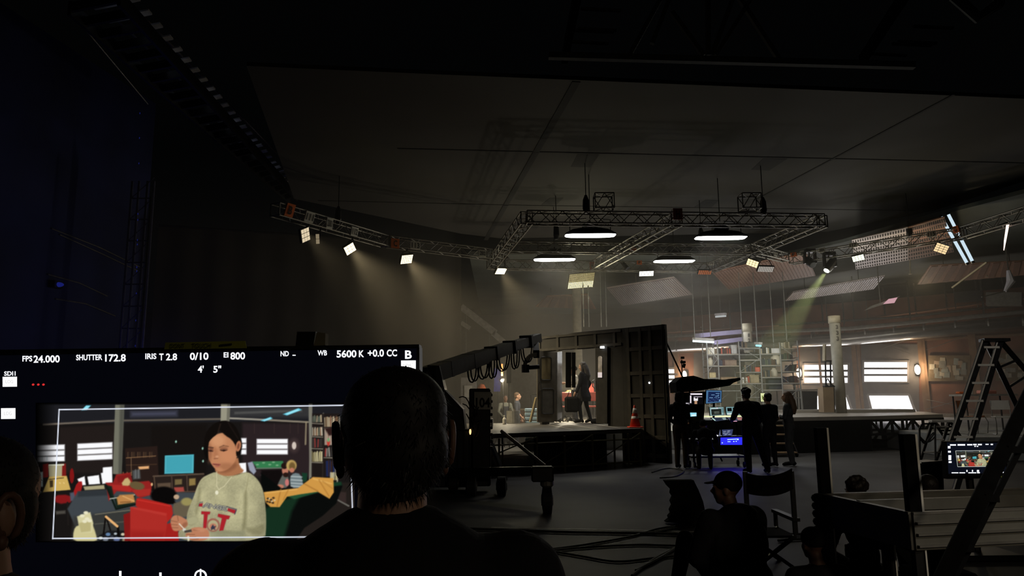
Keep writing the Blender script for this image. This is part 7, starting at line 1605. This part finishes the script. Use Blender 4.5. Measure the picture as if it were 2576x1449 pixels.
# soft edge of the picture, frame guide
ed = np.clip((UU - 92) / 50, 0, 1) * np.clip((VV - 1014) / 6, 0, 1) * np.clip((1362 - VV) / 2, 0, 1)
IMG *= ed[..., None]
for _ in range(1):
    k = IMG.copy(); k[1:-1, 1:-1] = (IMG[1:-1, 1:-1] * 4 + IMG[:-2, 1:-1] + IMG[2:, 1:-1] + IMG[1:-1, :-2] + IMG[1:-1, 2:]) / 8; IMG = k
PIC = IMG.copy()
for a, b in (((149, 1030.5), (872, 1019.5)), ((149, 1030), (133, 1355)), ((133, 1354.5), (891, 1350)), ((878, 1019), (889, 1350))): line(a, b, 3.0, (226, 232, 246), 1, 1.5)
def paint_mesh(img, fn, name, parent, boost=1.0):
    nv, nu = img.shape[:2]; s = img / 255.0
    lin_ = np.where(s <= .04045, s / 12.92, ((s + .055) / 1.055) ** 2.4) * boost
    xs, ys = np.linspace(0, 1, nu), np.linspace(0, 1, nv)
    c00, c10, c01, c11 = [np.array(fn(x, y)) for x, y in ((0, 0), (1, 0), (0, 1), (1, 1))]
    X, Y = np.meshgrid(xs, ys); X = X[..., None]; Y = Y[..., None]
    # the four corners lie on one flat plane; pixel lines stay straight on it
    vsx = ((c00 * (1 - X) + c10 * X) * (1 - Y) + (c01 * (1 - X) + c11 * X) * Y).reshape(-1, 3) if fn is not PXF else np.array([fn(x, y) for y in ys for x in xs])
    off = np.array(wloc(parent)); idx = np.arange(nu * nv).reshape(nv, nu)
    fs = np.stack([idx[1:, :-1], idx[1:, 1:], idx[:-1, 1:], idx[:-1, :-1]], -1).reshape(-1, 4)
    me = bpy.data.meshes.new(name); me.from_pydata((vsx - off).tolist(), [], fs.tolist())
    at_ = me.color_attributes.new('picture', 'FLOAT_COLOR', 'POINT'); rgba = np.ones((nu * nv, 4)); rgba[:, :3] = lin_.reshape(-1, 3)
    at_.data.foreach_set('color', rgba.ravel())
    m = bpy.data.materials.get('screen_picture')
    if m is None:
        m = emat('screen_picture', (1, 1, 1), 1.0); a = m.node_tree.nodes.new('ShaderNodeVertexColor'); a.layer_name = 'picture'
        e = [n for n in m.node_tree.nodes if n.type == 'EMISSION'][0]; m.node_tree.links.new(a.outputs['Color'], e.inputs[0])
    me.materials.append(m); o = bpy.data.objects.new(name, me); COL.objects.link(o); o.parent = parent; return o
PXF = lambda x, y: mp(u0_ + (u1_ - u0_) * x, v0_ + (v1_ - v0_) * y, .0005)
paint_mesh(IMG, PXF, 'picture', mo)
# settings written on the screen
HUD = emat('hud_white', (.93, .95, 1), 1.1); hud = MB()
def ht(sn, ua, ub, vb, h, sl=-.012, m=None, bold=.028, o=.001):
    k = m or MB(); text_map(k, sn, lambda x, y: mp(ua + (ub - ua) * x, vb - h * y + sl * (ub - ua) * x, o), bold)
    if m is None: k.build('settings_text', HUD, mo)
for a in (('FPS', 57, 82, 909, 14), ('24.000', 85, 151, 912, 18), ('SHUTTER', 192, 258, 906, 14), ('172.8', 265, 317, 909, 18), ('IRIS', 366, 394, 903, 14), ('T', 401, 412, 906, 17), ('2.8', 418, 446, 906, 17), ('0/10', 478, 525, 905, 18), ('EI', 563, 575, 899, 13), ('800', 580, 617, 904, 18), ('ND', 706, 727, 896, 13), ('WB', 799, 823, 894, 13), ('5600', 847, 897, 899, 18), ('K', 903, 916, 898, 17), ('+0.0', 925, 966, 897, 18), ('CC', 973, 999, 896, 17), ('B', 1019, 1036, 902, 21), ("4'", 498, 513, 937, 17), ('5"', 537, 557, 937, 17), ('SDI1', 11, 40, 945, 11)): ht(*a)
MB().slab([mp(736, 895, .001), mp(744, 895, .001), mp(744, 892.5, .001), mp(736, 892.5, .001)], .0003).build('settings_text', HUD, mo)
for u, v in ((303, 1436), (404, 1440), (605, 1438), (708, 1438)): MB().slab([mp(u - 3, 1500, .001), mp(u + 3, 1500, .001), mp(u + 3, v, .001), mp(u - 3, v, .001)], .0003).build('scale_mark', HUD, mo)
rr = []
for i in range(24):
    a = 2 * math.pi * i / 24; rr.append((505 + 14 * math.cos(a), 1449 + 14 * math.sin(a)))
for i in range(24):
    (a, b), (c, d) = rr[i], rr[(i + 1) % 24]; hud.tube([mp(a, b, .001), mp(c, d, .001)], .0022, 5)
hud.slab([mp(503, 1468, .001), mp(507, 1468, .001), mp(507, 1431, .001), mp(503, 1431, .001)], .0003)
hud.build('focus_mark', HUD, mo)
for (a, b, c, d) in ((7, 948, 43, 973), (3, 1027, 39, 1054), (1009, 907, 1046, 931)): MB().slab([mp(a, d, .0006), mp(c, d - .4, .0006), mp(c, b - .4, .0006), mp(a, b, .0006)], .0003).build('white_tag', emat('tag_white', (1, 1, 1), 1.25), mo)
dk_ = MB(); ht('LOG', 15, 34, 964, 9, 0, dk_, .0, .0014); ht('LOG', 11, 30, 1044, 9, 0, dk_, .0, .0014); ht('LDS', 1015, 1035, 925, 10, 0, dk_, .0, .0014); ht('x', 1036, 1040, 916, 5, 0, dk_, .0, .0014)
dk_.build('tag_text', emat('tag_grey', (.52, .52, .52), 1), mo)
rd = MB()
for u in (84, 97, 110): rd.ell(mp(u, 967.5, .001), (.0032, .0006, .0026), nu=10, nv=6)
rd.build('red_dots', emat('dot_red', (.75, .03, .03), 1), mo)
# tape and a small box on the top edge
TAPE = mat('yellow_tape', (.30, .31, .03), .8, var=.15)
tq = [mp(415, 879, .004), mp(622, 876, .004), mp(618, 858, .004), mp(418, 862, .004)]
MB().slab(tq, .002).build('yellow_tape', TAPE, mo)
tm = MB(); text_map(tm, "DONT", lambda x, y: mp(432 + 36 * x, 876 - 11 * y - .3 * x, .0068), .0); text_map(tm, "TOUCH", lambda x, y: mp(486 + 48 * x, 876 - 12 * y - .8 * x, .0068), .0)
tm.slab([mp(556, 872, .0068), mp(586, 869, .0068), mp(586, 864, .0068), mp(556, 867, .0068)], .0005); tm.build('handwriting', INK, mo)
MB().slab([mp(-30, 892, -.002), mp(1054, 873, -.002), mp(1054, 866, -.002), mp(-30, 880, -.002)], .05).build('top_edge', BLACKM, mo)
t = thing('small_receiver', 'small dark box with a pale end standing on top of the big monitor', 'box', mp(780, 872, -.02))
MB().slab([mp(742, 871, -.004), mp(786, 871, -.004), mp(793, 834, -.004), mp(746, 834, -.004)], .04).build('body', BLACKM, t); MB().slab([mp(788, 871, -.003), mp(817, 868, -.003), mp(818, 838, -.003), mp(797, 835, -.003)], .03).build('pale_end', mat('label_pale', (.15, .13, .08), .8), t)
t = thing('monitor_stand', 'black stand post that carries the big production monitor', 'stand', (mp(520, 1500).x, YM + .1, 0)); x = mp(520, 1500).x
b = MB(); b.box((x, YM + .12, .5), (.12, .1, 1.0)).build('post', BLACKM, t); MB().box((x, YM + .12, .03), (.8, .6, .06), bev=.02).build('base', BLACKM, t)

# small production monitor at the right, the same picture
YS = 7.0
sm_ = thing('production_monitor', 'small production monitor at the right repeating the picture of the big one', 'monitor', P(2455, 1200, YS)); sp_ = lambda u, v, o=0.0: P(u, v, YS) + V((0, -o, 0))
MB().slab([sp_(2381, 1205), sp_(2536, 1203), sp_(2532, 1110), sp_(2377, 1110)], .06).build('casing', BLACKM, sm_)
MB().slab([sp_(2386, 1192, .003), sp_(2531, 1190, .003), sp_(2527, 1114, .003), sp_(2382, 1113, .003)], .003).build('screen', emat('screen_small_black', lin(13, 16, 26), 1.0), sm_)
pc = [sp_(2400, 1133, .005), sp_(2506, 1132, .005), sp_(2406, 1175, .005), sp_(2512, 1174, .005)]
small = PIC[::4, ::4].copy(); small = small * .95 + 12; small[..., 1] += 4
paint_mesh(small, lambda x, y: (pc[0] * (1 - x) + pc[1] * x) * (1 - y) + (pc[2] * (1 - x) + pc[3] * x) * y, 'picture', sm_)
h2 = MB()
for (a, b, c, d) in ((2389, 1117.5, 2404, 1121), (2408, 1117, 2427, 1121), (2432, 1117, 2445, 1120.5), (2447, 1116.5, 2456, 1120), (2459, 1116.5, 2469, 1120), (2478, 1116.5, 2486, 1119), (2491, 1116.3, 2497, 1119.5), (2450, 1121.5, 2454, 1124), (2456, 1121.5, 2460, 1124), (2383.5, 1122, 2390, 1128), (2384, 1134, 2391, 1138.5), (2385, 1145, 2392, 1157.5), (2385.5, 1160, 2393, 1164.5), (2393, 1188, 2410, 1190.5), (2412.5, 1188, 2427, 1190.5), (2435, 1188, 2455, 1190.5), (2457, 1187.5, 2464, 1190.5), (2485, 1187.5, 2490, 1190), (2505, 1187, 2526, 1189.5), (2430, 1182, 2433, 1187), (2444, 1182, 2447, 1187), (2456.5, 1182, 2462, 1187), (2518, 1116, 2526, 1127)):
    h2.slab([sp_(a, d, .006), sp_(c, d, .006), sp_(c, b, .006), sp_(a, b, .006)], .0005)
h2.build('settings_marks', HUD, sm_)
gl = MB(); 
for a, b in (((2403, 1134), (2500, 1133)), ((2403, 1134), (2408, 1174)), ((2408, 1174), (2512, 1173))): gl.bar(sp_(*a, .007), sp_(*b, .007), .002, .004)
gl.build('frame_guide', emat('guide_grey', (.5, .52, .5), 1), sm_)
MB().slab([sp_(2518, 1200, .003), sp_(2524, 1200, .003), sp_(2521, 1196, .003)], .001).build('power_light', emat('power_green', (.6, .8, .05), 1), sm_)
t = thing('monitor_stand', 'black stand under the small production monitor', 'stand', (P(2455, 1205, YS).x, YS + .12, 0)); c = P(2455, 1205, YS)
MB().tube([V((c.x, YS + .1, 0)), V((c.x, YS + .1, c.z + .1))], .035, 8).build('post', BLACKM, t); MB().box((c.x, YS + .1, .03), (.6, .5, .06), bev=.02).build('base', BLACKM, t)
t = thing('dark_case', 'dark equipment case under the small step ladder beside the small monitor', 'case', P(2350, 1240, 7.6)); p = [P(2318, 1290, 7.6), P(2372, 1290, 7.6), P(2372, 1162, 7.6), P(2318, 1166, 7.6)]
b_ = [V((q.x, q.y, 0)) if i < 2 else q for i, q in enumerate(p)]; MB().slab(b_, .3).build('body', BLACKM, t); MB().bar(p[3] + V((0, -.01, 0)), p[2] + V((0, -.01, 0)), .02, .03).build('lid', BLACKM, t)
